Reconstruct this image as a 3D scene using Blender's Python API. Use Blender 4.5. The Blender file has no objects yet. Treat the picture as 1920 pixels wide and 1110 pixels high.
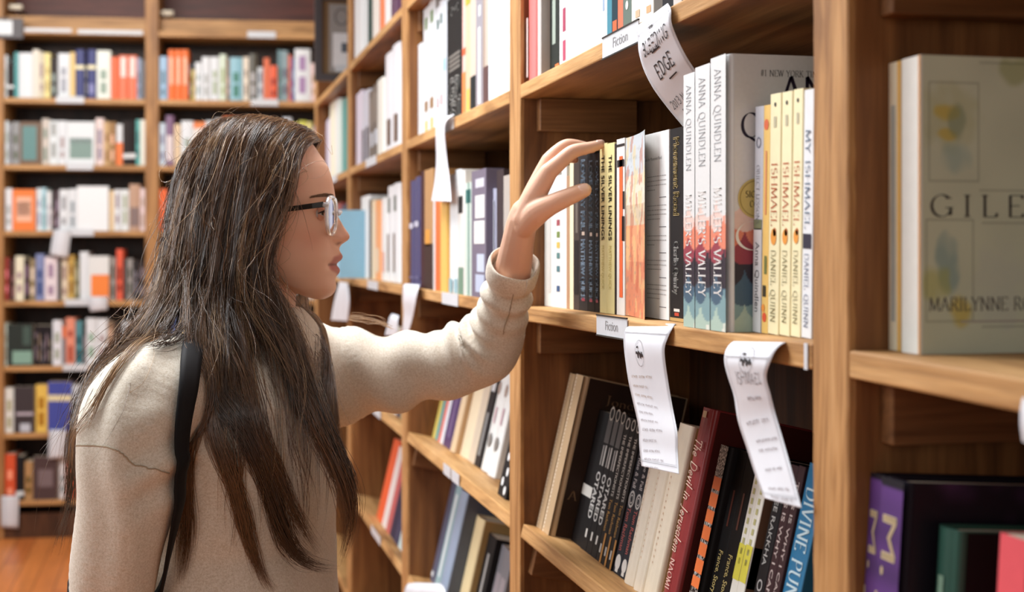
import bpy, math, random
import numpy as np
from mathutils import Vector, Matrix
from mathutils.bvhtree import BVHTree
from mathutils import noise as mnoise

# ------------------------------------------------------------------ camera, light, exposure
SC = bpy.context.scene
COL = SC.collection
FPX = 2667.0                       # focal length in pixels of the 1920 px wide frame (50 mm on 36 mm)
PHI = math.radians(13.07)          # the camera is turned this much from the run of the side bookcase
HY = 470.0                         # image row of the horizon
EZ = 1.38                          # eye height above the floor
FWD = Vector((math.sin(PHI), math.cos(PHI), 0))
RGT = Vector((math.cos(PHI), -math.sin(PHI), 0))
UP = Vector((0, 0, 1))
EYE = Vector((0, 0, EZ))

cam_data = bpy.data.cameras.new('camera')
cam = bpy.data.objects.new('camera', cam_data)
COL.objects.link(cam)
cam.location = EYE
cam.rotation_euler = (math.pi / 2, 0, -PHI)
cam_data.sensor_width = 36.0
cam_data.lens = FPX / 1920 * 36
cam_data.shift_y = -(555 - HY) / 1920.0
cam_data.clip_start = 0.02
cam_data.dof.use_dof = True
cam_data.dof.focus_distance = 1.50
cam_data.dof.aperture_fstop = 6.0
SC.camera = cam

SC.view_settings.view_transform = 'Standard'
SC.view_settings.look = 'None'
SC.view_settings.gamma = 1.0
SC.view_settings.use_curve_mapping = False
SC.view_settings.exposure = 0.0

world = bpy.data.worlds.new('room_ambient')
SC.world = world
world.use_nodes = True
world.node_tree.nodes['Background'].inputs['Color'].default_value = (0.95, 0.97, 1.0, 1)
world.node_tree.nodes['Background'].inputs['Strength'].default_value = 0.16

def area_light(name, loc, target, sx, sy, power, color=(1, 1, 1)):
    l = bpy.data.lights.new(name, 'AREA')
    l.shape = 'RECTANGLE'; l.size = sx; l.size_y = sy; l.energy = power; l.color = color
    o = bpy.data.objects.new(name, l)
    COL.objects.link(o)
    o.location = loc
    o.rotation_euler = (Vector(target) - Vector(loc)).to_track_quat('-Z', 'Y').to_euler()
    return o
area_light('daylight_window_left', (-2.3, 2.1, 2.5), (0.35, 1.8, 1.25), 2.0, 1.6, 66, (0.93, 0.97, 1.0))
area_light('ceiling_lamp_over_aisle', (-0.12, 2.25, 2.85), (0.08, 1.8, 1.4), 0.9, 1.0, 70, (0.97, 0.98, 1.0))
area_light('ceiling_lamp_far_aisle', (-0.9, 4.9, 2.95), (-0.9, 6.6, 1.1), 1.8, 1.0, 66, (1.0, 0.98, 0.95))
area_light('daylight_window_far_left', (-2.6, 4.6, 2.2), (0.46, 4.0, 1.3), 1.6, 1.4, 36, (0.95, 0.98, 1.0))
area_light('front_fill_behind_camera', (-1.3, -2.2, 2.0), (0.4, 1.6, 1.25), 2.0, 1.5, 22, (1.0, 0.97, 0.93))  # unseen area light added behind the camera as frontal fill

# ------------------------------------------------------------------ pixel <-> place
def ray(px, py):
    return FWD + RGT * ((px - 960) / FPX) + UP * ((HY - py) / FPX)
def at(px, py, d):
    return EYE + ray(px, py) * d
def on_x(px, py, X):
    r = ray(px, py); return EYE + r * (X / r.x)
def on_y(px, py, Y):
    r = ray(px, py); return EYE + r * (Y / r.y)
def on_plane(px, py, p0, n):
    r = ray(px, py); return EYE + r * ((p0 - EYE).dot(n) / r.dot(n))
def depth_of(p):
    return (p - EYE).dot(FWD)

# ------------------------------------------------------------------ materials
def lin(c):
    c = c / 255.0
    return c / 12.92 if c <= 0.04045 else ((c + 0.055) / 1.055) ** 2.4
def rgb(c):
    return (lin(c[0]), lin(c[1]), lin(c[2]), 1.0)
MATS = {}
def new_mat(name):
    m = bpy.data.materials.new(name); m.use_nodes = True
    return m, m.node_tree.nodes, m.node_tree.links, m.node_tree.nodes['Principled BSDF']

def flat(c, rough=0.5, spec=0.35, vary=0.06):
    """printed or coated board / paper of one colour with a faint procedural mottling"""
    if max(c) < 75 and rough == .38: rough, spec = .55, .15
    key = ('flat', tuple(int(x) for x in c), rough, spec)
    if key in MATS: return MATS[key]
    m, N, L, b = new_mat('print_%02x%02x%02x' % key[1])
    tc = N.new('ShaderNodeTexCoord'); nz = N.new('ShaderNodeTexNoise'); nz.inputs['Scale'].default_value = 90
    nz.inputs['Detail'].default_value = 3
    mx = N.new('ShaderNodeMix'); mx.data_type = 'RGBA'
    r = rgb(c)
    mx.inputs[6].default_value = tuple(x * (1 - vary) for x in r[:3]) + (1,)
    mx.inputs[7].default_value = tuple(min(1, x * (1 + vary)) for x in r[:3]) + (1,)
    L.new(tc.outputs['Object'], nz.inputs['Vector']); L.new(nz.outputs['Fac'], mx.inputs[0])
    L.new(mx.outputs[2], b.inputs['Base Color'])
    b.inputs['Roughness'].default_value = rough
    b.inputs['Specular IOR Level'].default_value = spec
    MATS[key] = m
    return m

def wood(name, c0, c1, c2, axis, rough=0.45, scale=1.0, rough_bump=0.15):
    if name in MATS: return MATS[name]
    m, N, L, b = new_mat(name)
    tc = N.new('ShaderNodeTexCoord'); mp = N.new('ShaderNodeMapping')
    s = [26 * scale] * 3; s[axis] = 2.2 * scale
    mp.inputs['Scale'].default_value = s
    L.new(tc.outputs['Object'], mp.inputs['Vector'])
    n1 = N.new('ShaderNodeTexNoise'); n1.inputs['Scale'].default_value = 1.0; n1.inputs['Detail'].default_value = 6
    n1.inputs['Distortion'].default_value = 1.4
    L.new(mp.outputs['Vector'], n1.inputs['Vector'])
    cr = N.new('ShaderNodeValToRGB')
    cr.color_ramp.elements[0].position = 0.30; cr.color_ramp.elements[0].color = rgb(c0)
    cr.color_ramp.elements[1].position = 0.72; cr.color_ramp.elements[1].color = rgb(c2)
    e = cr.color_ramp.elements.new(0.5); e.color = rgb(c1)
    L.new(n1.outputs['Fac'], cr.inputs['Fac'])
    mp2 = N.new('ShaderNodeMapping'); s2 = [260 * scale] * 3; s2[axis] = 14 * scale
    mp2.inputs['Scale'].default_value = s2
    L.new(tc.outputs['Object'], mp2.inputs['Vector'])
    n2 = N.new('ShaderNodeTexNoise'); n2.inputs['Scale'].default_value = 1.0; n2.inputs['Detail'].default_value = 3
    L.new(mp2.outputs['Vector'], n2.inputs['Vector'])
    mx = N.new('ShaderNodeMix'); mx.data_type = 'RGBA'; mx.blend_type = 'MULTIPLY'
    mx.inputs[0].default_value = 0.32
    L.new(cr.outputs['Color'], mx.inputs[6])
    g = N.new('ShaderNodeValToRGB'); g.color_ramp.elements[0].position = 0.35; g.color_ramp.elements[0].color = (.45, .40, .35, 1)
    g.color_ramp.elements[1].position = 0.6; g.color_ramp.elements[1].color = (1, 1, 1, 1)
    L.new(n2.outputs['Fac'], g.inputs['Fac']); L.new(g.outputs['Color'], mx.inputs[7])
    L.new(mx.outputs[2], b.inputs['Base Color'])
    bp = N.new('ShaderNodeBump'); bp.inputs['Strength'].default_value = rough_bump; bp.inputs['Distance'].default_value = 0.002
    L.new(n2.outputs['Fac'], bp.inputs['Height']); L.new(bp.outputs['Normal'], b.inputs['Normal'])
    b.inputs['Roughness'].default_value = rough
    b.inputs['Specular IOR Level'].default_value = 0.3
    MATS[name] = m
    return m

def paint_mat(name='printed_artwork', rough=0.4):
    if name in MATS: return MATS[name]
    m, N, L, b = new_mat(name)
    a = N.new('ShaderNodeAttribute'); a.attribute_name = 'Col'
    L.new(a.outputs['Color'], b.inputs['Base Color'])
    b.inputs['Roughness'].default_value = rough; b.inputs['Specular IOR Level'].default_value = 0.35
    MATS[name] = m
    return m

def page_mat():
    if 'pages' in MATS: return MATS['pages']
    m, N, L, b = new_mat('page_edges')
    tc = N.new('ShaderNodeTexCoord'); mp = N.new('ShaderNodeMapping'); mp.inputs['Scale'].default_value = (3, 2600, 3)
    nz = N.new('ShaderNodeTexNoise'); nz.inputs['Scale'].default_value = 1; nz.inputs['Detail'].default_value = 2
    cr = N.new('ShaderNodeValToRGB')
    cr.color_ramp.elements[0].position = .3; cr.color_ramp.elements[0].color = rgb((176, 160, 134))
    cr.color_ramp.elements[1].position = .7; cr.color_ramp.elements[1].color = rgb((236, 226, 206))
    L.new(tc.outputs['Object'], mp.inputs['Vector']); L.new(mp.outputs['Vector'], nz.inputs['Vector'])
    L.new(nz.outputs['Fac'], cr.inputs['Fac']); L.new(cr.outputs['Color'], b.inputs['Base Color'])
    b.inputs['Roughness'].default_value = .8
    MATS['pages'] = m
    return m

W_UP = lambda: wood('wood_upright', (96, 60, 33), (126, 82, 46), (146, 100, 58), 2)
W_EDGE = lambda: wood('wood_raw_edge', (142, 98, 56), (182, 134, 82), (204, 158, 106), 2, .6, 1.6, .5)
W_SHEDGE = lambda: wood('wood_raw_shelf_edge', (150, 106, 62), (192, 146, 92), (212, 168, 116), 1, .6, 1.0, .3)
W_SH = lambda: wood('wood_shelf', (118, 78, 44), (154, 108, 64), (178, 132, 84), 1)
W_X = lambda: wood('wood_cross_grain', (90, 58, 32), (122, 82, 48), (142, 100, 62), 0)
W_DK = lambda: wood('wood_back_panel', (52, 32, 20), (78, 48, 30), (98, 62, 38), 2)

# ------------------------------------------------------------------ mesh builder
class MB:
    """collects faces with materials and links them as ONE mesh object"""
    def __init__(s):
        s.v = []; s.f = []; s.m = []; s.mats = []; s.col = {}; s.smooth = []
    def mi(s, m):
        if m not in s.mats: s.mats.append(m)
        return s.mats.index(m)
    def add(s, verts, faces, m, smooth=False, cols=None):
        b = len(s.v); k = s.mi(m)
        s.v.extend([tuple(v) for v in verts])
        for f in faces:
            s.f.append(tuple(i + b for i in f)); s.m.append(k); s.smooth.append(smooth)
        if cols is not None:
            for i, c in enumerate(cols): s.col[b + i] = c
    def box(s, x0, y0, z0, x1, y1, z1, m):
        v = [(x0, y0, z0), (x1, y0, z0), (x1, y1, z0), (x0, y1, z0), (x0, y0, z1), (x1, y0, z1), (x1, y1, z1), (x0, y1, z1)]
        s.add(v, [(0, 3, 2, 1), (4, 5, 6, 7), (0, 1, 5, 4), (1, 2, 6, 5), (2, 3, 7, 6), (3, 0, 4, 7)], m)
    def tube(s, pts, rad, m, n=8, cap=True):
        pts = [Vector(p) for p in pts]
        if not hasattr(rad, '__len__'): rad = [rad] * len(pts)
        V = []; F = []
        prev = None
        for i, p in enumerate(pts):
            t = (pts[min(i + 1, len(pts) - 1)] - pts[max(i - 1, 0)]).normalized()
            a = prev if prev is not None else (Vector((0, 0, 1)) if abs(t.z) < .9 else Vector((1, 0, 0)))
            a = (a - t * a.dot(t)).normalized(); prev = a
            c = t.cross(a)
            r = rad[i]
            ra, rb = (r if hasattr(r, '__len__') else (r, r))
            for k in range(n):
                th = 2 * math.pi * k / n
                V.append(p + a * (ra * math.cos(th)) + c * (rb * math.sin(th)))
        for i in range(len(pts) - 1):
            for k in range(n):
                F.append((i * n + k, i * n + (k + 1) % n, (i + 1) * n + (k + 1) % n, (i + 1) * n + k))
        if cap:
            F.append(tuple(range(n - 1, -1, -1))); F.append(tuple((len(pts) - 1) * n + k for k in range(n)))
        s.add(V, F, m, True)
    def xform(s, M):
        s.v = [tuple(M @ Vector(v)) for v in s.v]
    def build(s, name, parent=None, loc=None, rot=None):
        me = bpy.data.meshes.new(name)
        me.from_pydata(s.v, [], s.f)
        for m in s.mats: me.materials.append(m)
        me.polygons.foreach_set('material_index', s.m)
        me.polygons.foreach_set('use_smooth', s.smooth)
        if s.col:
            ca = me.color_attributes.new('Col', 'FLOAT_COLOR', 'POINT')
            arr = np.ones((len(s.v), 4), dtype=np.float32) * 0.5
            for i, c in s.col.items(): arr[i, :3] = c[:3]
            ca.data.foreach_set('color', arr.ravel())
        me.update()
        o = bpy.data.objects.new(name, me)
        COL.objects.link(o)
        if parent is not None: o.parent = parent
        if loc is not None: o.location = loc
        if rot is not None: o.rotation_euler = rot
        return o

def tag(o, label, cat, group=None):
    o['label'] = label; o['category'] = cat
    if group: o['group'] = group
    return o
def empty(name, loc, rot=(0, 0, 0)):
    o = bpy.data.objects.new(name, None); COL.objects.link(o)
    o.location = loc; o.rotation_euler = rot; o.empty_display_size = 0.05
    return o
def structure(o):
    o['kind'] = 'structure'; return o
def bevel(o, w, seg=2):
    md = o.modifiers.new('edge', 'BEVEL'); md.width = w; md.segments = seg; md.limit_method = 'ANGLE'
    return o

ORD = ['first', 'second', 'third', 'fourth', 'fifth', 'sixth', 'seventh', 'eighth', 'ninth', 'tenth', 'eleventh', 'twelfth',
       'thirteenth', 'fourteenth', 'fifteenth', 'sixteenth', 'seventeenth', 'eighteenth', 'nineteenth', 'twentieth',
       'twenty-first', 'twenty-second', 'twenty-third', 'twenty-fourth', 'twenty-fifth', 'twenty-sixth', 'twenty-seventh',
       'twenty-eighth', 'twenty-ninth', 'thirtieth', 'thirty-first', 'thirty-second', 'thirty-third', 'thirty-fourth']

# ------------------------------------------------------------------ lettering
def arc(cx, cy, rx, ry, a0, a1, n=14):
    return [(cx + rx * math.cos(math.radians(a0 + (a1 - a0) * i / n)), cy + ry * math.sin(math.radians(a0 + (a1 - a0) * i / n))) for i in range(n + 1)]
# letter: (advance, strokes, serif points on base / cap line)
G = {
 'A': (.80, [[(.05, 0), (.38, 1)], [(.38, 1), (.72, 0)], [(.16, .34), (.60, .34)]], [(.05, 0), (.72, 0)]),
 'B': (.70, [[(.12, 0), (.12, 1)], [(.12, 1), (.32, 1)] + arc(.32, .76, .22, .24, 90, -90) + [(.12, .52)], [(.12, .52), (.34, .52)] + arc(.34, .26, .26, .26, 90, -90) + [(.12, 0)]], []),
 'C': (.82, [arc(.44, .5, .36, .5, 48, 312, 22)], [(.68, .87)]),
 'D': (.86, [[(.12, 0), (.12, 1)], [(.12, 1), (.34, 1)] + arc(.34, .5, .42, .5, 90, -90, 20) + [(.12, 0)]], []),
 'E': (.66, [[(.12, 0), (.12, 1)], [(.12, 1), (.58, 1), (.58, .86)], [(.12, .52), (.46, .52)], [(.12, 0), (.60, 0), (.60, .15)]], []),
 'F': (.62, [[(.12, 0), (.12, 1)], [(.12, 1), (.56, 1), (.56, .86)], [(.12, .52), (.46, .52)]], [(.12, 0)]),
 'G': (.88, [arc(.45, .5, .37, .5, 48, 330, 22), [(.78, 0.08), (.78, .42)], [(.60, .42), (.86, .42)]], [(.70, .87)]),
 'H': (.90, [[(.14, 0), (.14, 1)], [(.76, 0), (.76, 1)], [(.14, .52), (.76, .52)]], [(.14, 0), (.14, 1), (.76, 0), (.76, 1)]),
 'I': (.36, [[(.18, 0), (.18, 1)]], [(.18, 0), (.18, 1)]),
 'J': (.44, [[(.26, 1), (.26, .1)] + arc(.12, .1, .14, .25, 0, -100, 8)], [(.26, 1)]),
 'K': (.78, [[(.14, 0), (.14, 1)], [(.64, 1), (.14, .42)], [(.30, .60), (.70, 0)]], [(.14, 0), (.14, 1), (.64, 1), (.70, 0)]),
 'L': (.64, [[(.14, 0), (.14, 1)], [(.14, 0), (.58, 0), (.58, .17)]], [(.14, 1)]),
 'M': (1.02, [[(.12, 0), (.16, 1)], [(.16, 1), (.50, .05)], [(.50, .05), (.84, 1)], [(.84, 1), (.90, 0)]], [(.12, 0), (.90, 0)]),
 'N': (.90, [[(.14, 0), (.14, 1)], [(.14, 1), (.76, 0)], [(.76, 0), (.76, 1)]], [(.14, 0), (.76, 1)]),
 'O': (.90, [arc(.45, .5, .37, .5, 0, 360, 30)], []),
 'P': (.68, [[(.12, 0), (.12, 1)], [(.12, 1), (.34, 1)] + arc(.34, .74, .26, .26, 90, -90) + [(.12, .48)]], [(.12, 0)]),
 'Q': (.92, [arc(.45, .5, .37, .5, 0, 360, 30), [(.40, .02), (.62, -.12), (.98, -.26)]], []),
 'R': (.76, [[(.12, 0), (.12, 1)], [(.12, 1), (.34, 1)] + arc(.34, .75, .25, .25, 90, -90) + [(.12, .50)], [(.36, .50), (.70, 0)]], [(.12, 0), (.70, 0)]),
 'S': (.62, [arc(.31, .75, .21, .25, 40, 270, 14) + arc(.31, .25, .23, .25, 90, -140, 14)], []),
 'T': (.74, [[(.37, 0), (.37, 1)], [(.06, .86), (.06, 1), (.68, 1), (.68, .86)]], [(.37, 0)]),
 'U': (.86, [[(.14, 1), (.14, .3)] + arc(.43, .3, .29, .3, 180, 360, 14) + [(.72, 1)]], [(.14, 1), (.72, 1)]),
 'V': (.78, [[(.06, 1), (.40, 0)], [(.40, 0), (.72, 1)]], [(.06, 1), (.72, 1)]),
 'W': (1.06, [[(.05, 1), (.30, 0)], [(.30, 0), (.53, 1)], [(.53, 1), (.78, 0)], [(.78, 0), (1.0, 1)]], [(.05, 1), (1.0, 1)]),
 'X': (.76, [[(.08, 1), (.68, 0)], [(.08, 0), (.68, 1)]], [(.08, 1), (.68, 0), (.08, 0), (.68, 1)]),
 'Y': (.74, [[(.05, 1), (.38, .48)], [(.70, 1), (.38, .48), (.38, 0)]], [(.05, 1), (.70, 1), (.38, 0)]),
 'Z': (.70, [[(.08, 1), (.62, 1), (.06, 0), (.64, 0)]], []),
 '0': (.64, [arc(.32, .5, .24, .5, 0, 360, 24)], []),
 '1': (.44, [[(.10, .82), (.24, 1), (.24, 0)]], [(.24, 0)]),
 '2': (.62, [arc(.30, .74, .22, .26, 160, -20, 12) + [(.06, 0), (.56, 0)]], []),
 '3': (.60, [arc(.28, .75, .20, .25, 140, -90, 12) + arc(.28, .25, .24, .25, 90, -140, 12)], []),
 '#': (.70, [[(.20, 0), (.30, 1)], [(.44, 0), (.54, 1)], [(.06, .34), (.64, .34)], [(.08, .66), (.66, .66)]], []),
 "'": (.24, [[(.12, 1), (.10, .74)]], []),
 '-': (.5, [[(.08, .45), (.42, .45)]], []), '.': (.26, [[(.10, 0), (.15, .05)]], []), ' ': (.42, [], []),
 '*': (.4, [arc(.2, .86, .1, .12, 0, 360, 10)], []),
 'a': (.52, [arc(.24, .26, .19, .26, 20, 380, 16), [(.43, .5), (.43, .04), (.5, 0)]], []),
 'c': (.46, [arc(.25, .26, .2, .26, 50, 310, 14)], []),
 'd': (.54, [arc(.24, .26, .19, .26, 0, 360, 16), [(.44, 1), (.44, 0)]], []),
 'e': (.50, [[(.06, .26), (.43, .30)] + arc(.25, .26, .19, .26, 10, 310, 16)], []),
 'i': (.24, [[(.12, .5), (.12, 0)], [(.12, .70), (.14, .76)]], []),
 'k': (.50, [[(.10, 1), (.10, 0)], [(.40, .5), (.10, .2), (.42, 0)]], []),
 'l': (.24, [[(.12, 1), (.12, 0)]], []),
 'n': (.54, [[(.10, .5), (.10, 0)], [(.10, .3)] + arc(.26, .32, .16, .18, 180, 0, 8) + [(.42, 0)]], []),
 'o': (.52, [arc(.26, .26, .2, .26, 0, 360, 16)], []),
 'r': (.38, [[(.10, .5), (.10, 0)], [(.10, .28), (.20, .46), (.34, .50)]], []),
 's': (.42, [arc(.22, .37, .13, .13, 30, 270, 8) + arc(.22, .13, .14, .13, 90, -150, 8)], []),
 't': (.36, [[(.16, .8), (.16, .05), (.28, 0)], [(.04, .52), (.32, .52)]], []),
 'u': (.54, [[(.10, .5), (.10, .16)] + arc(.26, .16, .16, .16, 180, 360, 8) + [(.42, .5), (.42, 0)]], []),
 'w': (.68, [[(.06, .5), (.18, 0), (.32, .42), (.46, 0), (.60, .5)]], []),
 'h': (.54, [[(.10, 1), (.10, 0)], [(.10, .3)] + arc(.26, .32, .16, .18, 180, 0, 8) + [(.42, 0)]], []),
 'y': (.50, [[(.06, .5), (.24, 0)], [(.44, .5), (.16, -.3)]], []),
 'g': (.52, [arc(.24, .26, .19, .26, 0, 360, 16), [(.43, .5), (.43, -.1)] + arc(.26, -.1, .17, .2, 0, -150, 8)], []),
 'm': (.80, [[(.10, .5), (.10, 0)], arc(.24, .32, .14, .18, 180, 0, 8) + [(.38, 0)], arc(.52, .32, .14, .18, 180, 0, 8) + [(.66, 0)]], []),
 'p': (.54, [[(.10, .5), (.10, -.32)], arc(.28, .26, .19, .26, 0, 360, 16)], []),
 'b': (.54, [[(.10, 1), (.10, 0)], arc(.28, .26, .19, .26, 0, 360, 16)], []),
 'f': (.38, [arc(.26, .8, .14, .2, 60, 180, 8) + [(.12, 0)], [(.02, .5), (.30, .5)]], []),
 'v': (.48, [[(.06, .5), (.22, 0), (.42, .5)]], []),
}
def strokes2d(text, w=.12, ang=18, serif=.12, thin=.028, track=.06, jit=0.0, seed=1, slant=0.0):
    """text as 2-D quads, cap height 1; returns verts, faces, width"""
    rnd = random.Random(seed)
    V = []; F = []; x = 0.0
    nx, ny = w * math.cos(math.radians(ang)) / 2, w * math.sin(math.radians(ang)) / 2
    def strip(pts, ox, oy):
        b = len(V)
        for p in pts: V.append((p[0] - ox, p[1] - oy)); V.append((p[0] + ox, p[1] + oy))
        for i in range(len(pts) - 1): F.append((b + 2 * i, b + 2 * i + 2, b + 2 * i + 3, b + 2 * i + 1))
    for ch in text:
        g = G.get(ch) or G.get(ch.upper()) or G[' ']
        jx, jy, js = rnd.uniform(-jit, jit), rnd.uniform(-jit, jit), 1 + rnd.uniform(-jit, jit) * 1.5
        for st in g[1]:
            P = [(x + jx + (p[0] + slant * p[1]) * js + rnd.uniform(-jit, jit) * .25, p[1] * js + jy + rnd.uniform(-jit, jit) * .25) for p in st]
            if w > 0: strip(P, nx, ny)
            for i in range(len(P) - 1):
                dx, dy = P[i + 1][0] - P[i][0], P[i + 1][1] - P[i][1]
                l = math.hypot(dx, dy) or 1
                ex, ey = dx / l * thin * .5, dy / l * thin * .5
                b = len(V); ox, oy = -dy / l * thin / 2, dx / l * thin / 2
                V.extend([(P[i][0] - ox - ex, P[i][1] - oy - ey), (P[i][0] + ox - ex, P[i][1] + oy - ey), (P[i + 1][0] + ox + ex, P[i + 1][1] + oy + ey), (P[i + 1][0] - ox + ex, P[i + 1][1] - oy + ey)])
                F.append((b, b + 1, b + 2, b + 3))
        if serif:
            for p in g[2]:
                b = len(V); t = .045
                y0 = p[1] if p[1] < .5 else p[1] - t
                V.extend([(x + p[0] - serif, y0), (x + p[0] + serif, y0), (x + p[0] + serif, y0 + t), (x + p[0] - serif, y0 + t)])
                F.append((b, b + 1, b + 2, b + 3))
        x += g[0] + track
    return V, F, max(x - track, .01)
_SANS = {}
def sans2d(text):
    """text set in Blender's built-in face as 2-D faces, cap height 1"""
    if text in _SANS: return _SANS[text]
    cu = bpy.data.curves.new('lettering', 'FONT'); cu.body = text; cu.size = 1.0; cu.resolution_u = 3
    o = bpy.data.objects.new('lettering', cu); COL.objects.link(o)
    dg = bpy.context.evaluated_depsgraph_get()
    me = o.evaluated_get(dg).to_mesh()
    V = [(v.co.x / .729, v.co.y / .729) for v in me.vertices]
    F = [tuple(p.vertices) for p in me.polygons]
    o.evaluated_get(dg).to_mesh_clear()
    bpy.data.objects.remove(o); bpy.data.curves.remove(cu)
    w = max([v[0] for v in V] or [1])
    _SANS[text] = (V, F, w)
    return _SANS[text]
def lettering(mb, text, origin, U, Vv, height, m, font='sans', length=None, N=None, bold=0.0, **kw):
    """lay text from origin along U (reading) with letter tops towards Vv; length squeezes it"""
    if font == 'sans': V, F, w = sans2d(text)
    elif font == 'serif': V, F, w = strokes2d(text, **kw)
    else: V, F, w = strokes2d(text, w=kw.get('w', 0.0), serif=0, thin=kw.get('thin', .07), track=.08, jit=kw.get('jit', .05), seed=kw.get('seed', 3), slant=kw.get('slant', 0.05))
    sx = height if length is None else length / w
    o = Vector(origin); U = Vector(U).normalized(); Vv = Vector(Vv).normalized()
    mb.add([o + U * (v[0] * sx) + Vv * (v[1] * height) for v in V], F, m)
    if bold:
        for dx, dy in ((bold, 0), (-bold, 0), (0, bold), (0, -bold)):
            mb.add([o + U * (v[0] * sx + dx * height) + Vv * (v[1] * height + dy * height) for v in V], F, m)
    return w * sx
# ------------------------------------------------------------------ the setting
X0 = 0.46                           # front plane of the side bookcase
CASE_D = 0.25                       # its depth
def floor_mat():
    m, N, L, b = new_mat('floor_boards')
    tc = N.new('ShaderNodeTexCoord')
    br = N.new('ShaderNodeTexBrick'); br.inputs['Scale'].default_value = 1.0
    br.inputs['Brick Width'].default_value = 1.1; br.inputs['Row Height'].default_value = 0.085
    br.inputs['Mortar Size'].default_value = 0.0016
    br.inputs['Color1'].default_value = rgb((206, 124, 62)); br.inputs['Color2'].default_value = rgb((186, 102, 46))
    br.inputs['Mortar'].default_value = rgb((84, 44, 20))
    mp = N.new('ShaderNodeMapping'); mp.inputs['Rotation'].default_value = (0, 0, math.radians(90))
    L.new(tc.outputs['Object'], mp.inputs['Vector']); L.new(mp.outputs['Vector'], br.inputs['Vector'])
    nz = N.new('ShaderNodeTexNoise'); mp2 = N.new('ShaderNodeMapping'); mp2.inputs['Scale'].default_value = (40, 3, 1)
    L.new(tc.outputs['Object'], mp2.inputs['Vector']); L.new(mp2.outputs['Vector'], nz.inputs['Vector'])
    nz.inputs['Scale'].default_value = 1; nz.inputs['Detail'].default_value = 5
    mx = N.new('ShaderNodeMix'); mx.data_type = 'RGBA'; mx.blend_type = 'MULTIPLY'; mx.inputs[0].default_value = .5
    L.new(br.outputs['Color'], mx.inputs[6]); L.new(nz.outputs['Fac'], mx.inputs[7])
    hs = N.new('ShaderNodeHueSaturation'); hs.inputs['Value'].default_value = 1.5
    L.new(mx.outputs[2], hs.inputs['Color']); L.new(hs.outputs['Color'], b.inputs['Base Color'])
    b.inputs['Roughness'].default_value = .32
    return m
mb = MB(); mb.box(-4.2, -3.0, -0.05, 1.2, 8.4, 0.0, floor_mat())
structure(mb.build('floor'))
wall_paint = flat((196, 186, 170), .8, .2)
mb = MB(); mb.box(0.725, -3.0, 0, 0.85, 8.4, 3.1, wall_paint)
structure(mb.build('wall_right'))

# ---- side bookcase -------------------------------------------------
POSTS = [(-0.16, -0.10), (0.928, 0.987), (1.932, 1.998), (2.963, 3.03), (4.0, 4.06), (5.02, 5.08)]
BAYS = {'D': (-0.10, 0.928), 'C': (0.987, 1.932), 'B': (1.998, 2.963), 'A': (3.03, 4.0), 'Z': (4.06, 5.02)}
LEVELS = [0.812, 0.505, 0.212, -0.095, -0.40, -0.70, -1.00, -1.29]      # undersides of the shelves, from eye height
TILT = math.radians(13)
TH = 0.0195
CASE_TOP = EZ + 0.86
def tilt_of(bay, level): return 0.0 if level > -0.40 else (math.radians(3.5) if bay == 'D' else TILT)
def tilted(level): return level <= -0.40
def under(bay, level, Y):
    """height of a shelf's underside at its front edge"""
    if bay == 'C' and level == -0.095:
        return EZ - 0.0973 + (1.932 - Y) / 0.945 * 0.0080
    if bay == 'C' and level == 0.212:
        return EZ + 0.2122 + (1.932 - Y) / 0.945 * 0.0070
    if bay == 'D' and level == -0.095:
        return EZ - 0.0902 - (0.928 - Y) / 0.21 * 0.0030 if Y > 0.5 else EZ - 0.0963
    return EZ + level
def top_of(bay, level, Y): return under(bay, level, Y) + TH

side_case = tag(empty('bookcase', (X0, 2.5, 0)), 'tall honey brown wooden bookcase running along the aisle with tilted lower shelves', 'bookcase')
def adopt(o, root):
    o.parent = root
    o.matrix_parent_inverse = root.matrix_basis.inverted()
    return o
wu, ws, wd, wx, we, wse = W_UP(), W_SH(), W_DK(), W_X(), W_EDGE(), W_SHEDGE()
for y0, y1 in POSTS:
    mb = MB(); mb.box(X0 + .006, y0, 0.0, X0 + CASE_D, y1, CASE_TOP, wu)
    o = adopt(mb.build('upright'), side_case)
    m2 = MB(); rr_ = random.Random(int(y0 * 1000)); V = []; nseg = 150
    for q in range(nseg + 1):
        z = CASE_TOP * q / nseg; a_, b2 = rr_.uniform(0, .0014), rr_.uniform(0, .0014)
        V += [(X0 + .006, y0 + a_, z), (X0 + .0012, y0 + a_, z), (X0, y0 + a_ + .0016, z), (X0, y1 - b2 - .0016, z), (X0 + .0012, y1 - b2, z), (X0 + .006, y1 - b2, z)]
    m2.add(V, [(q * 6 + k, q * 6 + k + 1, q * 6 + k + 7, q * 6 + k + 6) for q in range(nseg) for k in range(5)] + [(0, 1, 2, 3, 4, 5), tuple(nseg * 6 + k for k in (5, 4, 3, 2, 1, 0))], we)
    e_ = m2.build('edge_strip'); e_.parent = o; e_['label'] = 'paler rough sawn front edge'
    # a saw-rough front edge: slight waviness of the arris
    for b_, (ya, yb) in BAYS.items():
        for lv in LEVELS:
            for side in (0, 1):
                if side == 0 and abs(ya - y1) < 1e-6: cy = (y1, y1 + .02)
                elif side == 1 and abs(yb - y0) < 1e-6: cy = (y0 - .02, y0)
                else: continue
                z = under(b_, lv, cy[0])
                m2 = MB()
                if tilted(lv):
                    m2.box(.022, 0, -.046, .165, .02, -.0005, wx)
                    M = Matrix.Translation((X0, cy[0], z)) @ Matrix.Rotation(tilt_of(b_, lv), 4, 'Y')
                    m2.xform(M)
                else:
                    m2.box(X0 + .024, cy[0], z - .046, X0 + .165, cy[1], z - .0005, wx)
                c = m2.build('cleat'); c.parent = o; bevel(c, .001, 1)
SHELF = {}
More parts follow.
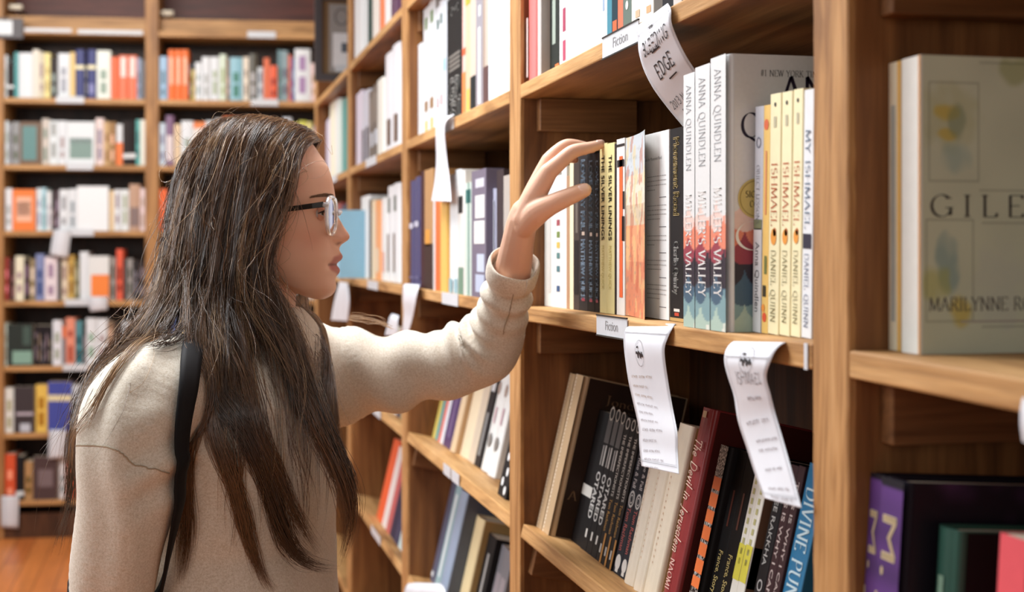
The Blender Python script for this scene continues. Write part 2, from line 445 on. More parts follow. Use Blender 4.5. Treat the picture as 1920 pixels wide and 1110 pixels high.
for b_, (ya, yb) in BAYS.items():
    for lv in LEVELS:
        g = .0008
        mb = MB()
        za, zb = under(b_, lv, max(ya, .55) if b_ == 'D' else ya), under(b_, lv, yb)
        D = CASE_D - .012
        def P(x, y, z): return (x, y, z)
        if tilted(lv):
            mb.box(0, ya + g, 0, D - .012, yb - g, TH, ws)
            mb.xform(Matrix.Translation((X0, 0, EZ + lv)) @ Matrix.Rotation(tilt_of(b_, lv), 4, 'Y'))
        else:
            v = [(X0, ya + g, za), (X0 + D, ya + g, za), (X0 + D, yb - g, zb), (X0, yb - g, zb)]
            v += [(x, y, z + TH) for x, y, z in v]
            mb.add(v, [(0, 3, 2, 1), (4, 5, 6, 7), (0, 1, 5, 4), (1, 2, 6, 5), (2, 3, 7, 6), (3, 0, 4, 7)], ws)
        mb.mi(wse); mb.m[5] = 1; mb.m[1] = 1
        o = adopt(mb.build('shelf'), side_case); bevel(o, .0018)
        SHELF[(b_, lv)] = o
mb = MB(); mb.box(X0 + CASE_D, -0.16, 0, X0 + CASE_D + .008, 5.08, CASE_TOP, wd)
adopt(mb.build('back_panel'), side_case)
mb = MB(); mb.box(X0, -0.16, CASE_TOP, X0 + CASE_D + .008, 5.08, CASE_TOP + .03, ws)
adopt(mb.build('top_board'), side_case)
mb = MB(); mb.box(X0 + .03, -0.16, 0.001, X0 + .045, 5.08, .075, wu)
adopt(mb.build('kick_board'), side_case)

# printed shelf labels in thin holders on the shelf edges
lab_w = flat((206, 208, 212), .4); lab_k = flat((40, 36, 34), .4); lab_g = flat((140, 138, 138), .6); clip_m = flat((180, 178, 172), .35)
def edge_label(bay, level, xa, xb, yy, text=None, h=.021, rail=True):
    a = on_x(xa, yy, X0); b = on_x(xb, yy, X0)
    y1, y0 = a.y, b.y
    z1 = under(bay, level, y1); z0 = under(bay, level, y0); m = MB()
    for (q0, q1, s0, s1, mm) in ((0, 1, -.0005, h - .0005, lab_w),):
        v = []
        for x in (X0 - .0016, X0 - .0006):
            v += [(x, y0, z0 + s0), (x, y1, z1 + s0), (x, y1, z1 + s1), (x, y0, z0 + s1)]
        m.add(v, [(0, 3, 2, 1), (4, 5, 6, 7), (0, 1, 5, 4), (1, 2, 6, 5), (2, 3, 7, 6), (3, 0, 4, 7)], mm)
    if rail:
        for zz in (h - .0005, -.0022):
            v = []
            for x in (X0 - .0024, X0 - .0004):
                v += [(x, y0, z0 + zz), (x, y1, z1 + zz), (x, y1, z1 + zz + .0016), (x, y0, z0 + zz + .0016)]
            m.add(v, [(0, 3, 2, 1), (4, 5, 6, 7), (0, 1, 5, 4), (1, 2, 6, 5), (2, 3, 7, 6), (3, 0, 4, 7)], lab_k)
    if text:
        L_ = y1 - y0
        lettering(m, text, (X0 - .0019, y1 - L_ * .30, z1 + h * .28 + (z0 - z1) * .3), (0, -1, (z0 - z1) / L_), (0, 0, 1), h * .52, lab_g, 'sans', length=L_ * .42)
    c = m.build('label_holder'); c.parent = SHELF[(bay, level)]
    return c
edge_label('C', 0.212, 1132, 1200, 90, 'Fiction', .022)
edge_label('C', -0.095, 1121, 1178, 615, 'Fiction', .021)
edge_label('B', -0.095, 830, 860, 560, None, .021, False)
edge_label('B', 0.212, 826, 852, 235, None, .021, False)
edge_label('B', -0.40, 833, 846, 880, None, .019, False)
edge_label('B', -0.40, 848, 862, 890, None, .019, False)
edge_label('A', 0.212, 687, 706, 312, None, .021, False)
edge_label('A', -0.095, 690, 709, 545, None, .021, False)
edge_label('A', -0.40, 700, 714, 790, None, .019, False)
edge_label('A', -0.70, 697, 714, 990, None, .019, False)
edge_label('Z', 0.212, 619, 632, 335, None, .021, False)
edge_label('C', -0.095, 1511, 1517, 680, None, .02, False)
# small round screw heads on the uprights' faces
brass = flat((206, 176, 110), .3, .6)

# ---- bookcase across the end of the room ----------------------------
BROT = math.radians(7.5)
BO = at(285, HY, 6.9); BO.z = 0
BE = RGT * math.cos(BROT) + FWD * math.sin(BROT)
BN = FWD * math.cos(BROT) - RGT * math.sin(BROT)
BANG = -PHI + BROT
def bx(px, py=HY):
    return (on_plane(px, py, Vector((BO.x, BO.y, EZ)), BN) - BO).dot(BE)
def bz(py, px=285):
    return on_plane(px, py, Vector((BO.x, BO.y, EZ)), BN).z
back_case = tag(empty('bookcase', BO, (0, 0, BANG)), 'wide wooden bookcase of level shelves across the end of the room', 'bookcase')
BACK_D = .27
bx_posts = [(bx(-13), bx(7)), (bx(272), bx(297)), (bx(600), bx(622)), (bx(925), bx(950))]
BACK_TOP = EZ + 1.52
BROWS = [68, 196, 320, 443, 573, 694, 818, 943]          # image rows of the shelf undersides
wbu = wood('wood_far_upright', (136, 94, 54), (172, 124, 76), (192, 144, 92), 2)
wbs = wood('wood_far_shelf', (150, 108, 64), (186, 138, 86), (206, 160, 106), 0)
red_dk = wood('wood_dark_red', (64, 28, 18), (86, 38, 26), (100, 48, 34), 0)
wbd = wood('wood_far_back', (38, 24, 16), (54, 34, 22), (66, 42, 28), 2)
for a, b in bx_posts:
    mb = MB(); mb.box(a, 0, 0, b, BACK_D, BACK_TOP, wbu)
    bevel(mb.build('upright', back_case), .003)
BTH = bz(196) ; BTH = bz(186) - bz(196)
BSHELF = {}
for i in range(3):
    a, b = bx_posts[i][1] + .001, bx_posts[i + 1][0] - .001
    for r, py in enumerate(BROWS):
        z = bz(py)
        mb = MB(); mb.box(a, 0.002, z, b, BACK_D - .012, z + BTH, wbs)
        o = mb.build('shelf', back_case); bevel(o, .002)
        BSHELF[(i, r)] = o
    mb = MB(); mb.box(a, .06, bz(68) + BTH + .0005, b, .08, bz(31), wbs)
    mb.build('valance', back_case)
    mb = MB(); mb.box(a, 0.004, .001, b, .024, bz(958), wd)
    mb.build('kick_board', back_case)
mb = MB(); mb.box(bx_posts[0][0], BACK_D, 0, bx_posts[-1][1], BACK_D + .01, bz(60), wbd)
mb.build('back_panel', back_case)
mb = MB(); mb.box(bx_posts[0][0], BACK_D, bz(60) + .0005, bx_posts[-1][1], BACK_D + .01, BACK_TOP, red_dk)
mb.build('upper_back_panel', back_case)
mb = MB(); mb.box(bx_posts[0][0], -.01, BACK_TOP, bx_posts[-1][1], BACK_D + .01, BACK_TOP + .035, wbu)
mb.build('top_board', back_case)
def back_label(bay, row, xa, xb, h=.036):
    py = BROWS[row]
    z = bz(py)
    m = MB(); m.box(bx(xa), -.004, z + BTH - h - .0005 + .012, bx(xb), 0.0015, z + BTH + .008, lab_w)
    m.build('label_holder').parent = BSHELF[(bay, row)]
    return
for a in [(0, 1, 105, 158), (0, 2, 125, 175), (0, 3, 108, 176), (0, 4, 122, 166), (0, 5, 118, 166), (1, 0, 464, 517), (1, 1, 470, 522)]:
    back_label(*a)
m = MB(); m.box(bx(46), -.003, bz(64), bx(134), .0015, bz(57), lab_w); m.build('label_holder').parent = BSHELF[(0, 0)]
m = MB(); m.box(bx(146), -.003, bz(66), bx(268), .0015, bz(58), lab_w); m.build('label_holder').parent = BSHELF[(0, 0)]
# little lamps under the cornice
for px, py in ((25, 15), (311, 20)):
    s = empty('spotlight', BO + BE * bx(px) + BN * .06 + UP * (bz(py)), (0, 0, BANG))
    tag(s, 'small pale tubular fitting by the left post of the end bookcase' if px < 100 else 'small pale tubular fitting right of the middle post of the end bookcase', 'light fitting', 'fittings above the end bookcase')
    m = MB(); m.tube([(-.03, 0, 0), (.03, 0, 0)], .014, flat((226, 216, 196), .4), 12); m.build('tube', s)
    m = MB(); m.box(-.006, 0.010, -.008, .006, .203, .008, flat((120, 100, 80), .4)); m.build('bracket', s)
# grey sign clipped on the upper shelf at the far left
s = empty('shelf_sign', BO + BE * bx(18) - BN * .012 + UP * bz(78), (0, 0, BANG))
tag(s, 'grey shelf sign with a white card clipped to the end bookcase', 'sign')
m = MB(); hw = bx(45) - bx(18); m.box(-hw * 1.2, -.004, 0, hw, .004, bz(40) - bz(78), flat((92, 88, 90), .5)); o = m.build('plate', s); bevel(o, .003)
m = MB(); m.box(-hw * 1.1, -.0055, .018, hw * .25, -.0042, bz(45) - bz(78), flat((226, 230, 232), .5)); m.build('card', s)
m = MB(); m.box(-hw, .0045, .01, hw * .6, .010, .05, flat((60, 56, 56), .5)); m.build('clip', s)
mb = MB(); mb.box(-4.2, 7.95, 0, 1.2, 8.05, 3.1, wall_paint)
structure(mb.build('wall_back'))
# ------------------------------------------------------------------ books
def cname(c):
    r, g, b = [float(x) for x in c[:3]]
    mx, mn = max(r, g, b), min(r, g, b); s = (mx - mn) / max(mx, 1)
    if mx < 62: return 'black' if s < .45 else ('dark brown' if r >= b else 'dark navy')
    if s < .10: return 'white' if mx > 205 else ('pale grey' if mx > 160 else ('grey' if mx > 95 else 'charcoal'))
    h = 0
    if mx == r: h = ((g - b) / (mx - mn)) * 60
    elif mx == g: h = 120 + (b - r) / (mx - mn) * 60
    else: h = 240 + (r - g) / (mx - mn) * 60
    h %= 360
    if s < .22:
        if mx > 190: return 'cream' if 20 < h < 90 else ('pinkish white' if h <= 20 or h > 300 else ('greenish white' if h < 170 else 'pale lavender' if h > 225 else 'bluish white'))
        if mx > 110: return 'taupe' if h < 70 or h > 300 else 'blue grey'
        return 'charcoal'
    if h < 14 or h > 340: return 'dark red' if mx < 150 else ('coral pink' if s < .62 else 'red')
    if h < 24: return 'brown' if mx < 150 else ('salmon' if s < .5 else 'orange red')
    if h < 40: return 'dark brown' if mx < 90 else ('brown' if mx < 170 and s < .75 else ('tan' if s < .55 else 'orange'))
    if h < 66: return 'olive' if mx < 150 else ('pale yellow' if s < .38 else 'yellow')
    if h < 160: return 'dark green' if mx < 110 else 'green'
    if h < 205: return 'teal' if mx < 190 else 'light blue'
    if h < 262: return 'navy blue' if mx < 120 else ('light blue' if mx > 185 else 'blue')
    return 'purple' if mx < 170 else 'lavender'

def book_meshes(W, T, H, c, kind, dec, cover_rough=.38, pages_c=None):
    """cover and page block in the book's own axes: x into the shelf from the spine, y through the thickness, z up"""
    cv = MB(); pg = MB()
    cm = flat(c, cover_rough)
    th = .0026 if kind == 'hb' else .0006
    th = min(th, T * .2)
    r = min(T * .32, .0045 if kind == 'hb' else .0012)
    bulge = min(T * .10, .003) if kind == 'hb' else 0
    out = [(W, 0)]
    n = 5
    for i in range(n + 1):
        a = math.pi * .5 * i / n
        out.append((r - r * math.sin(a), r - r * math.cos(a)))
    for i in range(1, 5):
        f = i / 5.0
        out.append((-bulge * math.sin(math.pi * f), r + (T - 2 * r) * f))
    for i in range(n + 1):
        a = math.pi * .5 * i / n
        out.append((r - r * math.cos(a), T - r + r * math.sin(a)))
    out.append((W, T))
    k = len(out)
    inn = [(W, th)] + [(max(p[0] + th, th), min(max(p[1], th), T - th)) for p in out[1:-1]] + [(W, T - th)]
    V = [(x, y, 0) for x, y in out] + [(x, y, H) for x, y in out] + [(x, y, 0) for x, y in inn] + [(x, y, H) for x, y in inn]
    F = []
    for i in range(k - 1):
        F.append((i + 1, i, k + i, k + i + 1))
        F.append((2 * k + i, 2 * k + i + 1, 3 * k + i + 1, 3 * k + i))
        F.append((k + i, 3 * k + i, 3 * k + i + 1, k + i + 1))
        F.append((i, i + 1, 2 * k + i + 1, 2 * k + i))
    F.append((0, 2 * k, 3 * k, k)); F.append((k - 1, 2 * k - 1, 4 * k - 1, 3 * k - 1))
    cv.add(V, F, cm)
    ins = .003 if kind == 'hb' else .0008
    pg.box(th + .0004, th + .0001, ins, W - ins, T - th - .0001, H - ins, flat(pages_c, .8) if pages_c else page_mat())
    e = .00035
    for d in dec or []:
        t = d[0]
        if t == 'band':            # across the spine: z0, z1 as fractions of H, colour, y0, y1 fractions
            _, z0, z1, col = d[:4]; y0, y1 = (d[4], d[5]) if len(d) > 5 else (.06, .94)
            x = -bulge - e
            cv.add([(x, T * y1, H * z0), (x, T * y0, H * z0), (x, T * y0, H * z1), (x, T * y1, H * z1)], [(0, 1, 2, 3)], flat(col, cover_rough))
        elif t == 'text':          # text, z of the start, length, letter height, colour, baseline y (fraction), font, extra
            _, s, z, L_, h, col, yf, font = d[:8]; kw = d[8] if len(d) > 8 else {}
            lettering(cv, s, (-bulge - e * 1.5, T * yf, z), (0, 0, -1), (0, -1, 0), h, flat(col, .45), font, length=L_, **kw)
        elif t == 'htext':         # text across the spine
            _, s, z, L_, h, col, font = d[:7]; kw = d[7] if len(d) > 7 else {}
            lettering(cv, s, (-bulge - e * 1.5, T * .5 + L_ / 2, z), (0, -1, 0), (0, 0, 1), h, flat(col, .45), font, length=L_, **kw)
        elif t == 'ctext':         # on the cover that faces the room's near end
            _, s, x, z, L_, h, col, font = d[:8]; kw = d[8] if len(d) > 8 else {}
            lettering(cv, s, (x, -e * 1.5, z), (1, 0, 0), (0, 0, 1), h, flat(col, .45), font, length=L_, **kw)
        elif t == 'cbox':          # x0, z0, x1, z1, colour on that cover
            _, x0, z0, x1, z1, col = d
            cv.add([(x0, -e, z0), (x1, -e, z0), (x1, -e, z1), (x0, -e, z1)], [(0, 1, 2, 3)], flat(col, cover_rough))
        elif t == 'ring' or t == 'disc':   # on the spine: z, radius(m), colour, y fraction
            _, z, rad, col = d[:4]; yf = d[4] if len(d) > 4 else .5
            x = -bulge - e * 1.2; cy = T * yf; P = []
            nn = 20
            for i in range(nn):
                a = 2 * math.pi * i / nn
                P.append((x, cy + rad * math.cos(a), z + rad * math.sin(a) * (d[5] if len(d) > 5 else 1)))
            if t == 'disc': cv.add(P, [tuple(range(nn))], flat(col, .45))
            else:
                Q = [(x, cy + (p[1] - cy) * .72, z + (p[2] - z) * .72) for p in P]
                cv.add(P + Q, [(i, (i + 1) % nn, nn + (i + 1) % nn, nn + i) for i in range(nn)], flat(col, .45))
        elif t == 'art':           # painted print over spine / cover: which, nx, nz, function(u metres, v metres) -> linear rgb
            _, which, nx, nz, fn = d[:5]
            Vv = []; Cc = []; Ff = []
            for j in range(nz + 1):
                for i in range(nx + 1):
                    u, v = i / nx, j / nz
                    if which == 'spine':
                        Vv.append((-bulge - e * .6, T * (.97 - .94 * u), H * v)); Cc.append(fn(u * T, v * H))
                    else:
                        Vv.append((r + (W - r) * u, -e * .6, H * v)); Cc.append(fn(r + (W - r) * u, v * H))
            for j in range(nz):
                for i in range(nx):
                    a = j * (nx + 1) + i
                    Ff.append((a, a + 1, a + nx + 2, a + nx + 1))
            cv.add(Vv, Ff, paint_mat(), False, Cc)
    return cv, pg

STUFF_MB = MB()
def stuff_book(loc, rot, W, T, H, c, kind, dec):
    cv, pg = book_meshes(W, T, H, c, kind, dec)
    M = Matrix.Translation(loc) @ Matrix.Rotation(rot[2], 4, 'Z')
    for q in (cv, pg):
        k_ = [STUFF_MB.mi(m_) for m_ in q.mats]; b = len(STUFF_MB.v)
        STUFF_MB.v.extend([tuple(M @ Vector(v)) for v in q.v])
        for f, mi in zip(q.f, q.m):
            STUFF_MB.f.append(tuple(i + b for i in f)); STUFF_MB.m.append(k_[mi]); STUFF_MB.smooth.append(False)
def place_book(label, group, loc, rot, W, T, H, c, kind='pb', dec=None, simple=False, name='book', pages_c=None):
    cv, pg = book_meshes(W, T, H, c, kind, dec, pages_c=pages_c)
    if simple:
        b = len(cv.v)
        for f, k in zip(pg.f, pg.m):
            pass
        cv.add(pg.v, pg.f, pg.mats[0])
        o = cv.build(name, None, loc, rot)
        return tag(o, label, 'book', group)
    root = empty(name, loc, rot)
    tag(root, label, 'book', group)
    cv.build('cover', root); pg.build('page_block', root)
    return root

BAYWORD = {'D': 'nearest bay on the right', 'C': 'bay her hand reaches into', 'B': 'bay just beyond the reaching hand', 'A': 'second bay beyond the reaching hand', 'Z': 'farthest side bay'}
LVWORD = {0.505: 'top shelf', 0.212: 'upper shelf', -0.095: 'middle shelf', -0.40: 'upper tilted shelf', -0.70: 'lower tilted shelf'}
def side_row(bay, lv, items, Xs=.485, gap=.0004, group=None, simple=False):
    """books of one shelf of the side bookcase, from the far end to the near end. item: dict xl, xr, c and options"""
    Yprev = BAYS[bay][1] - .0006
    ylo = BAYS[bay][0] + .0006
    n = 0; made = []
    for it in items:
        xl, xr = it['xl'], it['xr']; yr = it.get('yr', 400)
        t = tilt_of(bay, lv)
        n += 1
        W = it.get('W', .135 if it.get('k', 'pb') == 'pb' else .155)
        Xb = it.get('X', Xs)
        if not tilted(lv):
            Y1 = on_x(xl, yr, Xb).y
            if 'X' not in it:
                q = on_y(xl, yr, Yprev - gap)
                if X0 + .004 <= q.x <= X0 + .075: Xb = q.x; Y1 = Yprev - gap
                else: Y1 = on_x(xl, yr, Xb).y
            Y1 = min(Y1, Yprev - gap)
            Y0 = max(on_x(xr, yr, Xb).y, ylo)
            W = min(W, X0 + CASE_D - .008 - Xb)
            base = Vector((Xb, Y0, max(top_of(bay, lv, Y0), top_of(bay, lv, Y1)) + .0003))
            if 'H' in it: H = it['H']
            else: H = on_x(xl, it['yt'], Xb).z - base.z
        else:
            zt = EZ + lv
            dirv = Vector((math.sin(t), 0, math.cos(t))); nrm = Vector((math.cos(t), 0, -math.sin(t)))
            ftop = Vector((X0, 0, zt)) + dirv * TH
            sb = it.get('sb', Xs - X0)
            p0 = ftop + nrm * sb
            a = on_plane(xl, yr, p0, nrm)
            Y1 = a.y
            if 'sb' not in it:
                q = on_y(xl, yr, Yprev - gap)
                s_ = (q - ftop).dot(nrm)
                if .003 <= s_ <= .07: sb = s_; Y1 = Yprev - gap
            p0 = ftop + nrm * sb
            Y1 = min(Y1, Yprev - gap)
            Y0 = max(on_plane(xr, yr, p0, nrm).y, ylo)
            W = min(W, CASE_D - .030 - sb)
            base = p0 + dirv * .0003; base.y = Y0
            if 'H' in it: H = it['H']
            else:
                q = on_plane(it.get('xt', xl), it['yt'], p0, nrm); H = (q - p0).dot(dirv)
        if tilted(lv): W = min(W, CASE_D - .016 - sb - min(H, .30) * math.sin(t))
        elif Y1 > BAYS[bay][1] - .024 or Y0 < BAYS[bay][0] + .024: H = min(H, .225)
        T = Y1 - Y0
        if T < .002:
            print('thin', bay, lv, n, T); continue
        H = min(max(H, .08), .30)
        if T > .10 and not it.get('whole'):
            k_ = max(2, round(T / (.075 if bay == 'B' else .11))); T = T / k_ - .0004; reps = [base + Vector((random.Random(n * 13 + q).uniform(0, .006), (T + .0004) * (k_ - 1 - q), 0)) for q in range(k_)]
        else: reps = [base]
        lab = it.get('lab') or f"{cname(it['c'])} {'hardback' if it.get('k') == 'hb' else 'paperback'}, {ORD[n - 1]} from far post, {LVWORD[lv]}, {BAYWORD[bay]}"
        dec = it.get('dec')
        if callable(dec): dec = dec(W, T, H)
        for bq in reps[:-1]:
            place_book(f"{cname(it['c'])} book, {ORD[n - 1]} from far post, {LVWORD[lv]}, {BAYWORD[bay]}", it.get('g') or group or f"books on the {LVWORD[lv]}, {BAYWORD[bay]}", bq, (0, t, 0), W, T, max(.08, H - random.Random(bq.y).uniform(0, .006)), it['c'], it.get('k', 'pb'), dec, simple, pages_c=it.get('pc')); n += 1
        if len(reps) > 1: lab = f"{cname(it['c'])} {'hardback' if it.get('k') == 'hb' else 'paperback'}, {ORD[n - 1]} from far post, {LVWORD[lv]}, {BAYWORD[bay]}"
        base = reps[-1]
        o = place_book(lab, it.get('g') or group or f"books on the {LVWORD[lv]}, {BAYWORD[bay]}", base, (0, t, 0), W, T, H, it['c'], it.get('k', 'pb'), dec, simple, pages_c=it.get('pc'))
        if 'lean' in it: o.rotation_euler = (it['lean'], 0, 0)
        Yprev = Y0
        made.append((o, W, T, H, base))
        if it.get('dbg'): print(bay, lv, n, 'X', round(base.x, 3), 'Y', round(Y0, 3), round(Y1, 3), 'T', round(T, 4), 'H', round(H, 3))
    return made
def smear(col, seed, n=2):
    """blurred title blocks for spines too far to read"""
    rnd = random.Random(seed)
    out = []
    z = rnd.uniform(.08, .2)
    for i in range(n):
        L_ = rnd.uniform(.12, .34)
        out.append(('band', z, min(z + L_, .95), col, .3, .72)); z += L_ + rnd.uniform(.05, .2)
        if z > .8: break
    return out
# ------------------------------------------------------------------ cover artwork (printed colour only)
def L3(c): return (lin(c[0]), lin(c[1]), lin(c[2]))
def scallops(u, v):
    lay = [(.113, (230, 200, 190), 0), (.099, (224, 134, 108), 1), (.083, (150, 62, 76), 0), (.070, (46, 40, 52), 1), (.049, (70, 96, 116), 0), (.034, (126, 158, 162), 1), (.019, (172, 194, 180), 0), (.005, (222, 222, 210), 1)]
    c = (219, 219, 218); R = .0195
    for h, col, sh in lay:
        x = (u + .025 + (R if sh else 0)) % (2 * R) - R
        b = h - math.sqrt(max(R * R - x * x, 0))
        if v < b + R * .42: c = col
    g = 1 + .035 * mnoise.noise(Vector((u * 320, v * 320, 0)))
    c = L3(c)
    return (c[0] * g, c[1] * g, c[2] * g)
def collage(u, v):
    n = mnoise.noise(Vector((u * 30, v * 30, 2.0))) * .5 + .5
    c = np.array((206, 212, 188.)) * (.96 + .06 * n)
    def blot(cx, cy, rx, ry, col, k):
        nonlocal c
        d = ((u - cx) / rx) ** 2 + ((v - cy) / ry) ** 2 + .9 * mnoise.noise(Vector((u * 120, v * 90, cx * 90)))
        w = k * max(0, min(1, 1.5 - d)); c = c * (1 - w) + np.array(col, float) * w
    blot(.022, .162, .020, .022, (188, 190, 150), .55); blot(.020, .166, .009, .006, (204, 180, 84), .75)
    blot(.020, .150, .008, .004, (204, 180, 84), .7); blot(.027, .158, .006, .012, (130, 146, 120), .5)
    blot(.026, .135, .010, .010, (150, 176, 170), .5); blot(.020, .060, .008, .020, (120, 152, 156), .55)
    blot(.012, .048, .010, .012, (178, 178, 96), .5); blot(.030, .030, .008, .010, (206, 178, 70), .6)
    blot(.074, .196, .016, .010, (150, 156, 100), .5); blot(.06, .046, .018, .03, (196, 200, 190), .4)
    for x0, z0, x1, z1 in ((.006, .118, .044, .186), (.044, .112, .11, .20), (.004, .022, .040, .092), (.046, .018, .11, .09)):
        inx = x0 < u < x1 and z0 < v < z1
        if inx and (abs(u - x0) < .0007 or abs(u - x1) < .0007 or abs(v - z0) < .0007 or abs(v - z1) < .0007): c = c * .80
    return L3(c)
def desert(u, v):
    n = mnoise.noise(Vector((u * 55, v * 42, 5.0))); n2 = mnoise.noise(Vector((u * 160, v * 110, 9.0)))
    t = v / .203
    if t > .78: c = (198, 206, 212)
    elif t > .62: c = (226, 214, 196)
    elif t > .50: c = (204, 186, 160)
    elif t > .30: c = (222, 152, 112)
    else: c = (206, 128, 96)
    c = np.array(c, float)
    if n > .22: c = c * .5 + np.array((224, 196, 132)) * .5
    if n < -.25: c = c * .55 + np.array((176, 84, 60)) * .45
    if n2 > .38: c = c * .72 + np.array((110, 116, 112)) * .28
    return L3(np.clip(c, 0, 255))
def purple_smoke(u, v):
    n = mnoise.noise(Vector((u * 26, v * 20, 3.0))) + .4 * mnoise.noise(Vector((u * 60, v * 60, 8.0)))
    c = np.array((20, 16, 26.)); w = max(0, min(1, n * 1.5 - .1))
    return L3(c * (1 - w) + np.array((88, 50, 92.)) * w)
def purple_spine(u, v):
    t = v / .235
    c = np.array((22, 18, 28.)) if t > .93 else np.array((86, 58, 122.))
    w = .5 + .5 * mnoise.noise(Vector((0, v * 45, 1.7)))
    if t <= .93: c = c * (.55 + .6 * w) + np.array((60, 20, 50.)) * w * .5
    return L3(np.clip(c, 0, 255))
def checker_dots(u, v):
    c = (26, 24, 26)
    if v > .165:
        if mnoise.noise(Vector((u * 700, v * 500, 0))) > .06: c = (196, 194, 190)
    elif v > .055:
        k = int(v / .0165); f = (v / .0165) % 1
        c = (226, 116, 60)
        if f < .22: c = (30, 26, 26) if mnoise.noise(Vector((u * 800, v * 60, 4))) > -.1 else (220, 216, 210)
    else:
        if mnoise.noise(Vector((u * 500, v * 260, 7))) > .16: c = (168, 158, 150)
    return L3(c)
def dotted_beige(u, v, T=.02):
    c = (196, 168, 132)
    if (v / .0052) % 1 < .62 and abs(u - .0058) < .0017: c = (240, 232, 216)
    return L3(c)

WHITE = (216, 218, 219)
# ------------------------------------------------------------------ side bookcase, the bay she reaches into: middle shelf
def love(W, T, H):
    return [('text', 'LOVE MAY FAIL', H * .955, H * .445, T * .48, (176, 200, 224), .74, 'sans', dict(bold=.02)),
            ('band', .475, .497, (196, 176, 160), .34, .66),
            ('text', 'MATTHEW QUICK', H * .45, H * .38, T * .48, (176, 200, 224), .74, 'sans', dict(bold=.02)), ('band', .06, .085, (150, 50, 70), .3, .7)]
def linings(W, T, H):
    return [('text', 'THE SILVER LININGS', H * .93, H * .50, T * .42, (52, 48, 40), .72, 'sans', dict(bold=.015)),
            ('text', 'MATTHEW QUICK', H * .40, H * .26, T * .36, (196, 178, 96), .70, 'sans')]
def miller(W, T, H):
    d = [('art', 'spine', 10, 240, scallops),
         ('text', 'ANNA QUINDLEN', H * .955, H * .34, T * .40, (168, 170, 174), .72, 'serif', dict(w=.10)),
         ('text', "MILLER'S VALLEY", H * .525, H * .40, T * .48, (244, 240, 236), .76, 'serif', dict(w=.16))]
    return d
def miller_cover(W, T, H):
    d = miller(W, T, H) + [('art', 'cover', 150, 240, scallops),
         ('ctext', '#1 NEW YORK TIMES BESTSELLING', .0285, H * .922, .102, .0056, (58, 54, 56), 'serif', dict(w=.12)),
         ('ctext', 'ANNA', .048, H * .825, .088, .024, (48, 38, 60), 'serif', dict(w=.14)),
         ('ctext', 'QUINDLEN', .0100, H * .700, .140, .0215, (48, 38, 60), 'serif', dict(w=.14))]
    # round gold sticker and the white swash of the title's first letter
    return d
def lesson(W, T, H):
    return [('band', .0, .46, (214, 214, 214), .03, .97), ('ring', H * .84, T * .26, (120, 124, 140)),
            ('text', 'OBJECT LESSONS', H * .74, H * .26, T * .36, (116, 116, 130), .70, 'serif', dict(w=.1)),
            ('band', .455, .50, (120, 128, 96), .05, .95),
            ('text', 'Anna Quindlen', H * .40, H * .31, T * .48, (74, 72, 76), .72, 'sans')]
def yellow_flower(W, T, H):
    return [('disc', H * .915, T * .34, (222, 106, 62)), ('band', .52, .80, (226, 150, 96), .36, .62),
            ('band', .26, .34, (120, 124, 70), .2, .6), ('band', .16, .21, (64, 58, 44), .3, .8), ('disc', H * .07, T * .3, (222, 84, 48)), ('disc', H * .11, T * .24, (236, 150, 60), .7)]
def ishmael(W, T, H):
    return [('disc', H * .955, .0018, (40, 38, 36)), ('band', .86, .905, (188, 180, 150), .38, .62),
            ('text', 'ISHMAEL', H * .715, H * .265, T * .52, (208, 96, 48), .76, 'serif', dict(w=.11)),
            ('disc', H * .405, T * .26, (226, 150, 62), .52, 1.2), ('disc', H * .425, T * .14, (196, 104, 44), .42, 1.2),
            ('text', 'DANIEL QUINN', H * .35, H * .30, T * .42, (132, 122, 76), .72, 'serif', dict(w=.12))]
def my_ishmael(W, T, H):
    return [('text', 'MY ISHMAEL', H * .84, H * .40, T * .46, (120, 136, 156), .74, 'serif', dict(w=.13)), ('band', .36, .42, (56, 52, 66), .1, .9),
            ('text', 'DANIEL QUINN', H * .34, H * .30, T * .40, (104, 112, 140), .72, 'serif', dict(w=.12))]
def monument(W, T, H):
    return [('text', 'Monument Road', H * .955, H * .405, T * .42, (216, 188, 130), .72, 'sans', dict(bold=.022)),
            ('text', 'Charlie Quimby', H * .415, H * .275, T * .36, (226, 222, 216), .70, 'sans', dict(bold=.015)),
            ('band', 0, .018, (190, 156, 100), .03, .97), ('band', .05, .065, (220, 214, 206), .3, .7), ('band', .028, .045, (190, 70, 50), .35, .65),
            ('cbox', .012, H * .93, .06, H * .985, (196, 150, 60)),
            ('cbox', .004, H * .36, .05, H * .50, (170, 132, 56)), ('cbox', .006, H * .52, .05, H * .62, (150, 150, 150))]
def orange_bar(W, T, H):
    return [('band', .10, .90, (232, 104, 56), .20, .62), ('band', .955, .97, (40, 36, 36), .0, 1), ('band', .84, .88, (40, 36, 36), .02, .9), ('band', .42, .56, (40, 34, 34), .0, .3),
            ('band', .60, .70, (40, 36, 36), .0, .22)]
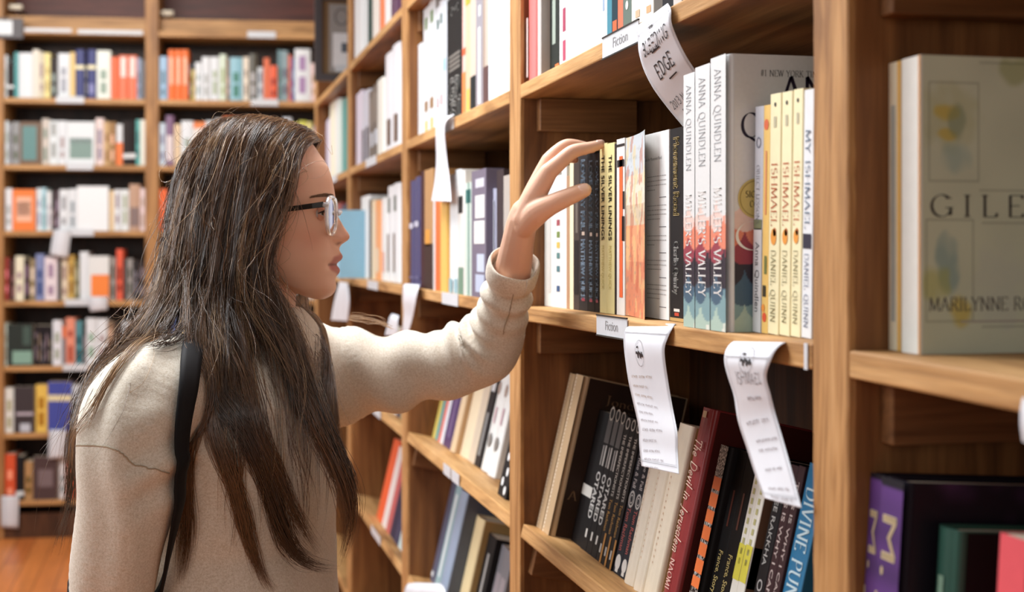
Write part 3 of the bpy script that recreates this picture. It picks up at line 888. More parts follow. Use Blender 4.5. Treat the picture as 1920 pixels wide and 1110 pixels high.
mid = [
    dict(xl=1003, xr=1021, yt=322, X=.496, c=(240, 226, 158), dec=smear((226, 206, 120), 1)),
    dict(xl=1021, xr=1041, yt=318, c=(230, 230, 226), dec=lambda W, T, H: [('band', .1, .8, (214, 212, 208), .4, .6)]),
    dict(xl=1041, xr=1053, yt=330, c=(230, 230, 228), W=.12, lab='white paperback with a column of small coloured squares under her palm',
         dec=lambda W, T, H: [('band', z, z + .045, c, .25, .75) for z, c in ((.62, (160, 80, 90)), (.53, (120, 140, 80)), (.45, (210, 180, 90)), (.37, (90, 130, 130)), (.27, (80, 120, 130)), (.12, (60, 90, 130)))]),
    dict(xl=1053, xr=1062, yt=312, c=(236, 234, 232)),
    dict(xl=1062, xr=1068, yt=330, c=(176, 138, 108)),
    dict(xl=1068, xr=1075, yt=300, c=(236, 226, 192), lab='thin cream paperback showing left of the dark photographic spine'),
    dict(xl=1075, xr=1086, yt=294, c=(66, 56, 52), dec=lambda W, T, H: [('band', .10, .45, (34, 28, 28), .1, .8), ('band', .5, .8, (104, 96, 90), .2, .6)], lab='dark photographic paperback left of the black spines with blue lettering'),
    dict(xl=1086, xr=1102, yt=287, c=(40, 36, 38), dec=love, lab='first of three black paperbacks with pale blue lettering, farthest from camera', g='black paperbacks with pale blue lettering'),
    dict(xl=1102, xr=1115, yt=288, c=(20, 18, 20), dec=love, lab='second of three black paperbacks with pale blue lettering, by her thumb tip', g='black paperbacks with pale blue lettering'),
    dict(xl=1115, xr=1124.5, yt=288, c=(20, 18, 20), dec=love, lab='black paperback with pale blue lettering touching the pale yellow spines', g='black paperbacks with pale blue lettering'),
    dict(xl=1124.5, xr=1138, yt=271, c=(232, 220, 158), dec=linings, lab='pale yellow paperback under her fingertip beside the black spines', g='pale yellow paperbacks'),
    dict(xl=1138, xr=1152, yt=270, c=(232, 220, 158), dec=linings, lab='pale yellow paperback touching a thin dark spine, second of two', g='pale yellow paperbacks'),
    dict(xl=1152, xr=1156, yt=270, c=(44, 34, 30), lab='very thin dark brown book between yellow and orange-barred paperbacks'),
    dict(xl=1156, xr=1171, yt=262, c=(228, 226, 222), dec=orange_bar, lab='white paperback with a long orange bar down its spine'),
]
mid_made = side_row('C', -0.095, mid, Xs=.497)
yend = mid_made[-1][4].y - .0010; print('face-out hinge', yend)
mid2 = [
    dict(xl=1256, xr=1283, yt=243, c=(36, 32, 32), X=.4955, W=.13, dec=monument, lab='charcoal paperback spine with gold and white lettering, beside the page of praise'),
    dict(xl=1287, xr=1309, yt=142, X=.467, c=WHITE, k='hb', W=.150, dec=miller, lab='white jacketed hardback with scalloped colours, farthest of the three', g='white scalloped hardbacks'),
    dict(xl=1309, xr=1338, yt=128, X=.4655, c=WHITE, k='hb', W=.150, dec=miller, lab='middle one of three white jacketed hardbacks with scalloped colours', g='white scalloped hardbacks'),
    dict(xl=1338, xr=1368, yt=111, X=.464, c=WHITE, k='hb', W=.158, dec=miller_cover, lab='white hardback with scalloped cover in view and gold round sticker', g='white scalloped hardbacks'),
    dict(xl=1411, xr=1427, yr=620, yt=203, c=(206, 208, 216), dec=lesson, lean=.030, W=.13, lab='slim pale grey paperback standing against the scalloped cover'),
    dict(xl=1427, xr=1439, yr=625, yt=200, c=(236, 196, 112), dec=yellow_flower, lean=.030, W=.13, lab='golden yellow paperback with red flowers, next to slim grey one'),
    dict(xl=1439, xr=1459, yr=625, yt=180, c=(238, 228, 186), dec=ishmael, lean=.030, W=.13, lab='cream yellow paperback with orange lettering, next to golden yellow one', g='cream yellow paperbacks with orange lettering'),
    dict(xl=1461, xr=1480, yr=630, yt=176, c=(238, 228, 186), dec=ishmael, lean=.030, W=.13, lab='middle cream yellow paperback with orange lettering, of three alike', g='cream yellow paperbacks with orange lettering'),
    dict(xl=1482, xr=1500, yr=635, yt=171, c=(238, 228, 186), dec=ishmael, lean=.030, W=.13, lab='cream yellow paperback with orange lettering, beside the blue-lettered white one', g='cream yellow paperbacks with orange lettering'),
    dict(xl=1502, xr=1521, yr=640, yt=172, c=(226, 228, 230), dec=my_ishmael, lean=.030, W=.13, lab='white paperback with grey blue lettering beside the near upright'),
]
made = side_row('C', -0.095, mid2, Xs=.495, gap=.0006)
# sticker on the third scalloped hardback
o, W, T, H, base = made[3]
stk = MB()
cx, cz, rad = .0250, .1165, .0176
P = [(cx + rad * math.cos(a * math.pi / 24), -.0007, cz + rad * math.sin(a * math.pi / 24)) for a in range(48)]
stk.add(P, [tuple(range(48))], flat((206, 186, 112), .3))
P2 = [(cx + rad * .90 * math.cos(a * math.pi / 24), -.0009, cz + rad * .90 * math.sin(a * math.pi / 24)) for a in range(48)]
P3 = [(cx + rad * .86 * math.cos(a * math.pi / 24), -.0009, cz + rad * .86 * math.sin(a * math.pi / 24)) for a in range(48)]
stk.add(P2 + P3, [(i, (i + 1) % 48, 48 + (i + 1) % 48, 48 + i) for i in range(48)], flat((150, 128, 70), .4))
lettering(stk, 'SIGNED', (cx - .0105, -.0010, cz + .001), (1, 0, 0), (0, 0, 1), .0056, flat((60, 50, 34), .5), 'serif', length=.021, w=.16)
lettering(stk, 'COPY', (cx - .0066, -.0010, cz - .0075), (1, 0, 0), (0, 0, 1), .0056, flat((60, 50, 34), .5), 'serif', length=.0135, w=.16)
so = stk.build('sticker', o); so['label'] = 'round gold sticker'
sw = MB()
V, F = [], []
pts = [(.020 + .012 * (1 - math.cos(a)) * .9 - .010 * math.sin(a * .5), .085 - .017 * math.sin(a * .92) + .004 * a) for a in [i * .16 for i in range(21)]]
pts = arc(.0215, .084, .0150, .0125, 80, 320, 24)
for i, (x, z) in enumerate(pts):
    f = i / (len(pts) - 1); w = .0002 + .0011 * math.sin(math.pi * min(f * 1.1, 1))
    V += [(x - w, -.0009, z - w * .4), (x + w, -.0009, z + w * .4)]
F = [(2 * i, 2 * i + 1, 2 * i + 3, 2 * i + 2) for i in range(len(pts) - 1)]
sw.add(V, F, flat((240, 236, 228), .45)); sw.build('title_swash', o)

# the paperback standing face-out with its front cover sprung open at the page of praise
zb = top_of('C', -0.095, 1.5) + .0004
fo = empty('book', (0.497, 1.5, zb))
tag(fo, 'face-out paperback with desert painting cover sprung open at a printed page', 'book')
Hf = .2025
pb = MB(); pb.box(.4955 - .497, 1.4095 - 1.5, .001, .5145 - .497, yend - .001 - 1.5, Hf - .002, flat((232, 230, 228), .7))
x_ = .4952 - .497
ink = flat((182, 178, 176), .7); inkd = flat((128, 124, 124), .7)
ybase = 1.480 - 1.5
lettering(pb, 'Praise for Monument Road', (x_, ybase + .012, Hf * .845), (0, -1, 0), (0, 0, 1), .0036, inkd, 'sans', length=.060)
rnd = random.Random(5)
for z0, n in ((.755, 4), (.60, 4), (.44, 3), (.31, 3), (.18, 4)):
    for k in range(n):
        z = Hf * z0 - k * .0048; y = ybase; end = ybase - (.062 if k < n - 1 else rnd.uniform(.02, .05))
        while y > end:
            w = rnd.uniform(.002, .0065)
            pb.add([(x_, y, z), (x_, max(y - w, end), z), (x_, max(y - w, end), z + .0011), (x_, y, z + .0011)], [(0, 1, 2, 3)], ink); y -= w + .0011
    z -= .0085
    pb.add([(x_, ybase - .040, z), (x_, ybase - .062, z), (x_, ybase - .062, z + .0009), (x_, ybase - .040, z + .0009)], [(0, 1, 2, 3)], inkd)
pb.build('page_block', fo)
cvb = MB(); Vv = []; Cc = []; Ff = []
nx, nz = 34, 130
for sgn in (0, 1):
    for j in range(nz + 1):
        for i in range(nx + 1):
            f = i / nx
            y = yend + (1.440 - yend) * f; x = .4950 - .003 * f - .0130 * f * f
            Vv.append((x - .497 + sgn * .0004, y - 1.5, Hf * j / nz)); Cc.append(desert(f * .13, Hf * j / nz) if sgn == 0 else L3((226, 222, 214)))
    b = sgn * (nx + 1) * (nz + 1)
    for j in range(nz):
        for i in range(nx):
            a = b + j * (nx + 1) + i; Ff.append((a, a + 1, a + nx + 2, a + nx + 1))
cvb.add(Vv, Ff, paint_mat(), True, Cc)
cvb.build('front_cover', fo)
bk = MB(); bk.box(.5148 - .497, 1.4095 - 1.5, 0, .5156 - .497, yend - 1.5, Hf, flat((190, 150, 110), .5)); bk.build('back_cover', fo)

# ------------------------------------------------------------------ upper shelf of the same bay
def vs(text, col, z=.55, L_=.4, yf=.7, k=.42, font='sans'):
    return lambda W, T, H: [('text', text, H * z, H * L_, T * k, col, yf, font)]
up = [
    dict(xl=991, xr=1005, yt=-60, yr=140, c=(224, 108, 104), k='hb', dec=lambda W, T, H: [('band', .05, .5, (238, 210, 204), .78, .95)], W=.15),
    dict(xl=1005, xr=1014, yt=-60, yr=140, c=(196, 190, 186), W=.15, X=.474, dec=lambda W, T, H: [('cbox', .02, .17, .03, .24, (216, 110, 70)), ('cbox', .03, .14, .04, .2, (206, 160, 80))]),
    dict(xl=1031, xr=1048, yt=-60, yr=120, c=(38, 42, 38), dec=lambda W, T, H: [('band', .22, .52, (160, 172, 160), .35, .7), ('band', .0, .08, (226, 120, 60), .0, .4)]),
    dict(xl=1049, xr=1066, yt=-60, yr=120, c=(234, 230, 230), dec=lambda W, T, H: [('band', .08, .22, (176, 70, 100), .3, .62), ('band', .28, .44, (160, 60, 90), .3, .62), ('band', .5, .8, (176, 70, 100), .3, .62)]),
    dict(xl=1066, xr=1076, yt=-60, yr=110, c=(222, 224, 230)),
    dict(xl=1076, xr=1093, yt=-60, yr=110, c=(232, 232, 234), dec=lambda W, T, H: [('band', .6, .75, (80, 76, 70), .1, .4)]),
    dict(xl=1093, xr=1109, yt=-60, yr=100, c=(214, 214, 226)),
    dict(xl=1109, xr=1125, yt=-60, yr=100, c=(222, 222, 230)),
    dict(xl=1125, xr=1138, yt=-60, yr=95, c=(230, 232, 236), dec=lambda W, T, H: [('band', .25, .6, (150, 170, 200), .35, .6)]),
    dict(xl=1138, xr=1147, yt=-60, yr=90, c=(62, 130, 150)),
    dict(xl=1147, xr=1158, yt=-60, yr=90, c=(28, 52, 62), dec=lambda W, T, H: [('band', .06, .16, (206, 100, 60), .1, .8)]),
    dict(xl=1158, xr=1168, yt=-60, yr=85, c=(208, 112, 84), dec=lambda W, T, H: [('band', .3, .7, (236, 226, 216), .3, .7)]),
    dict(xl=1168, xr=1184, yt=-60, yr=80, c=(94, 110, 102), dec=lambda W, T, H: [('disc', .04, .005, (226, 222, 214)), ('band', .4, .8, (50, 56, 54), .1, .9)]),
    dict(xl=1184, xr=1204, yt=-60, yr=80, c=(232, 226, 216), dec=lambda W, T, H: [('band', .1 + .13 * k, .14 + .13 * k, (196, 170, 140), .2 + .1 * (k % 3), .6 + .1 * (k % 3)) for k in range(6)]),
    dict(xl=1204, xr=1225, yt=-60, yr=70, c=(234, 230, 222), dec=lambda W, T, H: [('band', .1 + .13 * k, .14 + .13 * k, (206, 160, 120), .2 + .1 * (k % 3), .6 + .1 * (k % 3)) for k in range(6)]),
    dict(xl=1226, xr=1242, yt=-60, yr=60, c=(92, 86, 80), dec=lambda W, T, H: [('disc', .05, .006, (206, 190, 160))]),
    dict(xl=1242, xr=1262, yt=-60, yr=50, c=(30, 30, 34)),
    dict(xl=1262, xr=1278, yt=-60, yr=40, c=(196, 190, 186)),
    dict(xl=1278, xr=1300, yt=-80, yr=20, c=(86, 74, 66)),
    dict(xl=1300, xr=1326, yt=-80, yr=20, c=(222, 220, 214)),
    dict(xl=1326, xr=1360, yt=-80, yr=10, c=(70, 76, 90)),
    dict(xl=1360, xr=1400, yt=-90, yr=0, c=(196, 160, 120)),
    dict(xl=1400, xr=1450, yt=-90, yr=0, c=(200, 204, 206)),
    dict(xl=1450, xr=1515, yt=-90, yr=0, c=(120, 60, 54)),
]
for u_ in up: u_['H'] = .195 + .012 * math.sin(u_['xl'])
side_row('C', 0.212, up, Xs=.478)

# ------------------------------------------------------------------ tilted shelf below
def otared(W, T, H):
    return [('ring', H * .97, T * .36, (190, 186, 176)), ('band', .76, .93, (86, 84, 84), .12, .88),
            ('band', .60, .745, (190, 188, 184), .20, .42), ('band', .60, .74, (150, 148, 146), .60, .80),
            ('text', 'OTARED', H * .555, H * .33, T * .64, (240, 240, 238), .84, 'sans', dict(bold=.03)), ('band', .09, .15, (226, 224, 220), .36, .62)]
def imperf(W, T, H):
    return [('ring', H * .955, T * .34, (206, 204, 200)), ('text', 'THE IMPERFECTIONISTS', H * .88, H * .43, T * .42, (226, 222, 214), .72, 'sans', dict(bold=.02)),
            ('text', 'Tom Rachman', H * .43, H * .22, T * .46, (196, 150, 76), .72, 'sans'), ('band', 0, .20, (186, 130, 60), .05, .32), ('band', .06, .12, (190, 190, 190), .45, .7)]
def fall(W, T, H):
    return [('text', 'The Rise & Fall', H * .90, H * .30, T * .44, (222, 222, 226), .72, 'sans', dict(bold=.02)), ('ring', H * .52, T * .40, (196, 196, 196)), ('ring', H * .52, T * .22, (196, 196, 196)),
            ('text', 'Tom Rachman', H * .46, H * .30, T * .48, (196, 96, 90), .74, 'sans'), ('disc', H * .08, T * .36, (226, 224, 220)), ('band', .045, .11, (60, 60, 70), .46, .54), ('band', .012, .035, (226, 224, 220), .3, .7)]
def cream_spine(W, T, H):
    return [('band', .86 - .035 * k, .872 - .035 * k, (214, 186, 158), .50, .56) for k in range(20)]
def devil(W, T, H):
    return [('band', .955, .985, (214, 190, 150), .34, .62), ('text', 'The Devil in Jerusalem', H * .86, H * .53, T * .52, (232, 208, 188), .72, 'hand', dict(thin=.10, jit=.0, slant=.28)),
            ('text', 'NAOMI RAGEN', H * .30, H * .30, T * .34, (228, 190, 176), .68, 'serif', dict(w=.14)),
            ('ctext', 'The Devil in', .05, H * .70, .09, .014, (120, 70, 62), 'hand', dict(thin=.08, jit=0))]
def france(W, T, H):
    return [('band', .62, .80, (84, 44, 34), .42, .58),
            ('text', 'France, Story of a Childhood', H * .50, H * .46, T * .42, (200, 180, 116), .70, 'sans')]
def yelwhite(W, T, H):
    return [('band', .90 - .05 * k, .93 - .05 * k, (190, 186, 130), .36, .66) for k in range(9)] + [('band', .42, .60, (222, 214, 80), .03, .97), ('band', .04, .10, (226, 120, 60), .03, .97)]
def rakkha(W, T, H):
    return [('text', 'SEE RAKKHA', H * .86, H * .33, T * .40, (206, 204, 200), .72, 'sans', dict(bold=.015)), ('ring', H * .44, T * .26, (170, 168, 166)), ('text', 'the CRY', H * .36, H * .2, T * .40, (206, 204, 200), .72, 'sans', dict(bold=.015))]
def why(W, T, H):
    return [('text', 'THIS IS WHY I CAME', H * .93, H * .56, T * .42, (226, 210, 204), .72, 'sans', dict(bold=.02))]
def divine(W, T, H):
    return [('text', 'DIVINE PUNISHMENT', H * .90, H * .82, T * .62, (190, 210, 216), .82, 'serif', dict(w=.15))]
brown_cover = lambda W, T, H: [('art', 'spine', 12, 200, lambda u, v: dotted_beige(u, v)), ('cbox', .006, .001, W - .002, H - .001, (52, 36, 28))]
def brown_title(W, T, H):
    return brown_cover(W, T, H) + [('ctext', 'Jonathan', .034, H * .855, .085, .013, (150, 116, 84), 'serif', dict(w=.1)), ('ctext', 'A', .012, H * .24, .012, .013, (150, 116, 84), 'serif')]
brown_cover3 = lambda W, T, H: [('art', 'spine', 12, 200, lambda u, v: dotted_beige(u, v)), ('cbox', .006, .001, W - .002, H - .001, (52, 36, 28))]
def brown_title3(W, T, H):
    d = brown_cover3(W, T, H)
    e = .0008
    return d + [('ctext', 'Jonathan', .034, H * .855, .085, .013, (150, 116, 84), 'serif', dict(w=.1))]
low = [
    dict(xl=1013, xr=1029, yr=850, xt=1039, yt=688, c=(196, 168, 132), k='hb', W=.15, dec=brown_cover, lab='dark brown hardback with dotted beige spine, farthest on the tilted shelf', g='brown hardbacks with dotted beige spines'),
    dict(xl=1037, xr=1051, yr=850, xt=1069, yt=699, c=(196, 168, 132), k='hb', W=.15, sb=.022, dec=brown_cover, lab='middle brown hardback of three with dotted beige spines', g='brown hardbacks with dotted beige spines'),
    dict(xl=1051, xr=1067, yr=850, xt=1082, yt=701, c=(196, 168, 132), k='hb', W=.15, sb=.022, dec=brown_title, lab='dark brown hardback with dotted beige spine and its big cover showing', g='brown hardbacks with dotted beige spines'),
    dict(xl=1099, xr=1122, yr=880, xt=1121, yt=767, c=(24, 20, 20), dec=lambda W, T, H: [('band', .36, .44, (214, 212, 206), .1, .95)], lab='black paperback with one white band beside the big bold white letters'),
    dict(xl=1122, xr=1134, yr=870, xt=1141, yt=765, c=(22, 20, 22), dec=otared, lab='black paperback with big bold white letters, beside the white-banded one', g='black paperbacks with bold white letters'),
    dict(xl=1134, xr=1145, yr=870, xt=1153, yt=769, c=(22, 20, 22), dec=otared, lab='middle black paperback of three with big bold white letters', g='black paperbacks with bold white letters'),
    dict(xl=1145, xr=1156, yr=870, xt=1164, yt=774, c=(22, 20, 22), dec=otared, lab='black paperback with big bold white letters, next to gold-lettered ones', g='black paperbacks with bold white letters'),
    dict(xl=1156, xr=1167, yr=870, xt=1175, yt=781, c=(24, 20, 20), dec=imperf, lab='black paperback with white and gold lettering, touching the bold white letters', g='black paperbacks with gold author names'),
    dict(xl=1167, xr=1178, yr=870, xt=1185, yt=784, c=(24, 20, 20), dec=imperf, lab='middle black paperback of three with white and gold lettering', g='black paperbacks with gold author names'),
    dict(xl=1178, xr=1189, yr=870, xt=1195, yt=788, c=(24, 20, 20), dec=imperf, lab='black paperback with white and gold lettering, touching the red-lettered ones', g='black paperbacks with gold author names'),
    dict(xl=1189, xr=1203, yr=885, xt=1204, yt=805, c=(36, 40, 50), dec=fall, lab='blue black paperback with red author name, touching the gold-lettered ones', g='blue black paperbacks with red author names'),
    dict(xl=1203, xr=1216, yr=885, xt=1218, yt=808, c=(36, 40, 50), dec=fall, lab='blue black paperback with red author name, touching the cream hardbacks', g='blue black paperbacks with red author names'),
    dict(xl=1211, xr=1231, yr=894, xt=1228, yt=806, c=(240, 230, 212), k='hb', dec=cream_spine, lab='cream hardback beside the blue black paperbacks, first of three', g='cream hardbacks on the tilted shelf'),
    dict(xl=1231, xr=1249, yr=894, xt=1249, yt=802, c=(240, 230, 212), k='hb', dec=cream_spine, lab='middle cream hardback of three, under the hanging paper tag', g='cream hardbacks on the tilted shelf'),
    dict(xl=1249, xr=1275, yr=905, xt=1272, yt=791, c=(240, 228, 206), k='hb', dec=lambda W, T, H: cream_spine(W, T, H) + [('cbox', .006, .001, W - .002, H - .001, (196, 164, 116))], lab='cream hardback with tan cover showing, beside the maroon book', g='cream hardbacks on the tilted shelf'),
    dict(xl=1282, xr=1307, yr=926, xt=1309, yt=760, c=(140, 52, 52), k='hb', W=.16, sb=.018, dec=lambda W, T, H: devil(W, T, H) + [('cbox', .006, .001, W - .002, H - .001, (76, 30, 26))], lab='tall maroon hardback with slanting cream title on its spine'),
    dict(xl=1336, xr=1352, yr=926, xt=1358, yt=835, c=(24, 22, 24), k='hb', sb=.016, dec=lambda W, T, H: [('art', 'spine', 22, 220, checker_dots)], lab='black book with orange and white pattern on its spine'),
    dict(xl=1367, xr=1386, yr=926, xt=1384, yt=842, c=(20, 18, 18), dec=france, lab='black paperback with thin gold title, beside the orange patterned book', g='black paperbacks with thin gold titles'),
    dict(xl=1386, xr=1406, yr=926, xt=1402, yt=846, c=(20, 18, 18), dec=france, lab='black paperback with thin gold title, beside the yellow and white spines', g='black paperbacks with thin gold titles'),
    dict(xl=1407, xr=1420, yr=926, xt=1416, yt=868, c=(234, 232, 222), dec=yelwhite, lab='white paperback with yellow patch beside the black gold-titled ones', g='white paperbacks with yellow patches'),
    dict(xl=1420, xr=1434, yr=926, xt=1430, yt=868, c=(234, 232, 222), dec=lambda W, T, H: yelwhite(W, T, H) + [('cbox', .001, .001, W - .002, H - .001, (112, 84, 66)), ('cbox', .001, H * .40, .04, H * .6, (190, 176, 60))], lab='white paperback with yellow patch and brown cover beside a black spine', g='white paperbacks with yellow patches'),
    dict(xl=1452, xr=1471, yr=926, xt=1468, yt=868, c=(24, 22, 24), sb=.022, dec=rakkha, lab='black paperback with grey capitals under the long paper tag'),
    dict(xl=1471, xr=1486, yr=930, xt=1482, yt=870, c=(54, 34, 36), dec=why, lab='dark maroon paperback with white capitals, beside the black grey-lettered one', g='dark maroon paperbacks with white capitals'),
    dict(xl=1486, xr=1499, yr=930, xt=1496, yt=872, c=(54, 34, 36), dec=why, lab='dark maroon paperback with white capitals, beside the blue spine', g='dark maroon paperbacks with white capitals'),
    dict(xl=1505, xr=1540, yr=930, xt=1520, yt=868, c=(40, 104, 142), dec=divine, lab='blue paperback with pale serif capitals at the near upright'),
]
side_row('C', -0.40, low, Xs=.476)

# ------------------------------------------------------------------ nearest bay
gil = [
    dict(xl=1664, xr=1690, yt=120, yr=500, X=.4905, c=(226, 214, 186), W=.13, lab='cream paperback pressed against the near upright behind its twin', g='pale collage paperbacks', dec=lambda W, T, H: [('band', .0, 1, (214, 168, 92), .0, .28), ('band', .1, .85, (170, 170, 160), .45, .75)]),
    dict(xl=1690, xr=1726, yt=112, yr=500, X=.4895, c=(226, 224, 216), W=.136, lab='pale paperback with a faded collage cover in the nearest bay', g='pale collage paperbacks',
         dec=lambda W, T, H: [('art', 'cover', 130, 200, collage), ('band', .0, 1, (206, 150, 90), .0, .10),
                              ('ctext', 'GILEAD', .0065, H * .46, .120, .0150, (74, 66, 66), 'serif', dict(w=.11, track=.34)),
                              ('ctext', 'MARILYNNE ROBINSON', .006, H * .145, .118, .0092, (112, 104, 100), 'serif', dict(w=.13)),
                              ('cbox', .030, H * .105, .090, H * .112, (176, 170, 160))]),
]
side_row('D', -0.095, gil, gap=.0003)
rose = [
    dict(xl=1617, xr=1656, yr=960, xt=1625, yt=882, sb=.004, c=(24, 20, 30), k='hb', W=.155, lab='purple and black hardback with cream initials, against the near upright', g='purple hardbacks with cream lettering',
         dec=lambda W, T, H: [('art', 'spine', 10, 90, purple_spine), ('text', 'M. J. ROSE', H * .90, H * .92, T * .60, (226, 206, 164), .80, 'sans', dict(bold=.02))]),
    dict(xl=1657, xr=1701, yr=960, xt=1663, yt=893, sb=.003, c=(24, 20, 30), k='hb', W=.155, lab='purple and black hardback with cream initials and dark cover showing', g='purple hardbacks with cream lettering',
         dec=lambda W, T, H: [('art', 'spine', 10, 90, purple_spine), ('art', 'cover', 40, 60, purple_smoke), ('text', 'M. J. ROSE', H * .90, H * .92, T * .60, (226, 206, 164), .80, 'sans', dict(bold=.02))]),
    dict(xl=1754, xr=1796, yr=1040, xt=1764, yt=985, sb=.022, c=(40, 78, 66), k='hb', W=.13, lab='dark green book with black cover in the nearest bay',
         dec=lambda W, T, H: [('cbox', .006, .001, W - .002, H - .001, (20, 16, 18)), ('cbox', .03, H * .86, .06, H * .885, (60, 44, 46)), ('band', .4, .84, (120, 150, 130), .4, .62)]),
    dict(xl=1872, xr=1925, yr=1040, xt=1879, yt=1000, sb=.012, c=(216, 84, 92), W=.13, lab='bright coral pink book at the edge of the nearest bay'),
    dict(xl=1925, xr=1990, yr=1040, xt=1935, yt=992, sb=.014, c=(206, 200, 190), W=.13),
]
side_row('D', -0.40, rose)
# ------------------------------------------------------------------ the further bays of the side bookcase
def it(xl, xr, yt, c, **k):
    d = dict(xl=xl, xr=xr, yt=yt, c=c); d.update(k); return d
def B(*bands): return lambda W, T, H: [('band',) + b for b in bands]
wht = (218, 221, 224)
side_row('B', 0.212, [
    it(784, 790, 85, wht, lab='thin white paperback half hidden by the bay post, upper shelf beyond the hand'),
    it(790, 812, 15, wht, dec=B((.83, .92, (104, 134, 84), .30, .72), (.20, .28, (140, 104, 60), .25, .8), (.05, .13, (222, 186, 90), .3, .7))),
    it(812, 829, 12, (222, 224, 230), dec=B((.82, .90, (70, 104, 96), .30, .8), (.20, .28, (226, 150, 150), .4, .8))),
    it(829, 838, 5, (200, 206, 214), dec=B((.45, .55, (150, 186, 214), .2, .8))),
    it(838, 867, 4, (28, 26, 26), k='pb', whole=True, W=.03, lab='black hardback with large white capitals, upper shelf beyond the hand',
       dec=lambda W, T, H: [('htext', 'M', H * .86, T * .5, H * .06, (222, 220, 214), 'sans', dict(bold=.03)), ('htext', 'GR', H * .20, T * .8, H * .17, (222, 220, 214), 'sans', dict(bold=.03)), ('htext', 'SI', H * .02, T * .7, H * .16, (222, 220, 214), 'sans', dict(bold=.03))]
       + [('band', .42 + .035 * k, .44 + .035 * k, (120, 116, 110), .15, .85) for k in range(4)]),
    it(867, 873, -40, (226, 180, 170), dec=B((0, .33, (232, 130, 70), 0, 1), (.45, .5, (222, 96, 60), 0, 1))),
    it(873, 882, -40, (206, 180, 150), dec=B((.8, .96, (170, 168, 60), 0, 1), (0, .2, (222, 180, 90), .1, .8))),
    it(882, 892, -40, (200, 184, 168), dec=B((0, .28, (30, 34, 36), 0, 1))),
    it(892, 906, -40, (146, 142, 150), dec=B((.06, .62, (226, 228, 230), .35, .65), (.7, .78, (210, 210, 214), .3, .6))),
    it(906, 916, -40, (186, 172, 160), dec=B((.0, .32, (86, 60, 60), 0, 1), (.32, .9, (160, 140, 124), .7, 1))),
    it(916, 929, -45, (226, 232, 240)), it(929, 942, -50, (232, 234, 230)), it(942, 957, -50, (222, 230, 218)),
], simple=True)
side_row('B', -0.095, [
    it(768, 789, 320, (66, 64, 104), k='hb', dec=B((.55, .60, (190, 190, 206), .2, .9), (.08, .1, (96, 94, 130), .1, .9)), lab='navy hardback with silver band at the far end, middle shelf beyond the hand'),
    it(789, 796, 322, (64, 36, 40)),
    it(796, 812, 320, (176, 134, 88), dec=B((0, .38, (60, 42, 38), 0, 1), (.36, .5, (216, 150, 60), .35, .9))),
    it(812, 816, 368, (210, 206, 206)), it(816, 826, 372, (236, 108, 50)), it(826, 837, 376, (232, 186, 98)),
    it(837, 858, 323, (226, 230, 232), k='hb', dec=B((.0, .12, (140, 176, 186), .2, .8))),
    it(858, 872, 323, (218, 216, 212), dec=B((.66, .80, (36, 32, 32), .3, .9), (.0, .22, (110, 140, 120), .2, .9))),
    it(872, 884, 344, (190, 206, 196), dec=B((.0, 1, (50, 120, 110), .35, .5), (.82, .94, (40, 110, 106), .1, .9))),
    it(884, 911, 322, (112, 104, 122), k='pb', whole=True, W=.03, lab='violet grey hardback with white blocks of print, middle shelf beyond the hand',
       dec=B((.86, .93, (200, 200, 212), .1, .7), (.62, .80, (222, 222, 222), .08, .72), (.42, .60, (226, 226, 224), .08, .8), (.20, .34, (190, 200, 220), .1, .6), (.04, .18, (180, 190, 212), .1, .7))),
    it(911, 931, 357, (160, 162, 184), k='hb', whole=True, X=.478, W=.15, dec=lambda W, T, H: [('cbox', .005, .001, W - .002, H - .001, (104, 94, 108)), ('band', .1, .9, (190, 194, 206), .3, .5), ('cbox', .03, H * .5, .04, H * .7, (170, 160, 160))], lab='lavender grey hardback standing out from its row, right by her sleeve'),
    it(931, 944, 320, (60, 48, 50)), it(944, 956, 330, (176, 168, 160)),
], simple=True)
side_row('B', -0.40, [
    it(803, 809, 0, (226, 206, 110), yr=850, H=.17), it(809, 815, 0, (96, 160, 160), yr=850, H=.18), it(815, 820, 0, (226, 120, 110), yr=850, H=.17),
    it(820, 826, 0, (222, 222, 230), yr=850, H=.20), it(826, 842, 0, (74, 52, 100), yr=850, H=.20, dec=B((.1, .5, (110, 90, 130), .3, .7))),
    it(842, 850, 0, (206, 180, 146), yr=850, H=.215, k='hb', W=.15, dec=lambda W, T, H: [('cbox', .004, .001, W - .002, H - .001, (184, 150, 112))]),
    it(862, 880, 0, (224, 206, 176), yr=850, H=.215, k='hb'), it(880, 893, 0, (206, 190, 170), yr=850, H=.205),
    it(893, 904, 0, (40, 36, 38), yr=850, H=.20, dec=B((.1, .5, (150, 150, 150), .35, .65), (.7, .85, (210, 210, 214), .2, .8))),
    it(904, 934, 0, (226, 226, 224), yr=850, H=.20, k='hb', dec=lambda W, T, H: [('disc', H * .28, T * .22, (130, 124, 120), .4), ('disc', H * .75, T * .2, (160, 140, 130), .6), ('band', .45, .6, (196, 160, 170), .3, .5)]),
    it(938, 956, 0, (28, 26, 28), yr=900, H=.115, dec=lambda W, T, H: [('disc', H * z, T * .12, (222, 222, 222), y) for z, y in ((.1, .3), (.2, .7), (.35, .4), (.55, .6), (.7, .3), (.85, .7))]),
], simple=True)
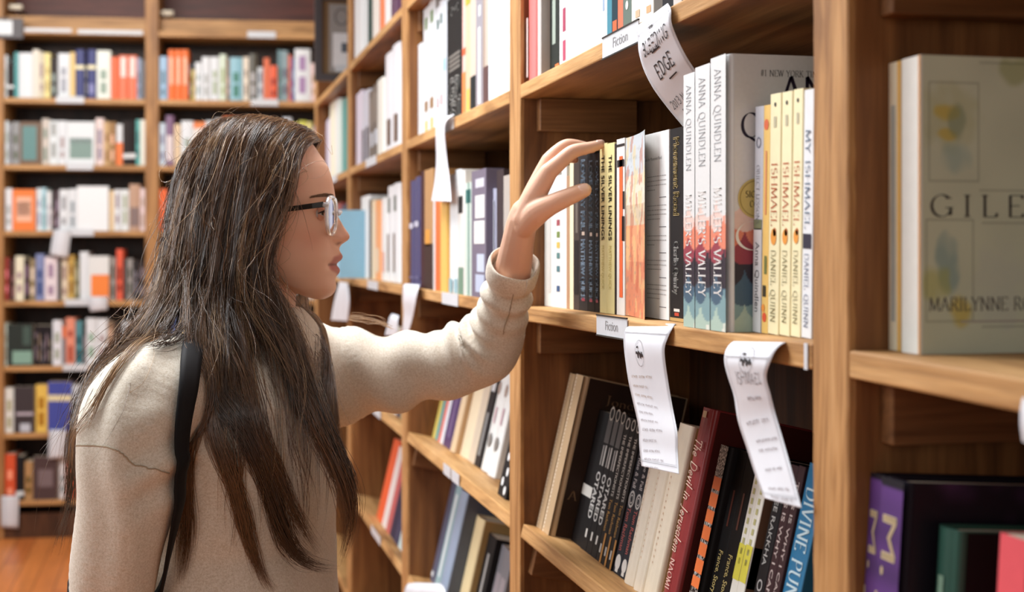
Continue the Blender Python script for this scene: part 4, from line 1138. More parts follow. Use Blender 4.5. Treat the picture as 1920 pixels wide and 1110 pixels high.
side_row('B', -0.70, [
    it(811, 822, 0, (92, 92, 112), yr=1063, xt=850, H=.215, k='hb', dec=B((.05, .1, (220, 220, 224), .3, .7))), it(822, 832, 0, (150, 180, 186), yr=1063, H=.215, dec=B((.1, .9, (226, 232, 234), .3, .7))),
    it(832, 846, 0, (146, 160, 182), yr=1063, H=.225, k='hb', W=.16, sb=.02, dec=lambda W, T, H: [('cbox', .004, .001, W - .002, H - .001, (86, 92, 104))]),
    it(872, 888, 0, (226, 206, 160), yr=1063, H=.19, k='hb', W=.14, dec=lambda W, T, H: [('cbox', .004, .001, W - .002, H - .001, (170, 140, 90))]),
    it(903, 920, 0, (26, 24, 26), yr=1063, H=.17, dec=B((.1, .8, (170, 168, 166), .4, .62))),
    it(927, 956, 0, (126, 124, 130), yr=1063, H=.165, dec=B((.2, .7, (160, 150, 156), .2, .8))),
], simple=True)
side_row('A', 0.505, [
    it(650, 662, -60, (226, 228, 228), H=.23), it(662, 676, -60, (230, 232, 232), H=.24), it(676, 690, -60, (226, 230, 230), H=.22), it(690, 697, -60, (40, 66, 60), H=.23),
    it(698, 711, -60, (222, 214, 204), H=.22), it(711, 722, -60, (224, 128, 84), H=.22), it(722, 733, -60, (230, 228, 226), H=.22), it(733, 743, -60, (96, 66, 90), H=.22)], simple=True)
side_row('A', 0.212, [
    it(667, 678, 178, (216, 208, 222)), it(678, 690, 176, (196, 196, 206), dec=B((.0, .5, (70, 60, 66), .3, 1))), it(690, 708, 170, (100, 92, 84), dec=B((.2, .4, (196, 204, 214), .1, .6), (.5, .9, (140, 130, 120), .3, .8))),
    it(708, 718, 152, (228, 226, 216)), it(718, 745, 103, (226, 226, 230), k='hb', dec=B((.08, .34, (110, 86, 70), .15, .6)), lab='tall white hardback with brown figure, upper shelf near her forehead')], simple=True)
side_row('A', -0.095, [
    it(676, 692, 365, (228, 230, 230), k='hb'), it(692, 697, 375, (70, 62, 56)), it(697, 704, 376, (232, 214, 180)), it(704, 712, 377, (232, 160, 100), dec=B((.1, .4, (226, 210, 180), .2, .8))),
    it(712, 723, 373, (230, 230, 228), dec=B((.1, .35, (216, 150, 130), .4, .8))), it(723, 746, 349, (228, 230, 232), k='hb', dec=B((.72, .88, (100, 110, 100), .4, .8), (.1, .5, (120, 100, 84), .6, .9)))], simple=True)
side_row('A', -0.40, [
    it(682, 693, 0, (210, 212, 196), yr=877, H=.20), it(693, 705, 0, (228, 84, 44), yr=877, H=.215, dec=B((.1, .6, (214, 190, 180), .1, .5))), it(705, 721, 0, (214, 210, 204), yr=877, H=.2, dec=B((.1, .2, (90, 80, 80), .1, .9), (.4, .5, (110, 100, 96), .1, .9), (.7, .8, (90, 84, 90), .1, .9))),
    it(721, 728, 0, (64, 56, 70), yr=877, H=.2), it(728, 739, 0, (150, 132, 96), yr=877, H=.19), it(739, 748, 0, (210, 216, 220), yr=877, H=.15)], simple=True)
side_row('A', -0.70, [
    it(684, 698, 0, (230, 92, 44), yr=1060, H=.21), it(698, 708, 0, (226, 214, 210), yr=1060, H=.2), it(708, 717, 0, (190, 90, 90), yr=1060, H=.19), it(717, 728, 0, (54, 46, 66), yr=1060, H=.19), it(728, 738, 0, (44, 50, 82), yr=1060, H=.18), it(738, 748, 0, (190, 206, 206), yr=1060, H=.17)], simple=True)
side_row('Z', 0.212, [
    it(611, 618, 205, (206, 200, 220)), it(618, 627, 195, (232, 228, 206)), it(627, 634, 190, (226, 228, 226)), it(634, 640, 190, (206, 222, 216)), it(640, 648, 188, (64, 146, 140))], simple=True)
side_row('Z', -0.095, [it(612, 622, 390, (70, 60, 56)), it(622, 631, 385, (196, 190, 180)), it(631, 640, 382, (150, 60, 56)), it(640, 648, 384, (60, 70, 90))], simple=True)
side_row('Z', -0.40, [it(622, 630, 0, (222, 220, 214), yr=800, H=.2), it(630, 638, 0, (190, 140, 90), yr=800, H=.2), it(638, 645, 0, (226, 226, 226), yr=800, H=.2), it(645, 651, 0, (120, 90, 80), yr=800, H=.2)], simple=True)
side_row('Z', -0.70, [it(624, 634, 0, (226, 226, 224), yr=980, H=.2), it(634, 642, 0, (206, 200, 190), yr=980, H=.2), it(642, 650, 0, (230, 228, 222), yr=980, H=.2)], simple=True)

# pale blue book turned face-out beside her mouth
yb = 3.90
a = on_y(634, 524, yb); b = on_y(678, 524, yb)
place_book('pale blue book turned face-out on the shelf beside her face', None, (a.x, yb, top_of('A', -0.095, yb) + .0004), (0, 0, 0), b.x - a.x + .03, .016, on_y(655, 394, yb).z - top_of('A', -0.095, yb), (134, 176, 196), 'hb', None, True)

# framed notice standing on the far upper shelf
fy = 4.42
p0 = on_y(590, 148, fy); wfr = .215; zf = top_of('Z', 0.505, fy) + .0005; hfr = .272
fr = tag(empty('framed_notice', (p0.x, fy, zf), (0, 0, 0)), 'dark grey framed notice standing on the far upper shelf', 'picture frame')
m = MB(); fw = .022; gy = flat((74, 70, 72), .45)
for x0, z0, x1, z1 in ((0, 0, fw, hfr), (wfr - fw, 0, wfr, hfr), (fw, 0, wfr - fw, fw), (fw, hfr - fw, wfr - fw, hfr)): m.box(x0, -.009, z0, x1, .009, z1, gy)
m.build('frame', fr)
m = MB(); m.box(fw, .001, fw, wfr - fw, .004, hfr - fw, flat((124, 98, 66), .6)); m.build('mount', fr)
m = MB(); m.box(fw + .022, -.001, fw + .006, wfr - fw - .004, .0008, hfr - fw - .01, flat((150, 146, 142), .5))
m.box(fw + .034, -.0016, .045, wfr - .03, -.0011, .15, flat((226, 228, 230), .5)); m.box(fw + .04, -.0019, .03, wfr - .05, -.0016, .05, flat((206, 210, 214), .5))
m.tube([(fw + .06 + .02 * math.cos(t), -.0015, .20 + .025 * math.sin(t)) for t in [k * .5 for k in range(13)]], .0016, flat((96, 92, 92), .6), 5)
m.box(fw + .06, -.0020, .09, fw + .10, -.0017, .12, flat((90, 100, 110), .5)); m.build('notice', fr)

# ------------------------------------------------------------------ books of the end bookcase
BOOKN = {}
def back_row(bay, row, items):
    z0 = bz(BROWS[row]) + BTH + .0004
    bname = 'left bay' if bay == 0 else 'bay behind her head'
    prev = None; n = 0
    pa, pb_ = bx_posts[bay][1] + .002, bx_posts[bay + 1][0] - .002
    for q in items:
        x0, x1, yt, c = q[:4]; opt = q[4] if len(q) > 4 else {}
        n += 1
        setb = opt.get('s', .012 + .010 * random.Random(n * 7 + row).random())
        a = max(bx(x0), pa); b = min(bx(x1), pb_)
        if prev is not None: a = max(a, prev + .0006)
        T = b - a
        if T < .004: continue
        prev = b
        H = bz(yt, (x0 + x1) / 2) - z0
        H = min(max(H, .10), bz(BROWS[row - 1]) - z0 - .008)
        dec = []
        rnd = random.Random(row * 100 + n + bay * 1000)
        if 'dec' in opt: dec = [('band',) + d for d in opt['dec']]
        elif not opt.get('face') and rnd.random() < .8:
            g = sum(c) / 3
            col = tuple(max(0, min(255, x + (-75 if g > 120 else 90) + rnd.randint(-20, 20))) for x in c)
            dec = smear(col, row * 31 + n, 2)
        rname = {1: 'top', 2: 'second', 3: 'third', 4: 'fourth', 5: 'fifth', 6: 'sixth', 7: 'seventh'}[row]
        lab = opt.get('lab') or f"{cname(c)} {'face-out book' if opt.get('face') else 'book'}, {ORD[n - 1]} from left post, {rname} book shelf, {bname}, end bookcase"
        grp = f"books on the {rname} shelf of the end bookcase, {bname}"
        hid = (bay == 1 and (row >= 5 or (row >= 3 and x0 >= 325) or (row == 2 and 418 <= x0 < 530))) or (bay == 0 and ((row == 5 and x0 >= 243) or (row >= 6 and x0 >= 150)))
        if hid and not opt.get('face'):
            o_ = BO + BE * b + BN * setb
            stuff_book((o_.x, o_.y, z0), (0, 0, BANG + math.pi / 2), .14, T, H, c, 'pb', dec)
        elif opt.get('face'):
            o_ = BO + BE * a + BN * setb; 
            dd = [('cbox', T * d[3], H * d[0], T * d[4], H * d[1], d[2]) for d in opt.get('fdec', [])]
            place_book(lab, grp, (o_.x, o_.y, z0), (0, 0, BANG), T, .025, H, c, 'pb', dd, True)
        elif opt.get('flat'):
            pass
        else:
            o_ = BO + BE * b + BN * setb
            place_book(lab, grp, (o_.x, o_.y, z0), (0, 0, BANG + math.pi / 2), .14, T, H, c, 'hb' if T > .03 else 'pb', dec, True)
F_ = lambda *d: dict(face=True, s=.004, fdec=list(d))
w = (222, 225, 228)
back_row(0, 1, [(7.5, 12, 102, w), (12, 24, 118, (50, 42, 40), dict(dec=[(.28, .36, (226, 228, 228), .0, 1)])), (25, 33, 97, (70, 150, 150)), (33, 60, 98, w), (60, 72, 92, (222, 214, 200)), (72, 82, 97, (206, 196, 170)), (82, 93, 98, (230, 214, 140)),
    (93, 107, 106, (66, 60, 58)), (107, 130, 99, w), (130, 140, 97, (224, 190, 120)), (140, 157, 92, (58, 62, 118), dict(dec=[(.60, .68, (236, 226, 180), 0, 1)])), (157, 163, 96, (28, 24, 40)), (163, 179, 92, (58, 62, 118), dict(dec=[(.60, .68, (236, 226, 180), 0, 1), (.1, .3, (130, 130, 180), .2, .8)])),
    (180, 207, 94, (230, 234, 224)), (207, 222, 106, (234, 108, 64)), (222, 239, 103, (234, 120, 84), dict(dec=[(.5, .95, (230, 214, 206), .2, .8)])), (239, 256, 103, (234, 120, 84), dict(dec=[(.5, .95, (230, 214, 206), .2, .8)])), (256, 263, 108, (150, 160, 186)), (263, 271.5, 112, (90, 92, 98))])
back_row(1, 1, [(297.5, 314, 105, (160, 192, 220)), (314, 327, 92, (238, 116, 52), dict(dec=[(.3, .85, (240, 200, 170), .3, .7)])), (327, 340, 92, (238, 116, 52), dict(dec=[(.3, .85, (240, 200, 170), .3, .7)])), (340, 353, 92, (238, 116, 52), dict(dec=[(.3, .85, (240, 200, 170), .3, .7)])),
    (353, 358, 116, (60, 56, 54)), (358, 365, 130, (196, 170, 80)), (365, 377, 116, w), (378, 394, 106, w), (394, 411, 106, w), (411, 424, 101, (214, 226, 206)), (424, 430, 108, (130, 90, 66)), (430, 455, 107, (140, 186, 200)), (455, 466, 106, (226, 214, 196)),
    (466, 482, 100, (90, 86, 76)), (482, 494, 125, (200, 206, 210)), (494, 505, 108, (220, 110, 70)), (505, 520, 122, (230, 96, 56)), (520, 528, 93, (110, 140, 146)), (528, 540, 94, (140, 160, 166)), (540, 546, 102, (224, 120, 96)), (546, 552, 108, (80, 90, 150)), (552, 582, 91, w), (582, 592, 118, (226, 200, 196)), (592, 599, 150, (222, 130, 90))])
back_row(0, 2, [(7.5, 14, 226, (206, 214, 216)), (14, 20, 232, (150, 150, 156)), (20, 36, 228, (150, 150, 150)), (37, 76, 228, (112, 86, 66), F_((.1, .9, (96, 136, 134), .12, .8))), (77, 91, 222, (206, 196, 186)), (91, 108, 226, (222, 228, 230)), (108, 124, 226, w),
    (125, 178, 228, (222, 226, 228), F_((.14, .62, (126, 150, 142), .1, .9), (.5, .62, (170, 190, 186), .1, .9))), (178, 194, 221, (230, 210, 206)), (194, 204, 228, (196, 160, 110)), (204, 216, 228, (150, 110, 60)), (217, 229, 232, w, dict(dec=[(0, .55, (236, 120, 56), 0, 1)])), (229, 241, 226, (48, 40, 38), dict(dec=[(.16, .26, (222, 222, 222), 0, 1)])), (241, 254, 225, (40, 34, 34), dict(dec=[(.16, .26, (222, 222, 222), 0, 1)])), (254, 262, 224, (86, 166, 160)), (262, 271.5, 224, (230, 228, 216))])
back_row(1, 2, [(297.5, 310, 230, (200, 214, 226)), (310, 325, 216, (130, 100, 130), dict(dec=[(.1, .6, (220, 206, 206), .1, .9)])), (325, 338, 232, (226, 200, 166)), (339, 362, 226, w), (362, 385, 228, (232, 222, 214), dict(dec=[(.85, 1, (230, 130, 70), 0, 1)])), (385, 402, 226, w), (402, 418, 222, (206, 196, 190)), (418, 436, 218, (232, 130, 80)), (436, 452, 218, (222, 150, 110)),
    (452, 470, 226, (190, 186, 180)), (470, 490, 224, (226, 226, 224)), (490, 510, 222, (120, 130, 140)), (510, 530, 226, (226, 220, 206)), (530, 547, 220, (210, 216, 224)), (547, 560, 230, (196, 196, 80)), (560, 574, 226, (206, 206, 90)), (574, 586, 228, (214, 204, 130)), (586, 599, 236, (150, 150, 190))])
back_row(0, 3, [(7.5, 22, 353, w), (23, 66, 355, (236, 124, 54), F_((.22, .82, (236, 180, 150), .16, .84), (.36, .7, (240, 206, 190), .2, .8))), (67, 76, 353, w), (76, 86, 352, (170, 204, 214)), (86, 95, 358, (226, 226, 226)), (95, 102, 358, (60, 54, 54)), (102, 110, 357, (80, 60, 66)), (110, 128, 355, w), (128, 143, 354, w), (144, 203, 349, (234, 236, 238), F_()), (204, 213, 357, (226, 200, 160)),
    (213, 226, 355, w), (226, 241, 355, (226, 230, 230)), (241, 262, 345, (186, 150, 126), dict(dec=[(.1, .5, (130, 110, 106), .1, .9)])), (262, 271.5, 353, (226, 206, 206))])
back_row(1, 3, [(297.5, 313, 354, (236, 112, 64)), (313, 322, 357, (84, 80, 86)), (322, 332, 358, (120, 124, 130)), (332, 352, 356, (60, 52, 50)), (352, 372, 350, (190, 180, 170)), (372, 396, 352, (150, 60, 50)), (396, 420, 352, w), (420, 450, 354, (70, 80, 110)), (450, 480, 350, w), (480, 520, 356, (180, 160, 120)), (520, 560, 352, (90, 100, 110)), (560, 599, 352, w)])
back_row(0, 4, [(7.5, 15, 483, (150, 50, 40)), (15, 21, 486, (60, 40, 36)), (21, 27, 488, (90, 56, 50)), (27, 44, 480, (228, 222, 196)), (44, 53, 486, (48, 38, 36)), (53, 65, 485, (140, 122, 90)), (65, 82, 476, (126, 136, 176)), (82, 107, 482, (226, 212, 216)), (107, 113, 488, (50, 42, 40)), (113, 126, 485, (220, 204, 180)), (126, 138, 478, (196, 160, 80)), (138, 148, 488, (110, 104, 70)), (148, 165, 472, w),
    (166, 204, 480, (222, 222, 220), F_((0, .58, (238, 132, 60), .12, 1))), (205, 216, 482, (150, 142, 136)), (217, 230, 467, (226, 96, 70)), (230, 237, 486, (70, 62, 60)), (237, 248, 485, (150, 144, 140)), (248, 260, 488, (46, 40, 40)), (260, 271.5, 490, (54, 46, 46))])
back_row(1, 4, [(297.5, 315, 486, (60, 50, 46)), (315, 335, 480, (180, 170, 150)), (335, 360, 484, (70, 60, 60)), (360, 400, 480, (140, 60, 50)), (400, 440, 484, (60, 70, 90)), (440, 500, 480, (190, 186, 180)), (500, 560, 484, (80, 60, 50)), (560, 599, 480, (200, 196, 190))])
back_row(0, 5, [(7.5, 12, 606, (206, 216, 200)), (13, 62, 608, (46, 52, 48), F_((.05, .36, (130, 166, 150), .2, .95), (.5, .95, (66, 84, 76), .6, .9))), (62, 69, 611, (34, 30, 32)), (69, 76, 611, (40, 34, 36)), (76, 83, 611, (32, 28, 32)), (83, 90, 611, (40, 34, 36)), (90, 97, 612, (36, 32, 34)), (97, 115, 601, (222, 224, 230)), (115, 122, 612, (216, 110, 60), dict(dec=[(0, .7, (120, 116, 120), 0, 1)])), (122, 140, 596, (226, 142, 116)),
    (140, 154, 602, (84, 138, 146)), (154, 160, 606, (60, 54, 50)), (160, 180, 597, w), (180, 200, 598, w), (200, 212, 604, (140, 110, 86)), (212, 228, 606, (60, 50, 46)), (228, 243, 603, w), (243, 257, 606, (90, 80, 76)), (257, 271.5, 604, (150, 140, 130))])
back_row(0, 6, [(7.5, 25, 728, (224, 222, 214)), (26, 64, 725, (66, 58, 60), F_((.38, .44, (190, 180, 190), .1, .95), (.02, .2, (190, 196, 206), .3, .8))), (65, 88, 722, (228, 190, 90)), (88, 100, 717, (70, 80, 160), dict(dec=[(.62, .74, (226, 214, 170), 0, 1)])), (100, 111, 717, (70, 80, 160), dict(dec=[(.62, .74, (226, 214, 170), 0, 1)])), (111, 122, 717, (70, 80, 160), dict(dec=[(.62, .74, (226, 214, 170), 0, 1)])), (122, 133, 717, (70, 80, 160), dict(dec=[(.62, .74, (226, 214, 170), 0, 1)])),
    (133, 150, 722, (200, 206, 212)), (150, 175, 724, (60, 60, 70)), (175, 205, 720, (190, 180, 170)), (205, 240, 724, (120, 60, 50)), (240, 271.5, 722, w)])
back_row(0, 7, [(7.5, 28, 852, (214, 86, 50)), (29, 44, 856, (34, 32, 34), dict(dec=[(.1, .2, (220, 224, 224), 0, 1)])), (45, 61, 866, (178, 138, 92)), (62, 108, 856, (76, 58, 58), F_((.3, .7, (120, 104, 106), .2, .8))), (109, 124, 862, (214, 212, 214)), (124, 140, 866, (226, 100, 56)), (140, 165, 858, (60, 56, 60)), (165, 200, 860, (190, 170, 150)), (200, 271.5, 858, (100, 80, 70))])

def mixed_row(bay, row, x0, x1, seed):
    r_ = random.Random(seed); x = x0; q = []
    pal = [w, w, (206, 200, 190), (60, 54, 56), (150, 60, 50), (70, 84, 120), (196, 160, 110), (110, 130, 130), (226, 206, 160), (90, 60, 50)]
    while x < x1 - 8:
        d = r_.uniform(9, 22); q.append((x, min(x + d, x1), BROWS[row] - 10 - r_.uniform(74, 92), pal[r_.randrange(len(pal))])); x += d
    back_row(bay, row, q)
for r_ in (5, 6, 7): mixed_row(1, r_, 298, 598, r_ * 17)
so_ = STUFF_MB.build('hidden_shelf_books'); so_['kind'] = 'stuff'; so_['label'] = 'mixed books filling the end bookcase shelves behind the reaching person'; so_['category'] = 'books'

# ------------------------------------------------------------------ paper tags hanging from the shelf edges
def paper_mat():
    m, N, L, b = new_mat('tag_paper')
    tc = N.new('ShaderNodeTexCoord'); nz = N.new('ShaderNodeTexNoise'); nz.inputs['Scale'].default_value = 14; nz.inputs['Detail'].default_value = 4
    cr = N.new('ShaderNodeValToRGB'); cr.color_ramp.elements[0].color = rgb((200, 200, 206)); cr.color_ramp.elements[1].color = rgb((222, 222, 226))
    L.new(tc.outputs['Object'], nz.inputs['Vector']); L.new(nz.outputs['Fac'], cr.inputs['Fac']); L.new(cr.outputs['Color'], b.inputs['Base Color'])
    bp = N.new('ShaderNodeBump'); bp.inputs['Strength'].default_value = .25; bp.inputs['Distance'].default_value = .004
    L.new(nz.outputs['Fac'], bp.inputs['Height']); L.new(bp.outputs['Normal'], b.inputs['Normal'])
    b.inputs['Roughness'].default_value = .75
    return m
PAPER = paper_mat()
def catmull(P, t):
    n = len(P) - 1; x = min(max(t, 0), 1) * n; i = min(int(x), n - 1); f = x - i
    p0, p1, p2, p3 = P[max(i - 1, 0)], P[i], P[i + 1], P[min(i + 2, n)]
    return .5 * ((2 * p1) + (p2 - p0) * f + (2 * p0 - 5 * p1 + 4 * p2 - p3) * f * f + (3 * p1 - p0 - 3 * p2 + p3) * f ** 3)
def tag_strip(label, rows, writing=(), group=None, border=True, mat=None, logo=None):
    """rows: left pixel, right pixel, distance from the bookcase plane at the left and right edge"""
    Lp = [on_x(r[0][0], r[0][1], X0 + r[2]) for r in rows]
    Rp = [on_x(r[1][0], r[1][1], X0 + (r[3] if len(r) > 3 else r[2])) for r in rows]
    n, k = 96, 12
    bow = .004
    def S(s, t):
        a, b = catmull(Lp, t), catmull(Rp, t)
        nrm = (b - a).cross(Vector((0, 0, 1)))
        nrm = nrm.normalized() if nrm.length > 1e-6 else Vector((-1, 0, 0))
        return a + (b - a) * s
    org = S(.5, 0)
    V = [S(i / k, j / n) - org for j in range(n + 1) for i in range(k + 1)]
    F = [(j * (k + 1) + i, j * (k + 1) + i + 1, (j + 1) * (k + 1) + i + 1, (j + 1) * (k + 1) + i) for j in range(n) for i in range(k)]
    root = tag(empty('paper_tag', org), label, 'paper tag', group)
    m = MB(); m.add(V, F, PAPER if mat is None else mat, True)
    o = m.build('paper', root)
    sd = o.modifiers.new('thickness', 'SOLIDIFY'); sd.thickness = .0003; sd.offset = 0
    # arc length table so that print keeps its proportions down the strip
    L_ = [0]
    for j in range(n): L_.append(L_[-1] + (S(.5, (j + 1) / n) - S(.5, j / n)).length)
    Wd = (S(1, .5) - S(0, .5)).length
    def t_of(d):
        for j in range(n):
            if L_[j + 1] >= d: return (j + (d - L_[j]) / max(L_[j + 1] - L_[j], 1e-9)) / n
        return 1
    def sp(u, d):                       # u metres from the left edge, d metres down
        s = u / Wd; t = t_of(max(d, 0)); p = S(s, t)
        e = .001
        du = S(min(s + e, 1), t) - S(max(s - e, 0), t); dv = S(s, min(t + .01, 1)) - S(s, max(t - .01, 0))
        nn = du.cross(dv).normalized()
        if nn.dot(Vector((-1, -.3, 0))) < 0: nn = -nn
        return p - org + nn * .0009
    ink = flat((44, 38, 40), .6); faint = flat((150, 146, 148), .6)
    wr = MB()
    def put(V2, F2, col): wr.add([sp(*v) for v in V2], F2, col)
    def line(a, b, wd, col, seg=16):
        V2 = []; F2 = []
        dx, dy = b[0] - a[0], b[1] - a[1]; l = math.hypot(dx, dy); ox, oy = -dy / l * wd / 2, dx / l * wd / 2
        for i in range(seg + 1):
            f = i / seg; x, y = a[0] + dx * f, a[1] + dy * f
            V2 += [(x - ox, y - oy), (x + ox, y + oy)]
        put(V2, [(2 * i, 2 * i + 1, 2 * i + 3, 2 * i + 2) for i in range(seg)], col)
    if border:
        tot = L_[-1]; b0 = border if isinstance(border, float) else .02
        for ins, wd in ((.0035, .0005), (.0055, .0003)):
            line((ins, b0), (ins, tot - ins - .004), wd, faint if wd < .0004 else flat((110, 108, 112), .6), 40); line((Wd - ins, b0), (Wd - ins, tot - ins - .004), wd, faint if wd < .0004 else flat((110, 108, 112), .6), 40)
            line((ins, tot - ins - .004), (Wd - ins, tot - ins - .004), wd, flat((110, 108, 112), .6)); line((ins, b0 + ins * .3), (Wd - ins, b0 + ins * .3), wd, faint)
    if logo:
        u0, d0, r = logo
        ring = [(u0 + r * math.cos(a * .2618), d0 + r * math.sin(a * .2618)) for a in range(24)]
        ring2 = [(u0 + r * .95 * math.cos(a * .2618), d0 + r * .95 * math.sin(a * .2618)) for a in range(24)]
        put(ring + ring2, [(i, (i + 1) % 24, 24 + (i + 1) % 24, 24 + i) for i in range(24)], faint)
        rr = random.Random(4)
        for q in range(9):
            x = u0 - r * .75 + q * r * .18; y = d0 + r * .05 + rr.uniform(-.12, .12) * r
            h = r * rr.uniform(.10, .28); w_ = r * rr.uniform(.07, .13)
            put([(x - w_, y - h), (x + w_, y - h * .8), (x + w_ * .8, y + h), (x - w_, y + h * .7)], [(0, 1, 2, 3)], ink)
        put([(u0 - r * .6, d0 - r * .5), (u0 - r * .25, d0 - r * .55), (u0 - r * .2, d0 - r * .42), (u0 - r * .6, d0 - r * .36)], [(0, 1, 2, 3)], ink)
    for wrt in writing:
        s, u, d, h, length, thin = wrt[:6]; col = wrt[6] if len(wrt) > 6 else ink; rise = wrt[7] if len(wrt) > 7 else 0.0
        V2, F2, w2 = strokes2d(s, w=0.0, serif=0, thin=thin, track=.08, jit=.06, seed=len(s), slant=.08)
        sx = length / w2
        put([(u + v[0] * sx, d - v[1] * h - v[0] * sx * rise) for v in V2], F2, col)
    if wr.v:
        wo = wr.build('handwriting', root)
    return root
grey_ink = flat((150, 140, 142), .6); brown_ink = flat((176, 156, 140), .6)
tag_strip('handwritten paper tag curling down from the upper shelf edge above the scalloped hardbacks', [
    ((1193, 50), (1252, 6), -.002), ((1196, 72), (1258, 18), -.006), ((1198, 98), (1259, 42), -.006), ((1207, 130), (1270, 72), .002), ((1224, 164), (1286, 104), .012), ((1247, 196), (1305, 134), .026), ((1268, 222), (1328, 170), .04), ((1290, 248), (1350, 200), .052)],
    [('BLEEDING', .014, .047, .0135, .072, .10), ('-', .036, .055, .012, .022, .16), ('EDGE', .026, .075, .0145, .048, .10), ('-', .046, .088, .012, .022, .14),
     ('2013 National', .012, .110, .0095, .074, .09), ('Book Award', .026, .126, .0095, .070, .09), ('FINALIST', .034, .144, .010, .060, .09)], border=.02, logo=(.043, .022, .008))
tag_strip('shorter hanging paper tag below the printed page, covering the cream hardbacks', [
    ((1186, 606), (1268, 607), .012), ((1176, 612), (1263, 612), .000), ((1170, 628), (1252, 634), -.006), ((1170, 652), (1246, 660), -.008), ((1177, 706), (1253, 716), -.004), ((1185, 745), (1262, 768), -.002), ((1197, 800), (1270, 812), -.005), ((1199, 840), (1271, 850), -.006), ((1203, 874), (1273, 889), -.010)],
    [(('wmunw mwnun mu' if k % 2 else 'unwm unmw wnmu'), .016, .082 + .0105 * k, .0046, .066 - .010 * ((k * 2) % 3), .09, brown_ink if k in (0, 1, 2) else grey_ink, .03) for k in range(11)], border=.034, logo=(.052, .056, .0135))
tag_strip('longer hanging paper tag by the near upright, below the cream yellow paperbacks', [
    ((1398, 636), (1496, 638), .014), ((1376, 640), (1474, 642), .0), ((1362, 654), (1456, 655), -.010), ((1358, 676), (1443, 682), -.014), ((1364, 704), (1437, 708), -.012), ((1376, 742), (1445, 740), -.008), ((1384, 790), (1454, 775), -.004), ((1400, 840), (1470, 830), -.004), ((1418, 896), (1486, 888), -.008), ((1433, 934), (1503, 953), -.012)],
    [('ISHMAEL', .018, .060, .010, .050, .08, flat((130, 122, 124), .6)), ('wnuwm', .030, .074, .0055, .030, .10, grey_ink), ('wmunm umn', .018, .094, .006, .046, .09, grey_ink), ('wmunwmunw', .026, .112, .0048, .044, .10, grey_ink), ('nm wmunw', .026, .122, .0048, .038, .10, grey_ink),
     ('unwm nm wum', .026, .144, .0048, .036, .10, grey_ink), ('unwm wmu nw', .020, .166, .0048, .044, .10, grey_ink), ('mwun unwm m', .02, .177, .0048, .046, .10, grey_ink), ('wmn', .022, .187, .0048, .014, .10, grey_ink), ('nmu wnm unw', .02, .198, .0048, .044, .10, grey_ink)], border=.036, logo=(.040, .040, .012))
tag_strip('white paper tag hanging from the upper shelf edge just beyond the hand', [
    ((831, 220), (853, 214), -.004), ((820, 228), (838, 226), -.012), ((817, 250), (834, 250), -.012), ((818, 300), (838, 298), -.008), ((815, 340), (843, 338), -.008), ((809, 377), (846, 378), -.012)], border=False)
tag_strip('white paper tag hanging over the post below her chin line', [
    ((762, 532), (788, 534), -.002), ((756, 536), (784, 542), -.014), ((755, 560), (780, 566), -.016), ((757, 590), (774, 596), -.010), ((754, 626), (765, 626), -.006)], border=False)
tag_strip('white paper tag hanging from the shelf under the pale blue book', [
    ((636, 528), (652, 530), -.010), ((632, 545), (654, 548), -.016), ((626, 570), (655, 572), -.016), ((621, 600), (652, 602), -.012)], border=False)
tag_strip('white paper tag drooping from the shelf edge beside the post, near her elbow', [
    ((735, 588), (748, 592), -.004), ((730, 596), (746, 600), -.010), ((726, 612), (746, 616), -.010), ((722, 628), (745, 630), -.008)], border=False)
tag_strip('white rounded paper tag on the lower tilted shelf beyond the hand', [
    ((768, 1092), (826, 1094), .006), ((762, 1098), (832, 1100), -.006), ((758, 1108), (836, 1112), -.012), ((757, 1128), (838, 1134), -.012)], border=False)
tag_strip('white round-ended tag on the nearest shelf edge at the right', [
    ((1918, 745), (1950, 760), -.006), ((1914, 770), (1950, 780), -.008), ((1914, 800), (1950, 812), -.008), ((1918, 828), (1950, 840), -.006)], border=False)
# tags of the end bookcase
def back_tag(label, quad, row):
    """quad: top left, top right, bottom right, bottom left pixels"""
    pl = Vector((BO.x, BO.y, EZ)) - BN * .006
    P = [on_plane(q[0], q[1], pl, BN) for q in quad]
    org = (P[0] + P[1]) / 2
    r = tag(empty('paper_tag', org), label, 'paper tag', 'tags on the end bookcase')
    V = []; F = []
    n = 10
    for j in range(n + 1):
        f = j / n
        o_ = -BN * (.010 * math.sin(f * 2.2))
        V += [P[0].lerp(P[3], f) + o_ - org, P[1].lerp(P[2], f) + o_ - org]
    for j in range(n): F.append((2 * j, 2 * j + 1, 2 * j + 3, 2 * j + 2))
    m = MB(); m.add(V, F, PAPER, True); o = m.build('paper', r)
    o.modifiers.new('thickness', 'SOLIDIFY').thickness = .0006
back_tag('tilted white tag hanging below the orange face-out book, end bookcase', [(101, 430), (134, 432), (128, 484), (94, 478)], 3)
back_tag('short white tag below the orange-based face-out book, end bookcase', [(164, 556), (202, 556), (202, 581), (170, 584)], 4)
back_tag('white tag below the blue banded books, end bookcase', [(93, 806), (126, 806), (124, 858), (91, 860)], 6)
back_tag('white tag hanging from the lowest full shelf at the left end', [(2, 930), (36, 930), (35, 990), (3, 988)], 7)
